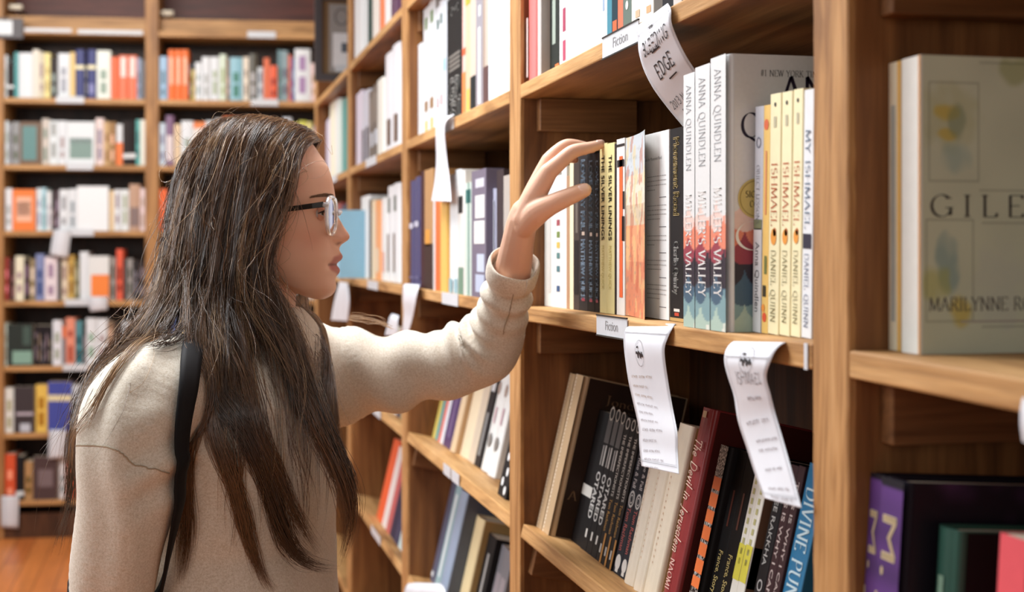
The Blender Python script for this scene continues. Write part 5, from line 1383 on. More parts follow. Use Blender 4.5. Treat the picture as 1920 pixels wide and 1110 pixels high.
# ------------------------------------------------------------------ the person
HD = 1.72
H0 = at(500, 400, HD)
MMP = HD / FPX                              # metres per pixel at the head
yaw = math.radians(-5)
HF = RGT * math.cos(yaw) - FWD * math.sin(yaw)      # the way she faces
HS = -(FWD * math.cos(yaw) + RGT * math.sin(yaw))   # towards her right side (the camera)
def head_pt(px, py, s_mm):
    return H0 + HF * ((px - 500) * MMP) + UP * ((400 - py) * MMP) + HS * (s_mm * .001)
def tab(x, pts):
    if x <= pts[0][0]: return pts[0][1]
    for (a, b), (c, d) in zip(pts, pts[1:]):
        if x <= c:
            f = (x - a) / (c - a); return b + (d - b) * f
    return pts[-1][1]
def smooth_tab(pts, lo, hi, step=1.0, k=3):
    xs = np.arange(lo, hi + step, step); ys = np.array([tab(x, pts) for x in xs])
    for _ in range(k):
        ys[1:-1] = .25 * ys[:-2] + .5 * ys[1:-1] + .25 * ys[2:]
    return lambda x: float(np.interp(x, xs, ys))
PROF = smooth_tab([(229, 492), (232, 507), (240, 541), (250, 562), (262, 579), (275, 590), (286, 597), (300, 607), (312, 614.7), (325, 619), (337, 622.5), (359, 626.5), (370, 628), (380, 627.5), (390, 627.5), (398, 630), (405, 633.5), (412, 637), (420, 641.5), (427, 645.6), (434, 650.5), (440, 654.5), (444, 655.5), (449, 653.5), (453, 648), (457, 641.5), (461, 637), (466, 635.2), (471, 636), (476, 639.8), (480, 642), (484, 641.5), (488, 638.8), (492, 633), (495.5, 628.5), (499, 631.5), (503, 636), (508, 637), (513, 635), (517, 630.5), (521, 628), (526, 628), (532, 629.5), (538, 630), (543, 629), (549, 626), (554, 621.5), (558, 615), (561, 606)], 229, 562)
BASE = smooth_tab([(229, 492), (232, 507), (240, 541), (250, 562), (262, 579), (275, 590), (286, 597), (300, 607), (312, 614.5), (325, 619), (337, 622.5), (359, 626), (372, 625), (385, 621), (400, 618), (420, 619), (440, 620), (461, 625), (480, 627), (496, 625), (521, 623), (535, 626), (545, 625), (554, 618.5), (558, 613), (561, 605)], 229, 562)
BACK = smooth_tab([(229, 470), (232, 452), (240, 428), (260, 400), (290, 376), (330, 360), (370, 356), (410, 362), (450, 380), (480, 412), (500, 455), (520, 497), (540, 536), (555, 568), (561, 590)], 229, 562)
WID = smooth_tab([(229, 8), (232, 20), (240, 38), (260, 55), (290, 66), (330, 72), (370, 73.5), (410, 71.5), (440, 69), (470, 65), (500, 59), (520, 52), (540, 40), (552, 28), (561, 12)], 229, 562)
FC = smooth_tab([(229, 480), (300, 468), (400, 474), (450, 484), (500, 508), (540, 566), (561, 598)], 229, 562)
SIG = [(372, 6), (385, 6), (412, 7.5), (430, 9.5), (441, 11.5), (450, 12), (458, 10), (466, 16), (480, 20), (500, 20), (521, 20), (535, 18), (561, 14)]
def gauss(x, s): return math.exp(-(x / s) ** 2)
def head_mesh():
    V = []; F = []
    rows = [229 + (561 - 229) * i / 190 for i in range(191)]
    half = 72
    th = [math.pi * ((j / half) ** 1.55) for j in range(half + 1)]
    TH = th + [-t for t in th[-2:0:-1]]
    n = len(TH)
    for py in rows:
        fb, fp, bk, w, fc, sg = BASE(py), PROF(py), BACK(py), WID(py), FC(py), tab(py, SIG)
        e = tab(py, [(229, 2.0), (300, 2.25), (400, 2.4), (500, 2.3), (545, 2.0)])
        for t in TH:
            c, s = math.cos(t), math.sin(t)
            cc = math.copysign(abs(c) ** (2 / e), c); ss = math.copysign(abs(s) ** (2 / e), s)
            x = fc + ((fb - fc) if c > 0 else (fc - bk)) * cc
            y = w * ss
            if c > 0:
                x += (fp - fb) * gauss(y, sg)
                a = abs(y)
                # alar wing, nostril crease, cheekbone, eye socket, brow, mouth corner
                k = 1 / (MMP * 1000)
                x += 4.6 * k * gauss(a - 12.5, 4.5) * gauss(py - 447, 9)
                x -= 2.0 * k * gauss(a - 19, 4) * gauss(py - 449, 13)
                x -= 6.5 * k * gauss(a - 30, 15) * gauss(py - 402, 17)
                x -= 4.5 * k * gauss(a - 15, 7) * gauss(py - 395, 14)
                x += 2.4 * k * gauss(a - 26, 16) * gauss(py - 371, 9)
                x -= 2.6 * k * gauss(a - 25, 6) * gauss(py - 498, 7)
                x += 2.0 * k * gauss(a - 36, 14) * gauss(py - 440, 22)
                yy = 2.2 * gauss(a - 56, 14) * gauss(py - 425, 20) + .0
                yy -= 2.5 * gauss(a - 52, 14) * gauss(py - 485, 24)
                y += math.copysign(yy, y) if a > 1e-6 else 0
            V.append(head_pt(x, py, y))
    R = len(rows)
    for i in range(R - 1):
        for j in range(n):
            F.append((i * n + j, (i + 1) * n + j, (i + 1) * n + (j + 1) % n, i * n + (j + 1) % n))
    F.append(tuple(range(n))); F.append(tuple((R - 1) * n + j for j in range(n - 1, -1, -1)))
    return V, F
def voxel_union(mb, voxel, smooth_it, name):
    o = mb.build(name)
    md = o.modifiers.new('union', 'REMESH'); md.mode = 'VOXEL'; md.voxel_size = voxel
    if smooth_it:
        sm = o.modifiers.new('soft', 'SMOOTH'); sm.factor = .5; sm.iterations = smooth_it
    dg = bpy.context.evaluated_depsgraph_get()
    me = bpy.data.meshes.new_from_object(o.evaluated_get(dg))
    old = o.data
    bpy.data.objects.remove(o); bpy.data.meshes.remove(old)
    me.name = name
    return me
def co_array(me):
    a = np.empty(len(me.vertices) * 3, dtype=np.float64); me.vertices.foreach_get('co', a); return a.reshape(-1, 3)

def skin_material():
    m, N, L, b = new_mat('skin')
    a = N.new('ShaderNodeAttribute'); a.attribute_name = 'Col'
    tc = N.new('ShaderNodeTexCoord'); nz = N.new('ShaderNodeTexNoise'); nz.inputs['Scale'].default_value = 260; nz.inputs['Detail'].default_value = 3
    L.new(tc.outputs['Object'], nz.inputs['Vector'])
    L.new(a.outputs['Color'], b.inputs['Base Color'])
    b.inputs['Roughness'].default_value = .48; b.inputs['Specular IOR Level'].default_value = .35
    b.inputs['Subsurface Weight'].default_value = .10
    b.inputs['Subsurface Radius'].default_value = (.9, .35, .18); b.inputs['Subsurface Scale'].default_value = .006
    bp = N.new('ShaderNodeBump'); bp.inputs['Strength'].default_value = .10; bp.inputs['Distance'].default_value = .0008
    L.new(nz.outputs['Fac'], bp.inputs['Height']); L.new(bp.outputs['Normal'], b.inputs['Normal'])
    return m
SKIN = skin_material()
foot = at(440, 900, 1.70); foot.z = 0
person = tag(empty('person', foot), 'person with long brown hair in a cream sweatshirt, reaching up to shelved books', 'person')
def P3(a): return at(a[0], a[1], a[2])

# body: head, neck, trunk, both arms and hands, legs: one surface
bm_ = MB(); none = SKIN
hv, hf = head_mesh(); bm_.add(hv, hf, none)
bm_.tube([head_pt(478, 470, 0), head_pt(478, 520, 0), head_pt(474, 570, 0), head_pt(462, 640, 0)], [.052, .050, .052, .062], none, 28)
def loft(mb, rows, m, n=40, ex=2.3):
    """rows: (py, centre px, half depth px, half breadth m, centre distance) - oval slices of the trunk"""
    V = []; F = []
    for py, cx, a, b, d in rows:
        c = at(cx, py, d)
        for k in range(n):
            t = 2 * math.pi * k / n; ct, st = math.cos(t), math.sin(t)
            x = math.copysign(abs(ct) ** (2 / ex), ct) * a * d / FPX; y = math.copysign(abs(st) ** (2 / ex), st) * b
            V.append(c + RGT * x - FWD * y)
    R = len(rows)
    for i in range(R - 1):
        for k in range(n): F.append((i * n + k, (i + 1) * n + k, (i + 1) * n + (k + 1) % n, i * n + (k + 1) % n))
    F.append(tuple(range(n))); F.append(tuple((R - 1) * n + k for k in range(n - 1, -1, -1)))
    mb.add(V, F, m, True)
TRUNK = [(600, 480, 70, .060, 1.71), (625, 474, 92, .080, 1.72), (660, 462, 116, .112, 1.715), (710, 452, 138, .140, 1.71), (790, 445, 158, .155, 1.70), (900, 440, 164, .145, 1.70), (1020, 440, 158, .140, 1.70), (1150, 436, 168, .155, 1.70), (1300, 432, 172, .165, 1.70)]
loft(bm_, TRUNK, none)
NEAR = [((350, 725, 1.60), .056), ((292, 740, 1.54), .0585), ((254, 790, 1.51), .0565), ((240, 850, 1.497), .055), ((235, 950, 1.495), .050), ((222, 1050, 1.50), .0455), ((205, 1180, 1.52), .042), ((215, 1330, 1.55), .036)]
FAR = [((470, 672, 1.80), .070), ((545, 690, 1.845), .073), ((640, 704, 1.865), .064), ((720, 699, 1.870), .0535), ((800, 689, 1.868), .0455), ((865, 672, 1.862), .0475), ((908, 655, 1.852), .046), ((932, 620, 1.835), .0385), ((944, 575, 1.81), .0335), ((956, 530, 1.78), .0305), ((962, 506, 1.763), .0298)]
bm_.tube([P3(a) for a, r in NEAR], [r - .016 for a, r in NEAR], none, 20)
bm_.tube([P3(a) for a, r in FAR], [max(r - .018, .022) for a, r in FAR], none, 20)
def limb(pts, mb=bm_, n=16):
    """rounded, tapering chain through (px, py, d, r) with the radius eased between joints"""
    P = []; R = []
    for i in range(len(pts) - 1):
        for q in range(5):
            f = q / 5
            P.append(catmull([P3(p) for p in pts], (i + f) / (len(pts) - 1))); R.append(pts[i][3] * (1 - f) + pts[i + 1][3] * f)
    P.append(P3(pts[-1])); R.append(pts[-1][3])
    a = (P[0] - P[1]).normalized(); b = (P[-1] - P[-2]).normalized()
    r0, r1 = R[0], R[-1]
    pre = [(P[0] + a * r0 * math.sin(x), r0 * math.cos(x)) for x in (1.45, 1.1, .7, .35)]
    post = [(P[-1] + b * r1 * math.sin(x), r1 * math.cos(x)) for x in (.35, .7, 1.1, 1.45)]
    mb.tube([p for p, r in pre] + P + [p for p, r in post], [r for p, r in pre] + R + [r for p, r in post], none, n)
limb([(955, 540, 1.785, .0245), (964, 495, 1.757, .0225), (971, 455, 1.742, .0200), (977, 425, 1.735, .0192), (985, 400, 1.728, .0185)])
limb([(982, 412, 1.722, .0150), (1002, 368, 1.716, .0140), (1028, 323, 1.712, .0112)])            # metacarpals
limb([(980, 410, 1.738, .0150), (1003, 360, 1.736, .0135), (1030, 303, 1.735, .0110)])
limb([(979, 412, 1.752, .0140), (1002, 362, 1.755, .0125), (1028, 307, 1.757, .0105)])
limb([(980, 418, 1.762, .0130), (1000, 372, 1.770, .0115), (1021, 319, 1.777, .0098)])
limb([(1028, 323, 1.712, .0110), (1050, 304, 1.711, .0096), (1074, 284.5, 1.712, .0088), (1104, 277, 1.713, .0072), (1127, 270.5, 1.713, .0056)])   # index
limb([(1030, 302, 1.735, .0108), (1048, 283, 1.736, .0092), (1066, 273, 1.738, .0086), (1092, 275, 1.741, .0070), (1110, 279, 1.742, .0058)])      # middle
limb([(1028, 306, 1.757, .0102), (1045, 289, 1.760, .0088), (1062, 280, 1.763, .0080), (1084, 281, 1.766, .0066), (1096, 283, 1.767, .0056)])      # ring
limb([(1021, 318, 1.777, .0095), (1036, 304, 1.781, .0080), (1052, 297, 1.784, .0072), (1068, 297, 1.787, .0060), (1078, 299, 1.788, .0050)])      # little
limb([(984, 424, 1.722, .0140), (1006, 399, 1.709, .0158), (1034, 383.5, 1.703, .0125), (1066, 369, 1.704, .0108), (1086, 360.5, 1.706, .0098), (1096, 356.5, 1.707, .0088)])   # thumb
# hand of the arm that hangs down (below the picture's edge)
limb([(215, 1330, 1.55, .022), (222, 1390, 1.555, .020), (230, 1440, 1.56, .024)]); limb([(228, 1420, 1.545, .018), (236, 1480, 1.55, .017)]); limb([(226, 1420, 1.57, .018), (232, 1480, 1.575, .016)])
for k in range(4):
    limb([(236 - k, 1480, 1.538 + .015 * k, .0095), (246 - k, 1530 - abs(k - 1) * 6, 1.540 + .015 * k, .0085), (250 - k, 1566 - abs(k - 1) * 10, 1.545 + .015 * k, .0065)])
limb([(240, 1410, 1.535, .012), (262, 1450, 1.53, .0105), (270, 1490, 1.53, .0085)])
# legs and feet
WORLD_LEG = []
for sd in (-.085, .085):
    hip = at(432, 1300, 1.70) - FWD * sd; hip.z = .86
    knee = hip.copy(); knee.z = .46; knee += RGT * .015
    ank = hip.copy(); ank.z = .09; ank -= RGT * .01
    toe = ank + RGT * .15; toe.z = .035
    WORLD_LEG.append((hip, knee, ank, toe))
    bm_.tube([hip + UP * .06, hip, (hip + knee) / 2, knee, (knee + ank) / 2, ank, ank - UP * .05], [.08, .085, .07, .052, .052, .036, .034], none, 18)
    bm_.tube([ank - UP * .05 - RGT * .02, (ank + toe) / 2 - UP * .02, toe], [.035, .035, .028], none, 14)
body_me = voxel_union(bm_, .0016, 3, 'body')
body_me.materials.clear(); body_me.materials.append(SKIN)
body_me.polygons.foreach_set('use_smooth', [True] * len(body_me.polygons))
co = co_array(body_me)
rel = co - np.array(H0)
fx = 500 + rel @ np.array(HF) / MMP; fy = 400 - rel[:, 2] / MMP; fs = rel @ np.array(HS) * 1000
skin = np.array([lin(228), lin(180), lin(152)]); cols = np.tile(skin, (len(co), 1))
def blend(mask, c, k=1.0):
    global cols
    w = np.clip(mask, 0, 1)[:, None] * k
    cols = cols * (1 - w) + np.array(L3(c)) * w
g = lambda x, s: np.exp(-(x / s) ** 2)
onface = (fx > 540)
blend(onface * g(fx - 585, 30) * g(fy - 450, 26), (206, 134, 112), .45)                     # cheek
blend(onface * g(fx - 648, 14) * g(fy - 444, 12), (208, 138, 116), .5)                      # nose tip
up_l = 1 / (1 + np.exp(-(fy - (473.5 + np.abs(fs) * .35)) * 1.1)); lo_l = 1 / (1 + np.exp((fy - (519 - np.abs(fs) * .55)) * 1.0))
blend(up_l * lo_l * (fx > 612) * (fx < 680) * (np.abs(fs) < 27) / (1 + np.exp((np.abs(fs) - 23) * 1.0)), (178, 96, 88), .85)    # lips
blend(onface * (fx < 680) * (fx > 600) * g(fy - 496, 2.2) * (np.abs(fs) < 25), (96, 44, 42), .7)
blend(onface * g(np.abs(fs) - 9, 4) * g(fy - 456.5, 3.5) * (fx > 622) * (fx < 680), (120, 62, 52), .7)   # nostrils
blend(onface * g(fx - 603, 14) * g(fy - 401, 11), (178, 120, 104), .35)                     # eye region
# finger nails
def nail(px, py, d, r, k=.55):
    c = np.array(at(px, py, d)); dist = np.linalg.norm(co - c, axis=1)
    blend(1 / (1 + np.exp((dist - r) * 2200)), (232, 186, 170), k)
nail(1097, 353, 1.697, .0070); nail(1129, 265, 1.708, .0052); 
ca = body_me.color_attributes.new('Col', 'FLOAT_COLOR', 'POINT')
arr = np.ones((len(co), 4), dtype=np.float32); arr[:, :3] = cols; ca.data.foreach_set('color', arr.ravel())
body = bpy.data.objects.new('body', body_me); COL.objects.link(body); adopt(body, person)

# finger nails: thin glossy plates bedded on the finger tips
nail_m = flat((236, 196, 178), .22, .6)
bvh_body = BVHTree.FromPolygons([v.co.copy() for v in body_me.vertices], [tuple(p.vertices) for p in body_me.polygons])
def nail_plate(c, along, look, hw, hl):
    along = Vector(along).normalized(); look = Vector(look).normalized(); side = along.cross(look).normalized()
    V = []; n = 10
    for i in range(n + 1):
        for j in range(n + 1):
            u, v = i / n * 2 - 1, j / n * 2 - 1
            su, sv = u * math.sqrt(max(0, 1 - v * v / 2.6)), v * math.sqrt(max(0, 1 - u * u / 2.6))
            p = Vector(c) + side * (su * hw) + along * (sv * hl) - look * .03
            h = bvh_body.ray_cast(p, look)
            q = h[0] if h[0] is not None else Vector(c)
            V.append(q - look * (.00055 if max(abs(u), abs(v)) < .95 else .0001))
    m = MB(); m.add(V, [(i * (n + 1) + j, i * (n + 1) + j + 1, (i + 1) * (n + 1) + j + 1, (i + 1) * (n + 1) + j) for i in range(n) for j in range(n)], nail_m, True)
    return adopt(m.build('fingernail'), person)
tdir = at(1096, 356.5, 1.707) - at(1066, 369, 1.704)
nail_plate(at(1096, 356.5, 1.707), tdir, (FWD - UP * .55 + RGT * .1), .0056, .0072)
idir = at(1127, 270.5, 1.713) - at(1104, 277, 1.713)
nail_plate(at(1126, 270.5, 1.713), idir, (FWD * .35 - UP), .0043, .0058)

# eyes with lids
white_m = flat((228, 222, 216), .18, .6); iris_m = flat((70, 46, 32), .15, .6); pupil_m = flat((12, 10, 10), .1, .6)
lash = flat((34, 24, 20), .6)
for sd in (1, -1):
    c = head_pt(589.5, 401, 31 * sd)
    m = MB(); R = .0120
    def sph(az, el, r): return c + (HF * (math.cos(el) * math.cos(az)) + HS * (sd * math.cos(el) * math.sin(az)) + UP * math.sin(el)) * r
    # eyeball: rings round the gaze
    ga, ge = math.radians(6), math.radians(-3)
    gz = (sph(ga, ge, 1) - c).normalized(); gx = gz.cross(UP).normalized(); gy = gx.cross(gz)
    n = 24; rings = [0, 8, 14, 22, 28, 31, 45, 65, 90, 120, 150, 180]
    V = []; 
    for a in rings:
        for k in range(n):
            t = 2 * math.pi * k / n; A = math.radians(a)
            V.append(c + (gz * math.cos(A) + (gx * math.cos(t) + gy * math.sin(t)) * math.sin(A)) * (R + (.0004 if a < 28 else 0)))
    for i in range(len(rings) - 1):
        mm = pupil_m if rings[i + 1] <= 14 else (iris_m if rings[i + 1] <= 31 else white_m)
        m.add([V[i * n + k] for k in range(n)] + [V[(i + 1) * n + k] for k in range(n)], [(k, (k + 1) % n, n + (k + 1) % n, n + k) for k in range(n)], mm, True)
    e = adopt(m.build('eye'), person); e['label'] = 'brown eye'
    # lids hug the eyeball above and below the opening
    m = MB()
    lidcol = L3((198, 142, 118))
    for upper in (True, False):
        V = []; na = 26; ne = 9
        for i in range(na + 1):
            az = math.radians(-58 + 122 * i / na)
            q = max(0, 1 - ((math.degrees(az) - 3) / 60) ** 2)
            edge = math.radians((15 * q - 2) if upper else (-13 * q - 2))
            far = math.radians(78 if upper else -70)
            for j in range(ne + 1):
                f = j / ne; el = edge + (far - edge) * f
                V.append(sph(az, el, R + .0013 - .0004 * f))
        m.add(V, [(i * (ne + 1) + j, i * (ne + 1) + j + 1, (i + 1) * (ne + 1) + j + 1, (i + 1) * (ne + 1) + j) for i in range(na) for j in range(ne)], SKIN, True, [lidcol] * len(V))
        ed = [V[i * (ne + 1)] for i in range(na + 1)]
        m.tube([p + (p - c).normalized() * .0002 for p in ed], .0007 if upper else .0004, SKIN if not upper else lash, 6)
        if upper:
            for i in range(3, na, 1):
                p = ed[i]; o_ = (p - c).normalized()
                m.tube([p, p + o_ * .004 + UP * -.0006, p + o_ * .0075 + UP * .0022], [.00028, .0002, .00008], lash, 4)
    l_ = adopt(m.build('eyelid'), person)
# brows
bro = flat((122, 88, 64), .6)
rnd = random.Random(11)
bvh_body = BVHTree.FromPolygons([v.co.copy() for v in body_me.vertices], [tuple(p.vertices) for p in body_me.polygons])
for sd in (1, -1):
    m = MB()
    for k in range(420):
        f = rnd.random(); 
        s = 16 + 36 * f; py = 372.5 - 5.0 * math.sin(f * 2.2) + 6.5 * max(0, f - .55) + rnd.uniform(-3.6, 3.6) * (1 - .5 * f)
        p = head_pt(640, py, s * sd)
        hit = bvh_body.ray_cast(p, -HF)
        if hit[0] is None: continue
        q = hit[0]; nn = hit[1]
        dirv = (HS * sd * .9 - HF * .55 + UP * (.35 - .5 * f)).normalized(); dirv = (dirv - nn * dirv.dot(nn)).normalized()
        m.tube([q + nn * .0003, q + dirv * .0035 + nn * .0010, q + dirv * .0065 + nn * .0008], [.00034, .0003, .0001], bro, 3)
    adopt(m.build('eyebrow'), person)

# ---- clothes -------------------------------------------------------
def knit_material():
    m, N, L, b = new_mat('sweatshirt_fleece')
    tc = N.new('ShaderNodeTexCoord')
    n1 = N.new('ShaderNodeTexNoise'); n1.inputs['Scale'].default_value = 900; n1.inputs['Detail'].default_value = 3
    n2 = N.new('ShaderNodeTexNoise'); n2.inputs['Scale'].default_value = 420; n2.inputs['Detail'].default_value = 4
    L.new(tc.outputs['Object'], n1.inputs['Vector']); L.new(tc.outputs['Object'], n2.inputs['Vector'])
    ad = N.new('ShaderNodeMath'); ad.operation = 'ADD'; L.new(n1.outputs['Fac'], ad.inputs[0]); L.new(n2.outputs['Fac'], ad.inputs[1])
    cr = N.new('ShaderNodeValToRGB'); cr.color_ramp.elements[0].position = .36; cr.color_ramp.elements[0].color = rgb((206, 193, 172))
    cr.color_ramp.elements[1].position = .62; cr.color_ramp.elements[1].color = rgb((236, 228, 214))
    mu = N.new('ShaderNodeMath'); mu.operation = 'MULTIPLY'; mu.inputs[1].default_value = .5
    L.new(ad.outputs[0], mu.inputs[0]); L.new(mu.outputs[0], cr.inputs['Fac']); L.new(cr.outputs['Color'], b.inputs['Base Color'])
    b.inputs['Roughness'].default_value = .95; b.inputs['Specular IOR Level'].default_value = .1
    b.inputs['Sheen Weight'].default_value = .25; b.inputs['Sheen Roughness'].default_value = .5
    bp = N.new('ShaderNodeBump'); bp.inputs['Strength'].default_value = .35; bp.inputs['Distance'].default_value = .0012
    L.new(mu.outputs[0], bp.inputs['Height']); L.new(bp.outputs['Normal'], b.inputs['Normal'])
    return m
KNIT = knit_material()
sm_ = MB()
loft(sm_, [(576, 497, 66, .050, 1.715), (592, 494, 84, .066, 1.715), (612, 487, 106, .088, 1.715), (640, 473, 126, .118, 1.715), (680, 458, 148, .150, 1.71), (740, 448, 168, .172, 1.705), (820, 443, 180, .172, 1.70), (900, 440, 188, .163, 1.70), (1000, 438, 188, .158, 1.70), (1120, 436, 196, .168, 1.70), (1260, 434, 196, .178, 1.70), (1330, 434, 188, .172, 1.70)], KNIT, 56)
def smooth_chain(ch, k=6):
    P = [P3(a) for a, r in ch]; n = len(ch) - 1
    pts = []; rad = []
    for i in range(n * k + 1):
        t = i / (n * k); pts.append(catmull(P, t)); j = min(int(t * n), n - 1); f = t * n - j
        rad.append(ch[j][1] * (1 - f) + ch[j + 1][1] * f)
    return pts, rad
np_, nr_ = smooth_chain(NEAR); fp_, fr_ = smooth_chain(FAR)
sm_.tube(np_, nr_, KNIT, 32); sm_.tube(fp_, fr_, KNIT, 32)
sw_me = voxel_union(sm_, .0035, 8, 'sweatshirt')
sw_me.materials.clear(); sw_me.materials.append(KNIT)
co = co_array(sw_me); nrm = np.empty(len(sw_me.vertices) * 3); sw_me.vertices.foreach_get('normal', nrm); nrm = nrm.reshape(-1, 3)
# folds: ridges run round the bent elbow, slant over the upper arm, hang down the near sleeve and the front
def chain_param(pts, q):
    A = np.array([tuple(p) for p in pts]); d = ((q[:, None, :] - A[None]) ** 2).sum(2); k = d.argmin(1)
    L_ = np.concatenate([[0], np.cumsum(np.linalg.norm(np.diff(A, axis=0), axis=1))])
    return k, L_[k], np.sqrt(d[np.arange(len(q)), k]), A
kf, lf, df, Af = chain_param(fp_, co); kn, ln, dn, An = chain_param(np_, co)
# smooth arc length: project on the tangent
def refine(k, l, A, q):
    T = np.gradient(A, axis=0); T /= np.linalg.norm(T, axis=1)[:, None]
    return l + ((q - A[k]) * T[k]).sum(1)
lf = refine(kf, lf, Af, co); ln = refine(kn, ln, An, co)
rf = np.array(fr_)[kf]; rn = np.array(nr_)[kn]
disp = np.zeros(len(co))
elb = lf[np.argmin(np.linalg.norm(co - np.array(P3((905, 655, 1.85))), axis=1))]
far_w = np.clip(1.3 - np.abs(df - rf) / .02, 0, 1) * (df < rn * 0 + .085)
upv = nrm[:, 2]
lv = nrm @ np.array(-RGT)
wob = np.array([mnoise.noise(Vector((p[0] * 9, p[1] * 9, p[2] * 9))) for p in co])
wob2 = np.array([mnoise.noise(Vector((p[0] * 22 + 7, p[1] * 22, p[2] * 22))) for p in co])
inner = np.clip(.35 + .65 * (upv * .6 + lv * .8), 0, 1)
elbow = np.exp(-((lf - elb) / .060) ** 2)
disp += far_w * elbow * inner * .0075 * np.sin((lf + .012 * wob) * 2 * math.pi / .026)
slant = lf + .5 * (co[:, 2] - Af[kf][:, 2]) + .03 * wob
disp += far_w * np.exp(-((lf - elb + .17) / .11) ** 2) * .0058 * np.sin(slant * 2 * math.pi / .078)
disp += far_w * np.exp(-((lf - elb - .10) / .06) ** 2) * .0032 * np.sin((lf + .3 * (co[:, 2] - Af[kf][:, 2]) + .02 * wob) * 2 * math.pi / .034)
near_w = np.clip(1.3 - np.abs(dn - rn) / .02, 0, 1)
ang = (co - An[kn]) @ np.array(RGT)
disp += near_w * np.clip(ln / .10, 0, 1) * .0022 * np.sin((ang + .018 * wob + .012 * np.sin(ln * 14)) * 2 * math.pi / .045)
disp += near_w * np.exp(-((ln - .15) / .04) ** 2) * np.clip(ang / .03, 0, 1) * .0035 * np.sin((ln + .55 * ang + .02 * wob) * 2 * math.pi / .040)
disp += .0034 * wob + .0012 * wob2
co2 = co + nrm * disp[:, None]
sw_me.vertices.foreach_set('co', co2.ravel()); sw_me.update()
sw_me.polygons.foreach_set('use_smooth', [True] * len(sw_me.polygons))
sweat = bpy.data.objects.new('sweatshirt', sw_me); COL.objects.link(sweat); adopt(sweat, person)
bvh_sw = BVHTree.FromPolygons([v.co.copy() for v in sw_me.vertices], [tuple(p.vertices) for p in sw_me.polygons])
# cuff: a turned band with an open end
m = MB()
ax = (P3((968, 478, 1.747)) - P3((955, 535, 1.783))).normalized()
cc = P3((962.5, 503, 1.762))
u_ = (RGT - ax * RGT.dot(ax)).normalized(); v_ = ax.cross(u_)
prof = [(-.020, .0305), (-.016, .0325), (-.006, .0330), (.004, .0325), (.0085, .0315), (.0100, .0300), (.0085, .0285), (.002, .0275), (-.016, .0272)]
n = 44; V = []
for h, r in prof:
    for k in range(n):
        t = 2 * math.pi * k / n
        V.append(cc + ax * (h + .0012 * math.sin(3 * t + 1)) + (u_ * math.cos(t) + v_ * math.sin(t)) * (r + .0006 * math.sin(5 * t)))
m.add(V, [(i * n + k, i * n + (k + 1) % n, (i + 1) * n + (k + 1) % n, (i + 1) * n + k) for i in range(len(prof) - 1) for k in range(n)], KNIT, True)
m.tube([cc + ax * h + (u_ * math.cos(.95 - 2.0) + v_ * math.sin(.95 - 2.0)) * r for h, r in ((-.020, .0318), (-.006, .0340), (.008, .0326))], .0012, KNIT, 8)
adopt(m.build('cuff'), person)
# dropped shoulder seam and sleeve seam, stitched into the surface
seam_m = flat((176, 160, 138), .9, .1)
def seam_from(pts, name, r=.0009):
    P = []
    for i in range(41):
        q = catmull(pts, i / 40)
        h = bvh_sw.find_nearest(q)
        P.append(h[0] + h[1] * .0001)
    m = MB(); m.tube(P, r, seam_m, 6); return adopt(m.build(name), person)
seam_from([at(150, 836, 1.47), at(195, 838, 1.44), at(250, 862, 1.43), at(322, 892, 1.47)], 'shoulder_seam')
seam_from([at(968, 520, 1.70), at(962, 580, 1.74), at(945, 650, 1.78)], 'sleeve_seam', .0007)
# trousers and shoes
denim = flat((44, 48, 60), .85, .2)
tm = MB()
loft(tm, [(1230, 432, 178, .163, 1.70), (1330, 432, 184, .170, 1.70), (1400, 432, 180, .172, 1.70)], denim)
for hip, knee, ank, toe in WORLD_LEG:
    tm.tube([hip + UP * .07, hip, (hip + knee) / 2, knee, (knee + ank) / 2, ank + UP * .01], [.098, .098, .086, .068, .066, .056], denim, 22)
me = voxel_union(tm, .005, 6, 'trousers'); me.materials.clear(); me.materials.append(denim)
me.polygons.foreach_set('use_smooth', [True] * len(me.polygons))
o = bpy.data.objects.new('trousers', me); COL.objects.link(o); adopt(o, person)
shoe = flat((36, 32, 32), .5)
for hip, knee, ank, toe in WORLD_LEG:
    m = MB(); b0 = ank.copy(); b0.z = 0
    secs = [(-.055, .028, .075), (-.045, .036, .085), (.0, .038, .085), (.06, .043, .062), (.12, .047, .050), (.17, .042, .042), (.20, .026, .032)]
    V = []; n = 20
    for x, w_, h in secs:
        for k in range(n):
            t = 2 * math.pi * k / n
            V.append(b0 + RGT * x + FWD * (w_ * math.cos(t)) + UP * max(.0005, h * .5 + h * .5 * math.sin(t) * (1 if math.sin(t) > 0 else 1.3)))
    R = len(secs)
    m.add(V, [(i * n + k, i * n + (k + 1) % n, (i + 1) * n + (k + 1) % n, (i + 1) * n + k) for i in range(R - 1) for k in range(n)] + [tuple(range(n)), tuple((R - 1) * n + k for k in range(n))], shoe, True)
    adopt(m.build('shoe'), person)

# ---- eyeglasses -----------------------------------------------------
gl = tag(empty('eyeglasses', head_pt(622, 405, 0)), 'eyeglasses with clear front rims and black temples, worn by the reaching person', 'glasses')
clear, N_, L_2, b_ = new_mat('clear_acetate')
b_.inputs['Base Color'].default_value = (.92, .92, .93, 1); b_.inputs['Roughness'].default_value = .12
b_.inputs['Transmission Weight'].default_value = .65; b_.inputs['IOR'].default_value = 1.46
lens, N_, L_2, b_ = new_mat('lens_glass')
tr = N_.new('ShaderNodeBsdfTransparent'); gs = N_.new('ShaderNodeBsdfGlossy'); gs.inputs['Roughness'].default_value = .02
lw = N_.new('ShaderNodeFresnel'); lw.inputs['IOR'].default_value = 1.45; mxs = N_.new('ShaderNodeMixShader')
L_2.new(lw.outputs['Fac'], mxs.inputs[0]); L_2.new(tr.outputs[0], mxs.inputs[1]); L_2.new(gs.outputs[0], mxs.inputs[2])
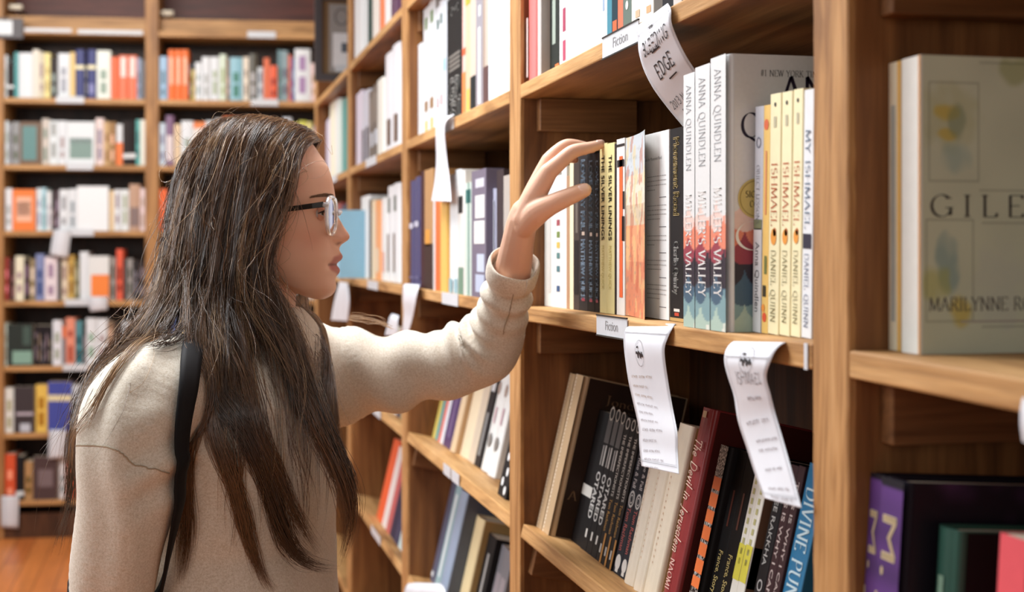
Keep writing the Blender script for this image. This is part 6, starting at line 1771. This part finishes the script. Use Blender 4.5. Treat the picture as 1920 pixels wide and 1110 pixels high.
L_2.new(mxs.outputs[0], N_['Material Output'].inputs['Surface'])
blk = flat((18, 16, 17), .25, .5)
mmx = 1 / (MMP * 1000)
for sd in (1, -1):
    wang = math.radians(11)
    def lp(a, k=1.0, off=0):
        c_, s_ = math.cos(a), math.sin(a)
        x = 24.5 * k * math.copysign(abs(c_) ** .85, c_); z = 22.5 * k * math.copysign(abs(s_) ** .85, s_)
        f = -x * math.sin(wang) + off
        return head_pt(622.3 + f * mmx, 405.5 - z * mmx, (32.5 + x * math.cos(wang)) * sd)
    m = MB(); n = 56
    V = []
    sec = [(-1.7, .0), (-1.5, 2.0), (1.5, 2.0), (1.7, 0), (1.5, -2.0), (-1.5, -2.0)]
    for i in range(n):
        a = 2 * math.pi * i / n
        for rr, oo in sec: V.append(lp(a, 1 + rr / 23, oo))
    k = len(sec)
    m.add(V, [(i * k + j, i * k + (j + 1) % k, ((i + 1) % n) * k + (j + 1) % k, ((i + 1) % n) * k + j) for i in range(n) for j in range(k)], clear, True)
    # end piece at the hinge
    h0 = lp(.42, 1.06); h1 = head_pt(606.5, 386.5, 61 * sd)
    m.tube([lp(.55, 1.04), h0, h1], [.0030, .0034, .0030], clear, 10)
    adopt(m.build('rim'), gl)
    m = MB(); V = [lp(2 * math.pi * i / n, .97, 0.1) for i in range(n)] + [lp(2 * math.pi * i / n, .97, -.9) for i in range(n)]
    m.add(V, [tuple(range(n)), tuple(range(2 * n - 1, n - 1, -1))] + [(i, (i + 1) % n, n + (i + 1) % n, n + i) for i in range(n)], lens)
    adopt(m.build('lens'), gl)
    m = MB()
    pts = [(609.5, 386, 61), (590, 389, 66), (560, 393.5, 71), (530, 398, 76), (500, 402, 79), (470, 406, 80), (455, 420, 80), (446, 440, 79)]
    V = []; F = []
    for i, q in enumerate(pts):
        hh = tab(i, [(0, 3.4), (2, 3.0), (5, 2.6), (7, 2.4)]); 
        for dz, dsn in ((hh, 1.3), (hh, -1.3), (-hh, -1.3), (-hh, 1.3)): V.append(head_pt(q[0], q[1] - dz * mmx, (q[2] + dsn) * sd))
    for i in range(len(pts) - 1):
        for j in range(4): F.append((i * 4 + j, i * 4 + (j + 1) % 4, (i + 1) * 4 + (j + 1) % 4, (i + 1) * 4 + j))
    F += [(0, 1, 2, 3), tuple(len(V) - 4 + j for j in (3, 2, 1, 0))]
    m.add(V, F, blk); t_ = adopt(m.build('temple'), gl); t_['label'] = 'black temple'; bevel(t_, .0006)
    m = MB(); m.tube([lp(math.pi - .1, .93), head_pt(630, 409, 9.5 * sd), head_pt(628, 416, 10 * sd)], [.0011, .0010, .0018], clear, 8); adopt(m.build('nose_pad'), gl)
m = MB(); m.tube([head_pt(634, 401, 9), head_pt(637, 398, 4), head_pt(638, 397, 0), head_pt(637, 398, -4), head_pt(634, 401, -9)], .0021, clear, 10); adopt(m.build('bridge'), gl)

# ---- shoulder bag ---------------------------------------------------
bag = tag(empty('shoulder_bag', at(215, 1250, 1.60)), 'black bag on a wide strap over her near shoulder, hanging behind the arm', 'bag')
bk_m = flat((20, 18, 20), .7, .25)
spath = [at(392, 630, 1.68), at(372, 634, 1.61), at(354, 656, 1.545), at(342, 720, 1.50), at(346, 790, 1.48), at(338, 860, 1.48), at(316, 940, 1.49), at(296, 1020, 1.50), at(283, 1080, 1.51), at(262, 1140, 1.53), at(236, 1200, 1.565)]
cent = [catmull(spath, i / 60) for i in range(61)]
Cp = []; Nn = []
for i, p in enumerate(cent):
    h = bvh_sw.find_nearest(p); q, nn = h[0], h[1]
    if i < 44 or (p - q).dot(nn) < .004: p = q + nn * .005
    Cp.append(np.array(p)); Nn.append(np.array(nn))
Cp = np.array(Cp); Nn = np.array(Nn)
for _ in range(14):
    Cp[1:-1] = .25 * Cp[:-2] + .5 * Cp[1:-1] + .25 * Cp[2:]
    Nn[1:-1] = .25 * Nn[:-2] + .5 * Nn[1:-1] + .25 * Nn[2:]
V = []
for i in range(61):
    p = Vector(Cp[i]); nn = Vector(Nn[i]).normalized()
    h = bvh_sw.find_nearest(p)
    if (p - h[0]).dot(h[1]) < .004 and i < 50: p = h[0] + h[1] * .004
    tg = Vector(Cp[min(i + 1, 60)] - Cp[max(i - 1, 0)]).normalized(); sdv = tg.cross(nn).normalized() * (.0118 * min(1, .45 + i / 22))
    for k in (-1, -.5, 0, .5, 1): V.append(p + sdv * k - nn * (.0015 * k * k) + nn * .002)
m = MB(); m.add(V, [(i * 5 + k, i * 5 + k + 1, (i + 1) * 5 + k + 1, (i + 1) * 5 + k) for i in range(60) for k in range(4)], bk_m, True)
o = adopt(m.build('strap'), bag); sd_ = o.modifiers.new('thick', 'SOLIDIFY'); sd_.thickness = .0025; sd_.offset = 1
m = MB(); c = at(194, 1046, 1.66) - UP * .175; V = []; n = 28
for i, (z, k) in enumerate(((0, .82), (.02, .96), (.12, 1.0), (.22, .97), (.30, .90), (.315, .80))):
    for j in range(n):
        t = 2 * math.pi * j / n; cx_, sx_ = math.cos(t), math.sin(t)
        V.append(c + UP * (z - .14) + RGT * (.031 * k * math.copysign(abs(cx_) ** .6, cx_)) + FWD * (.085 * k * math.copysign(abs(sx_) ** .6, sx_)))
R = 6
m.add(V, [(i * n + k, i * n + (k + 1) % n, (i + 1) * n + (k + 1) % n, (i + 1) * n + k) for i in range(R - 1) for k in range(n)] + [tuple(range(n - 1, -1, -1)), tuple((R - 1) * n + k for k in range(n))], bk_m, True)
adopt(m.build('bag_body'), bag)
# ------------------------------------------------------------------ hair
def hair_material():
    m, N, L, b = new_mat('brown_hair')
    a = N.new('ShaderNodeAttribute'); a.attribute_name = 'Col'
    L.new(a.outputs['Color'], b.inputs['Base Color'])
    b.inputs['Roughness'].default_value = .25; b.inputs['Specular IOR Level'].default_value = 1.0
    b.inputs['Coat Weight'].default_value = .35; b.inputs['Coat Roughness'].default_value = .32
    return m
HAIR = hair_material()
def hp(px, py, s): return at(px, py, HD - s * .001)
# guides: (px, py, mm towards the camera from the head's middle plane)
NEARG = [
 [(596, 264, 0), (574, 266, 28), (552, 290, 50), (541, 336, 66), (524, 388, 76), (506, 440, 80), (495, 500, 82), (518, 570, 92), (560, 640, 106), (578, 700, 118), (592, 745, 124)],
 [(588, 252, 2), (562, 257, 34), (534, 289, 57), (520, 335, 72), (506, 390, 80), (490, 450, 83), (483, 510, 86), (504, 575, 98), (544, 642, 112), (564, 700, 124), (580, 748, 128)],
 [(573, 241, 3), (552, 247, 38), (526, 280, 62), (506, 335, 76), (490, 395, 82), (480, 455, 86), (475, 520, 90), (488, 585, 104), (524, 645, 120), (545, 700, 132), (562, 750, 134)],
 [(545, 230, 3), (518, 237, 42), (492, 275, 66), (474, 335, 80), (460, 400, 86), (450, 460, 90), (444, 525, 94), (446, 590, 112), (456, 650, 138), (464, 710, 152), (468, 765, 158)],
 [(515, 223, 3), (488, 231, 42), (462, 270, 68), (444, 335, 82), (430, 405, 88), (420, 465, 92), (412, 530, 97), (412, 600, 120), (424, 660, 150), (434, 720, 165), (446, 780, 168)],
 [(488, 219, 2), (458, 228, 40), (432, 268, 66), (414, 335, 80), (402, 405, 87), (392, 470, 91), (384, 540, 98), (382, 610, 128), (392, 670, 158), (396, 730, 170), (404, 790, 172)],
 [(462, 220, 0), (430, 230, 36), (404, 270, 60), (386, 335, 74), (374, 405, 82), (366, 470, 88), (360, 540, 98), (357, 615, 138), (358, 680, 166), (360, 740, 175), (361, 800, 177)],
]
BACKG = [
 [(455, 221, -2), (420, 232, 30), (390, 270, 52), (368, 330, 66), (354, 400, 75), (344, 465, 82), (334, 530, 92), (318, 590, 120), (296, 640, 155), (270, 690, 178), (240, 750, 205), (215, 810, 225), (200, 850, 232), (190, 890, 235)],
 [(440, 224, -6), (405, 238, 18), (374, 278, 38), (352, 335, 50), (340, 405, 58), (331, 470, 64), (318, 535, 78), (294, 595, 110), (262, 645, 145), (222, 692, 168), (186, 745, 180), (162, 810, 184), (150, 870, 182), (140, 940, 178)],
 [(432, 228, -12), (396, 246, 4), (364, 288, 16), (343, 340, 24), (332, 405, 28), (322, 470, 32), (306, 535, 44), (278, 595, 76), (240, 645, 110), (198, 695, 130), (164, 750, 138), (144, 820, 138), (134, 890, 134), (122, 990, 128)],
 [(440, 226, -30), (400, 246, -30), (366, 290, -30), (346, 345, -30), (336, 410, -28), (328, 475, -22), (314, 540, -10), (290, 600, 20), (252, 650, 50), (210, 700, 70), (176, 760, 80), (154, 830, 80), (140, 900, 76), (122, 1000, 70)],
]
FARG = [
 [(600, 264, -4), (594, 270, -28), (580, 296, -54), (566, 340, -72), (556, 400, -82), (552, 460, -84), (554, 520, -82), (562, 580, -74), (572, 640, -60), (588, 700, -30), (600, 760, 0), (616, 830, 10), (632, 900, 16), (640, 960, 16)],
 [(560, 236, -4), (550, 244, -36), (534, 280, -66), (522, 340, -82), (514, 400, -88), (512, 460, -90), (516, 520, -88), (528, 580, -80), (545, 640, -50), (560, 700, -10), (575, 760, 30), (590, 830, 46), (606, 900, 50), (616, 960, 50)],
 [(510, 222, -4), (498, 230, -42), (480, 270, -72), (466, 335, -86), (458, 400, -92), (456, 460, -94), (460, 520, -92), (474, 580, -84), (500, 640, -40), (520, 700, 10), (540, 760, 60), (556, 830, 80), (570, 900, 86), (580, 960, 86)],
 [(462, 222, -8), (440, 232, -40), (416, 274, -68), (398, 338, -82), (390, 405, -88), (386, 470, -90), (384, 535, -88), (388, 600, -70), (410, 650, 0), (430, 710, 80), (440, 770, 120), (450, 830, 140), (456, 890, 146), (460, 950, 146)],
]
KP = 26
def resample(g, n=KP):
    P = [hp(*q) for q in g]
    return np.array([tuple(catmull(P, i / (n - 1))) for i in range(n)])
def smooth_noise(rng, n, f, amp):
    k = np.linspace(0, 1, n); out = np.zeros((n, 3))
    for j in range(3):
        for h in range(1, 4):
            out[:, j] += rng.normal() / h * np.sin(2 * math.pi * f * h * k * rng.uniform(.6, 1.2) + rng.uniform(0, 6.28))
    return out * amp * (k[:, None] ** .8)
rngh = np.random.default_rng(7)
STR = []; SCOL = []; SRAD = []
DARK, MIDB, LITE = np.array(L3((62, 42, 28))), np.array(L3((126, 90, 60))), np.array(L3((204, 164, 120)))
def strand_color(r):
    x = rngh.random()
    c = DARK * (1 - x) + MIDB * x
    if rngh.random() < r: c = c * .45 + LITE * .55
    return c
def sheet(guides, n_clump, per, thick=.010, spread=.5, lo=.62, light=.10, tip_fly=1.0, wts=None):
    G_ = [resample(g) for g in guides]; k = np.linspace(0, 1, KP)
    for c in range(n_clump):
        x = rngh.random() * (len(G_) - 1)
        if wts is not None:
            while rngh.random() > np.interp(x, wts[0], wts[1]): x = rngh.random() * (len(G_) - 1)
        depth_l = rngh.random()
        base_n = smooth_noise(rngh, KP, .8, .008)
        cl_len = rngh.uniform(lo, 1.0)
        cc = strand_color(light)
        conv = rngh.uniform(.25, .8)
        off_c = rngh.normal(size=3) * .004
        for s in range(per):
            xs = np.clip(x + rngh.normal() * .15, 0, len(G_) - 1.001)
            xt = x + (xs - x) * (1 - conv)
            xx = xs + (xt - xs) * k ** .7
            i = np.clip(xx.astype(int), 0, len(G_) - 2); f = xx - i
            GA = np.stack(G_)
            idx = np.arange(KP)
            P = GA[i, idx] * (1 - f)[:, None] + GA[i + 1, idx] * f[:, None]
            nn = np.array(-FWD) * (1 if guides is not FARG else -1)
            lay = (depth_l * .8 + rngh.random() * .2) * thick
            P = P + nn[None] * (lay * (0.15 + np.minimum(k * 2.2, 1)))[:, None]
            P = P + base_n + smooth_noise(rngh, KP, 1.6, .0012 + .0016 * rngh.random()) + off_c[None] * np.minimum(k * 3, 1)[:, None] + rngh.normal(size=3)[None] * .0012
            if rngh.random() < .05 * tip_fly: P = P + smooth_noise(rngh, KP, 1.0, .022)
            L_ = np.clip(cl_len * rngh.uniform(.86, 1.04), .3, 1.0)
            t = np.linspace(0, L_, KP) * (KP - 1)
            j = np.clip(t.astype(int), 0, KP - 2); fr = (t - j)[:, None]
            STR.append(P[j] * (1 - fr) + P[j + 1] * fr)
            SCOL.append(cc * rngh.uniform(.78, 1.25)); SRAD.append(rngh.uniform(.00022, .00040))
WNEAR = ([0, 2.05, 2.2, 2.8, 2.95, 6], [1, 1, .10, .10, 1, 1])
sheet(NEARG, 300, 15, .012, lo=.80, wts=WNEAR)
sheet(BACKG, 150, 13, .008, lo=.55, wts=([0, 1, 2, 3], [.7, .9, 1.0, .8]), tip_fly=2)
sheet(FARG, 130, 12, .008, lo=.6)
# shorter layers that cover the crown and the side of the head
sheet([g[:9] for g in NEARG], 190, 12, .008, lo=.6, light=.34)
sheet([g[:9] for g in BACKG], 110, 11, .006, lo=.6, light=.14)
# named locks that lie over the sweatshirt
def lock(path, n, r, light=.08, col=None):
    P0 = resample(path)
    cc = strand_color(light) if col is None else col
    k = np.linspace(0, 1, KP)
    sub_ = [smooth_noise(rngh, KP, 1.0, r * .55) for _ in range(7)]
    for s in range(n):
        a = rngh.normal(size=3) * r
        P = P0 + a[None] * ((1.05 - .72 * k) * np.minimum(1, k * 5 + .5))[:, None] + sub_[s % len(sub_)] + smooth_noise(rngh, KP, 1.2, .0022)
        L_ = rngh.uniform(.70, 1.0) ** .7; t = np.linspace(0, L_, KP) * (KP - 1); j = np.clip(t.astype(int), 0, KP - 2); fr = (t - j)[:, None]
        STR.append(P[j] * (1 - fr) + P[j + 1] * fr); SCOL.append(cc * rngh.uniform(.75, 1.3)); SRAD.append(rngh.uniform(.00024, .0004))
lock([(500, 560, 92), (520, 605, 100), (545, 660, 114), (562, 712, 124), (582, 760, 130), (606, 815, 132), (632, 872, 132), (650, 930, 130), (653, 990, 128), (638, 1052, 126)], 330, .0088)
lock([(520, 585, 94), (552, 645, 108), (574, 700, 120), (598, 755, 128), (624, 820, 130), (646, 880, 130), (660, 940, 128), (652, 1010, 126)], 150, .0060)
lock([(505, 640, 110), (528, 706, 128), (543, 760, 136), (580, 797, 138), (608, 838, 136), (626, 890, 134)], 40, .0022)
lock([(372, 600, 130), (362, 660, 160), (361, 712, 172), (363, 789, 177), (361, 850, 179), (356, 926, 179), (350, 1003, 179), (338, 1095, 178)], 230, .0060)
lock([(388, 600, 125), (384, 680, 160), (386, 738, 171), (401, 805, 174), (426, 870, 174), (446, 942, 173), (463, 1010, 171), (484, 1066, 168), (510, 1112, 165)], 170, .0058)
lock([(402, 600, 122), (402, 690, 158), (410, 745, 168), (446, 790, 170), (474, 850, 170), (500, 911, 168), (522, 975, 164), (545, 1026, 158), (580, 1056, 150), (622, 1062, 142)], 250, .0078)
lock([(436, 600, 116), (448, 660, 144), (458, 705, 154), (467, 770, 161), (482, 828, 165), (516, 880, 165), (546, 948, 160), (572, 1000, 154), (602, 1040, 146)], 130, .0052)
lock([(430, 640, 140), (436, 720, 164), (440, 800, 172), (446, 880, 174), (440, 950, 174), (434, 1030, 172)], 26, .0050)
lock([(376, 560, 100), (350, 612, 150), (314, 642, 196), (276, 662, 216)], 46, .0065, .6)
lock([(384, 590, 118), (356, 645, 162), (337, 692, 186), (326, 740, 192)], 40, .0050, .2)
lock([(300, 600, 110), (262, 650, 190), (238, 690, 225), (215, 740, 238), (192, 790, 242), (176, 830, 242), (160, 880, 236)], 26, .0035, .3)
lock([(310, 620, 120), (262, 660, 200), (230, 720, 236), (206, 780, 244), (190, 820, 244)], 18, .005, .3)
lock([(260, 640, 120), (200, 690, 150), (165, 750, 165), (142, 830, 170), (134, 900, 165), (128, 960, 160), (104, 1040, 150)], 60, .0055, .3)
lock([(290, 590, 100), (232, 640, 130), (180, 700, 150), (150, 770, 158), (140, 850, 160), (145, 930, 160)], 60, .0060, .3)
lock([(560, 545, -60), (568, 590, -50), (575, 640, -30), (590, 700, 0)], 60, .009, .6)
lock([(655, 596, -150), (690, 600, -150), (720, 608, -150), (738, 618, -150)], 16, .003, .5)
# single long strands hanging free over the front
for q in range(22):
    x0 = rngh.uniform(440, 575); x1 = x0 + rngh.uniform(-40, 60)
    lock([(x0 - 30, 560, 100), (x0 - 10, 640, 120), (x0 + rngh.uniform(-6, 10), 730, 150), ((x0 + x1) / 2 + rngh.uniform(-14, 14), 830, 160), (x1 + rngh.uniform(-10, 14), 930, 160), (x1, 1000 + rngh.uniform(-40, 60), 155)], 2, .0012, .3)
# fly-aways
for q in range(230):
    g = [NEARG, BACKG, BACKG, FARG, NEARG][q % 5]; gg = resample(g[rngh.integers(len(g))])
    a = rngh.uniform(.0, .55); b = min(a + rngh.uniform(.12, .4), 1)
    t = np.linspace(a, b, KP) * (KP - 1); j = np.clip(t.astype(int), 0, KP - 2); fr = (t - j)[:, None]
    P = gg[j] * (1 - fr) + gg[j + 1] * fr
    P = P + smooth_noise(rngh, KP, .8, .02) + rngh.normal(size=3)[None] * .007 + np.array(-FWD)[None] * .006
    P[:, 2] += np.linspace(0, rngh.uniform(-.004, .018), KP) if a < .12 else 0
    STR.append(P); SCOL.append(LITE * rngh.uniform(.5, 1.0) if rngh.random() < .6 else MIDB); SRAD.append(rngh.uniform(.00014, .00022))
# keep every strand outside skin and cloth
def push(P, off):
    out = P.copy()
    for i in range(len(P)):
        v = Vector(P[i])
        for tree, mrg in ((bvh_body, .0030), (bvh_sw, .0022)):
            h = tree.find_nearest(v, .10)
            if h[0] is None: continue
            d = (v - h[0]).dot(h[1])
            if d < mrg + off:
                v = h[0] + h[1] * (mrg + off)
        out[i] = v
    out[1:-1] = .25 * out[:-2] + .5 * out[1:-1] + .25 * out[2:]
    return out
NS = len(STR)
VV = np.zeros((NS, KP, 3, 3), dtype=np.float32)
for s in range(NS):
    P = push(STR[s], rngh.random() * .006)
    T = np.gradient(P, axis=0); T /= (np.linalg.norm(T, axis=1)[:, None] + 1e-9)
    ref = np.array((.3, .2, .93)); A = np.cross(T, ref); A /= (np.linalg.norm(A, axis=1)[:, None] + 1e-9); Bn = np.cross(T, A)
    taper = SRAD[s] * np.clip(np.minimum(1.0, (1.02 - np.linspace(0, 1, KP)) * 4), .15, 1)
    for k in range(3):
        t = 2 * math.pi * k / 3
        VV[s, :, k] = P + (A * math.cos(t) + Bn * math.sin(t)) * taper[:, None]
base = (np.arange(NS) * KP * 3)[:, None, None]
i = np.arange(KP - 1)[None, :, None]; k = np.arange(3)[None, None, :]
q0 = base + i * 3 + k; q1 = base + i * 3 + (k + 1) % 3; q2 = base + (i + 1) * 3 + (k + 1) % 3; q3 = base + (i + 1) * 3 + k
faces = np.stack([q0, q1, q2, q3], axis=-1).reshape(-1)
nf = len(faces) // 4
hm = bpy.data.meshes.new('hair')
hm.vertices.add(NS * KP * 3); hm.vertices.foreach_set('co', VV.reshape(-1))
hm.loops.add(nf * 4); hm.loops.foreach_set('vertex_index', faces.astype(np.int32))
hm.polygons.add(nf); hm.polygons.foreach_set('loop_start', np.arange(nf, dtype=np.int32) * 4)
hm.polygons.foreach_set('use_smooth', np.ones(nf, dtype=bool))
hm.update(calc_edges=True)
ca = hm.color_attributes.new('Col', 'FLOAT_COLOR', 'POINT')
arr = np.ones((NS * KP * 3, 4), dtype=np.float32)
arr[:, :3] = np.repeat(np.clip(np.array(SCOL), 0, 1), KP * 3, axis=0); ca.data.foreach_set('color', arr.ravel())
hm.materials.append(HAIR)
hair = bpy.data.objects.new('hair', hm); COL.objects.link(hair); adopt(hair, person)
print('strands', NS)
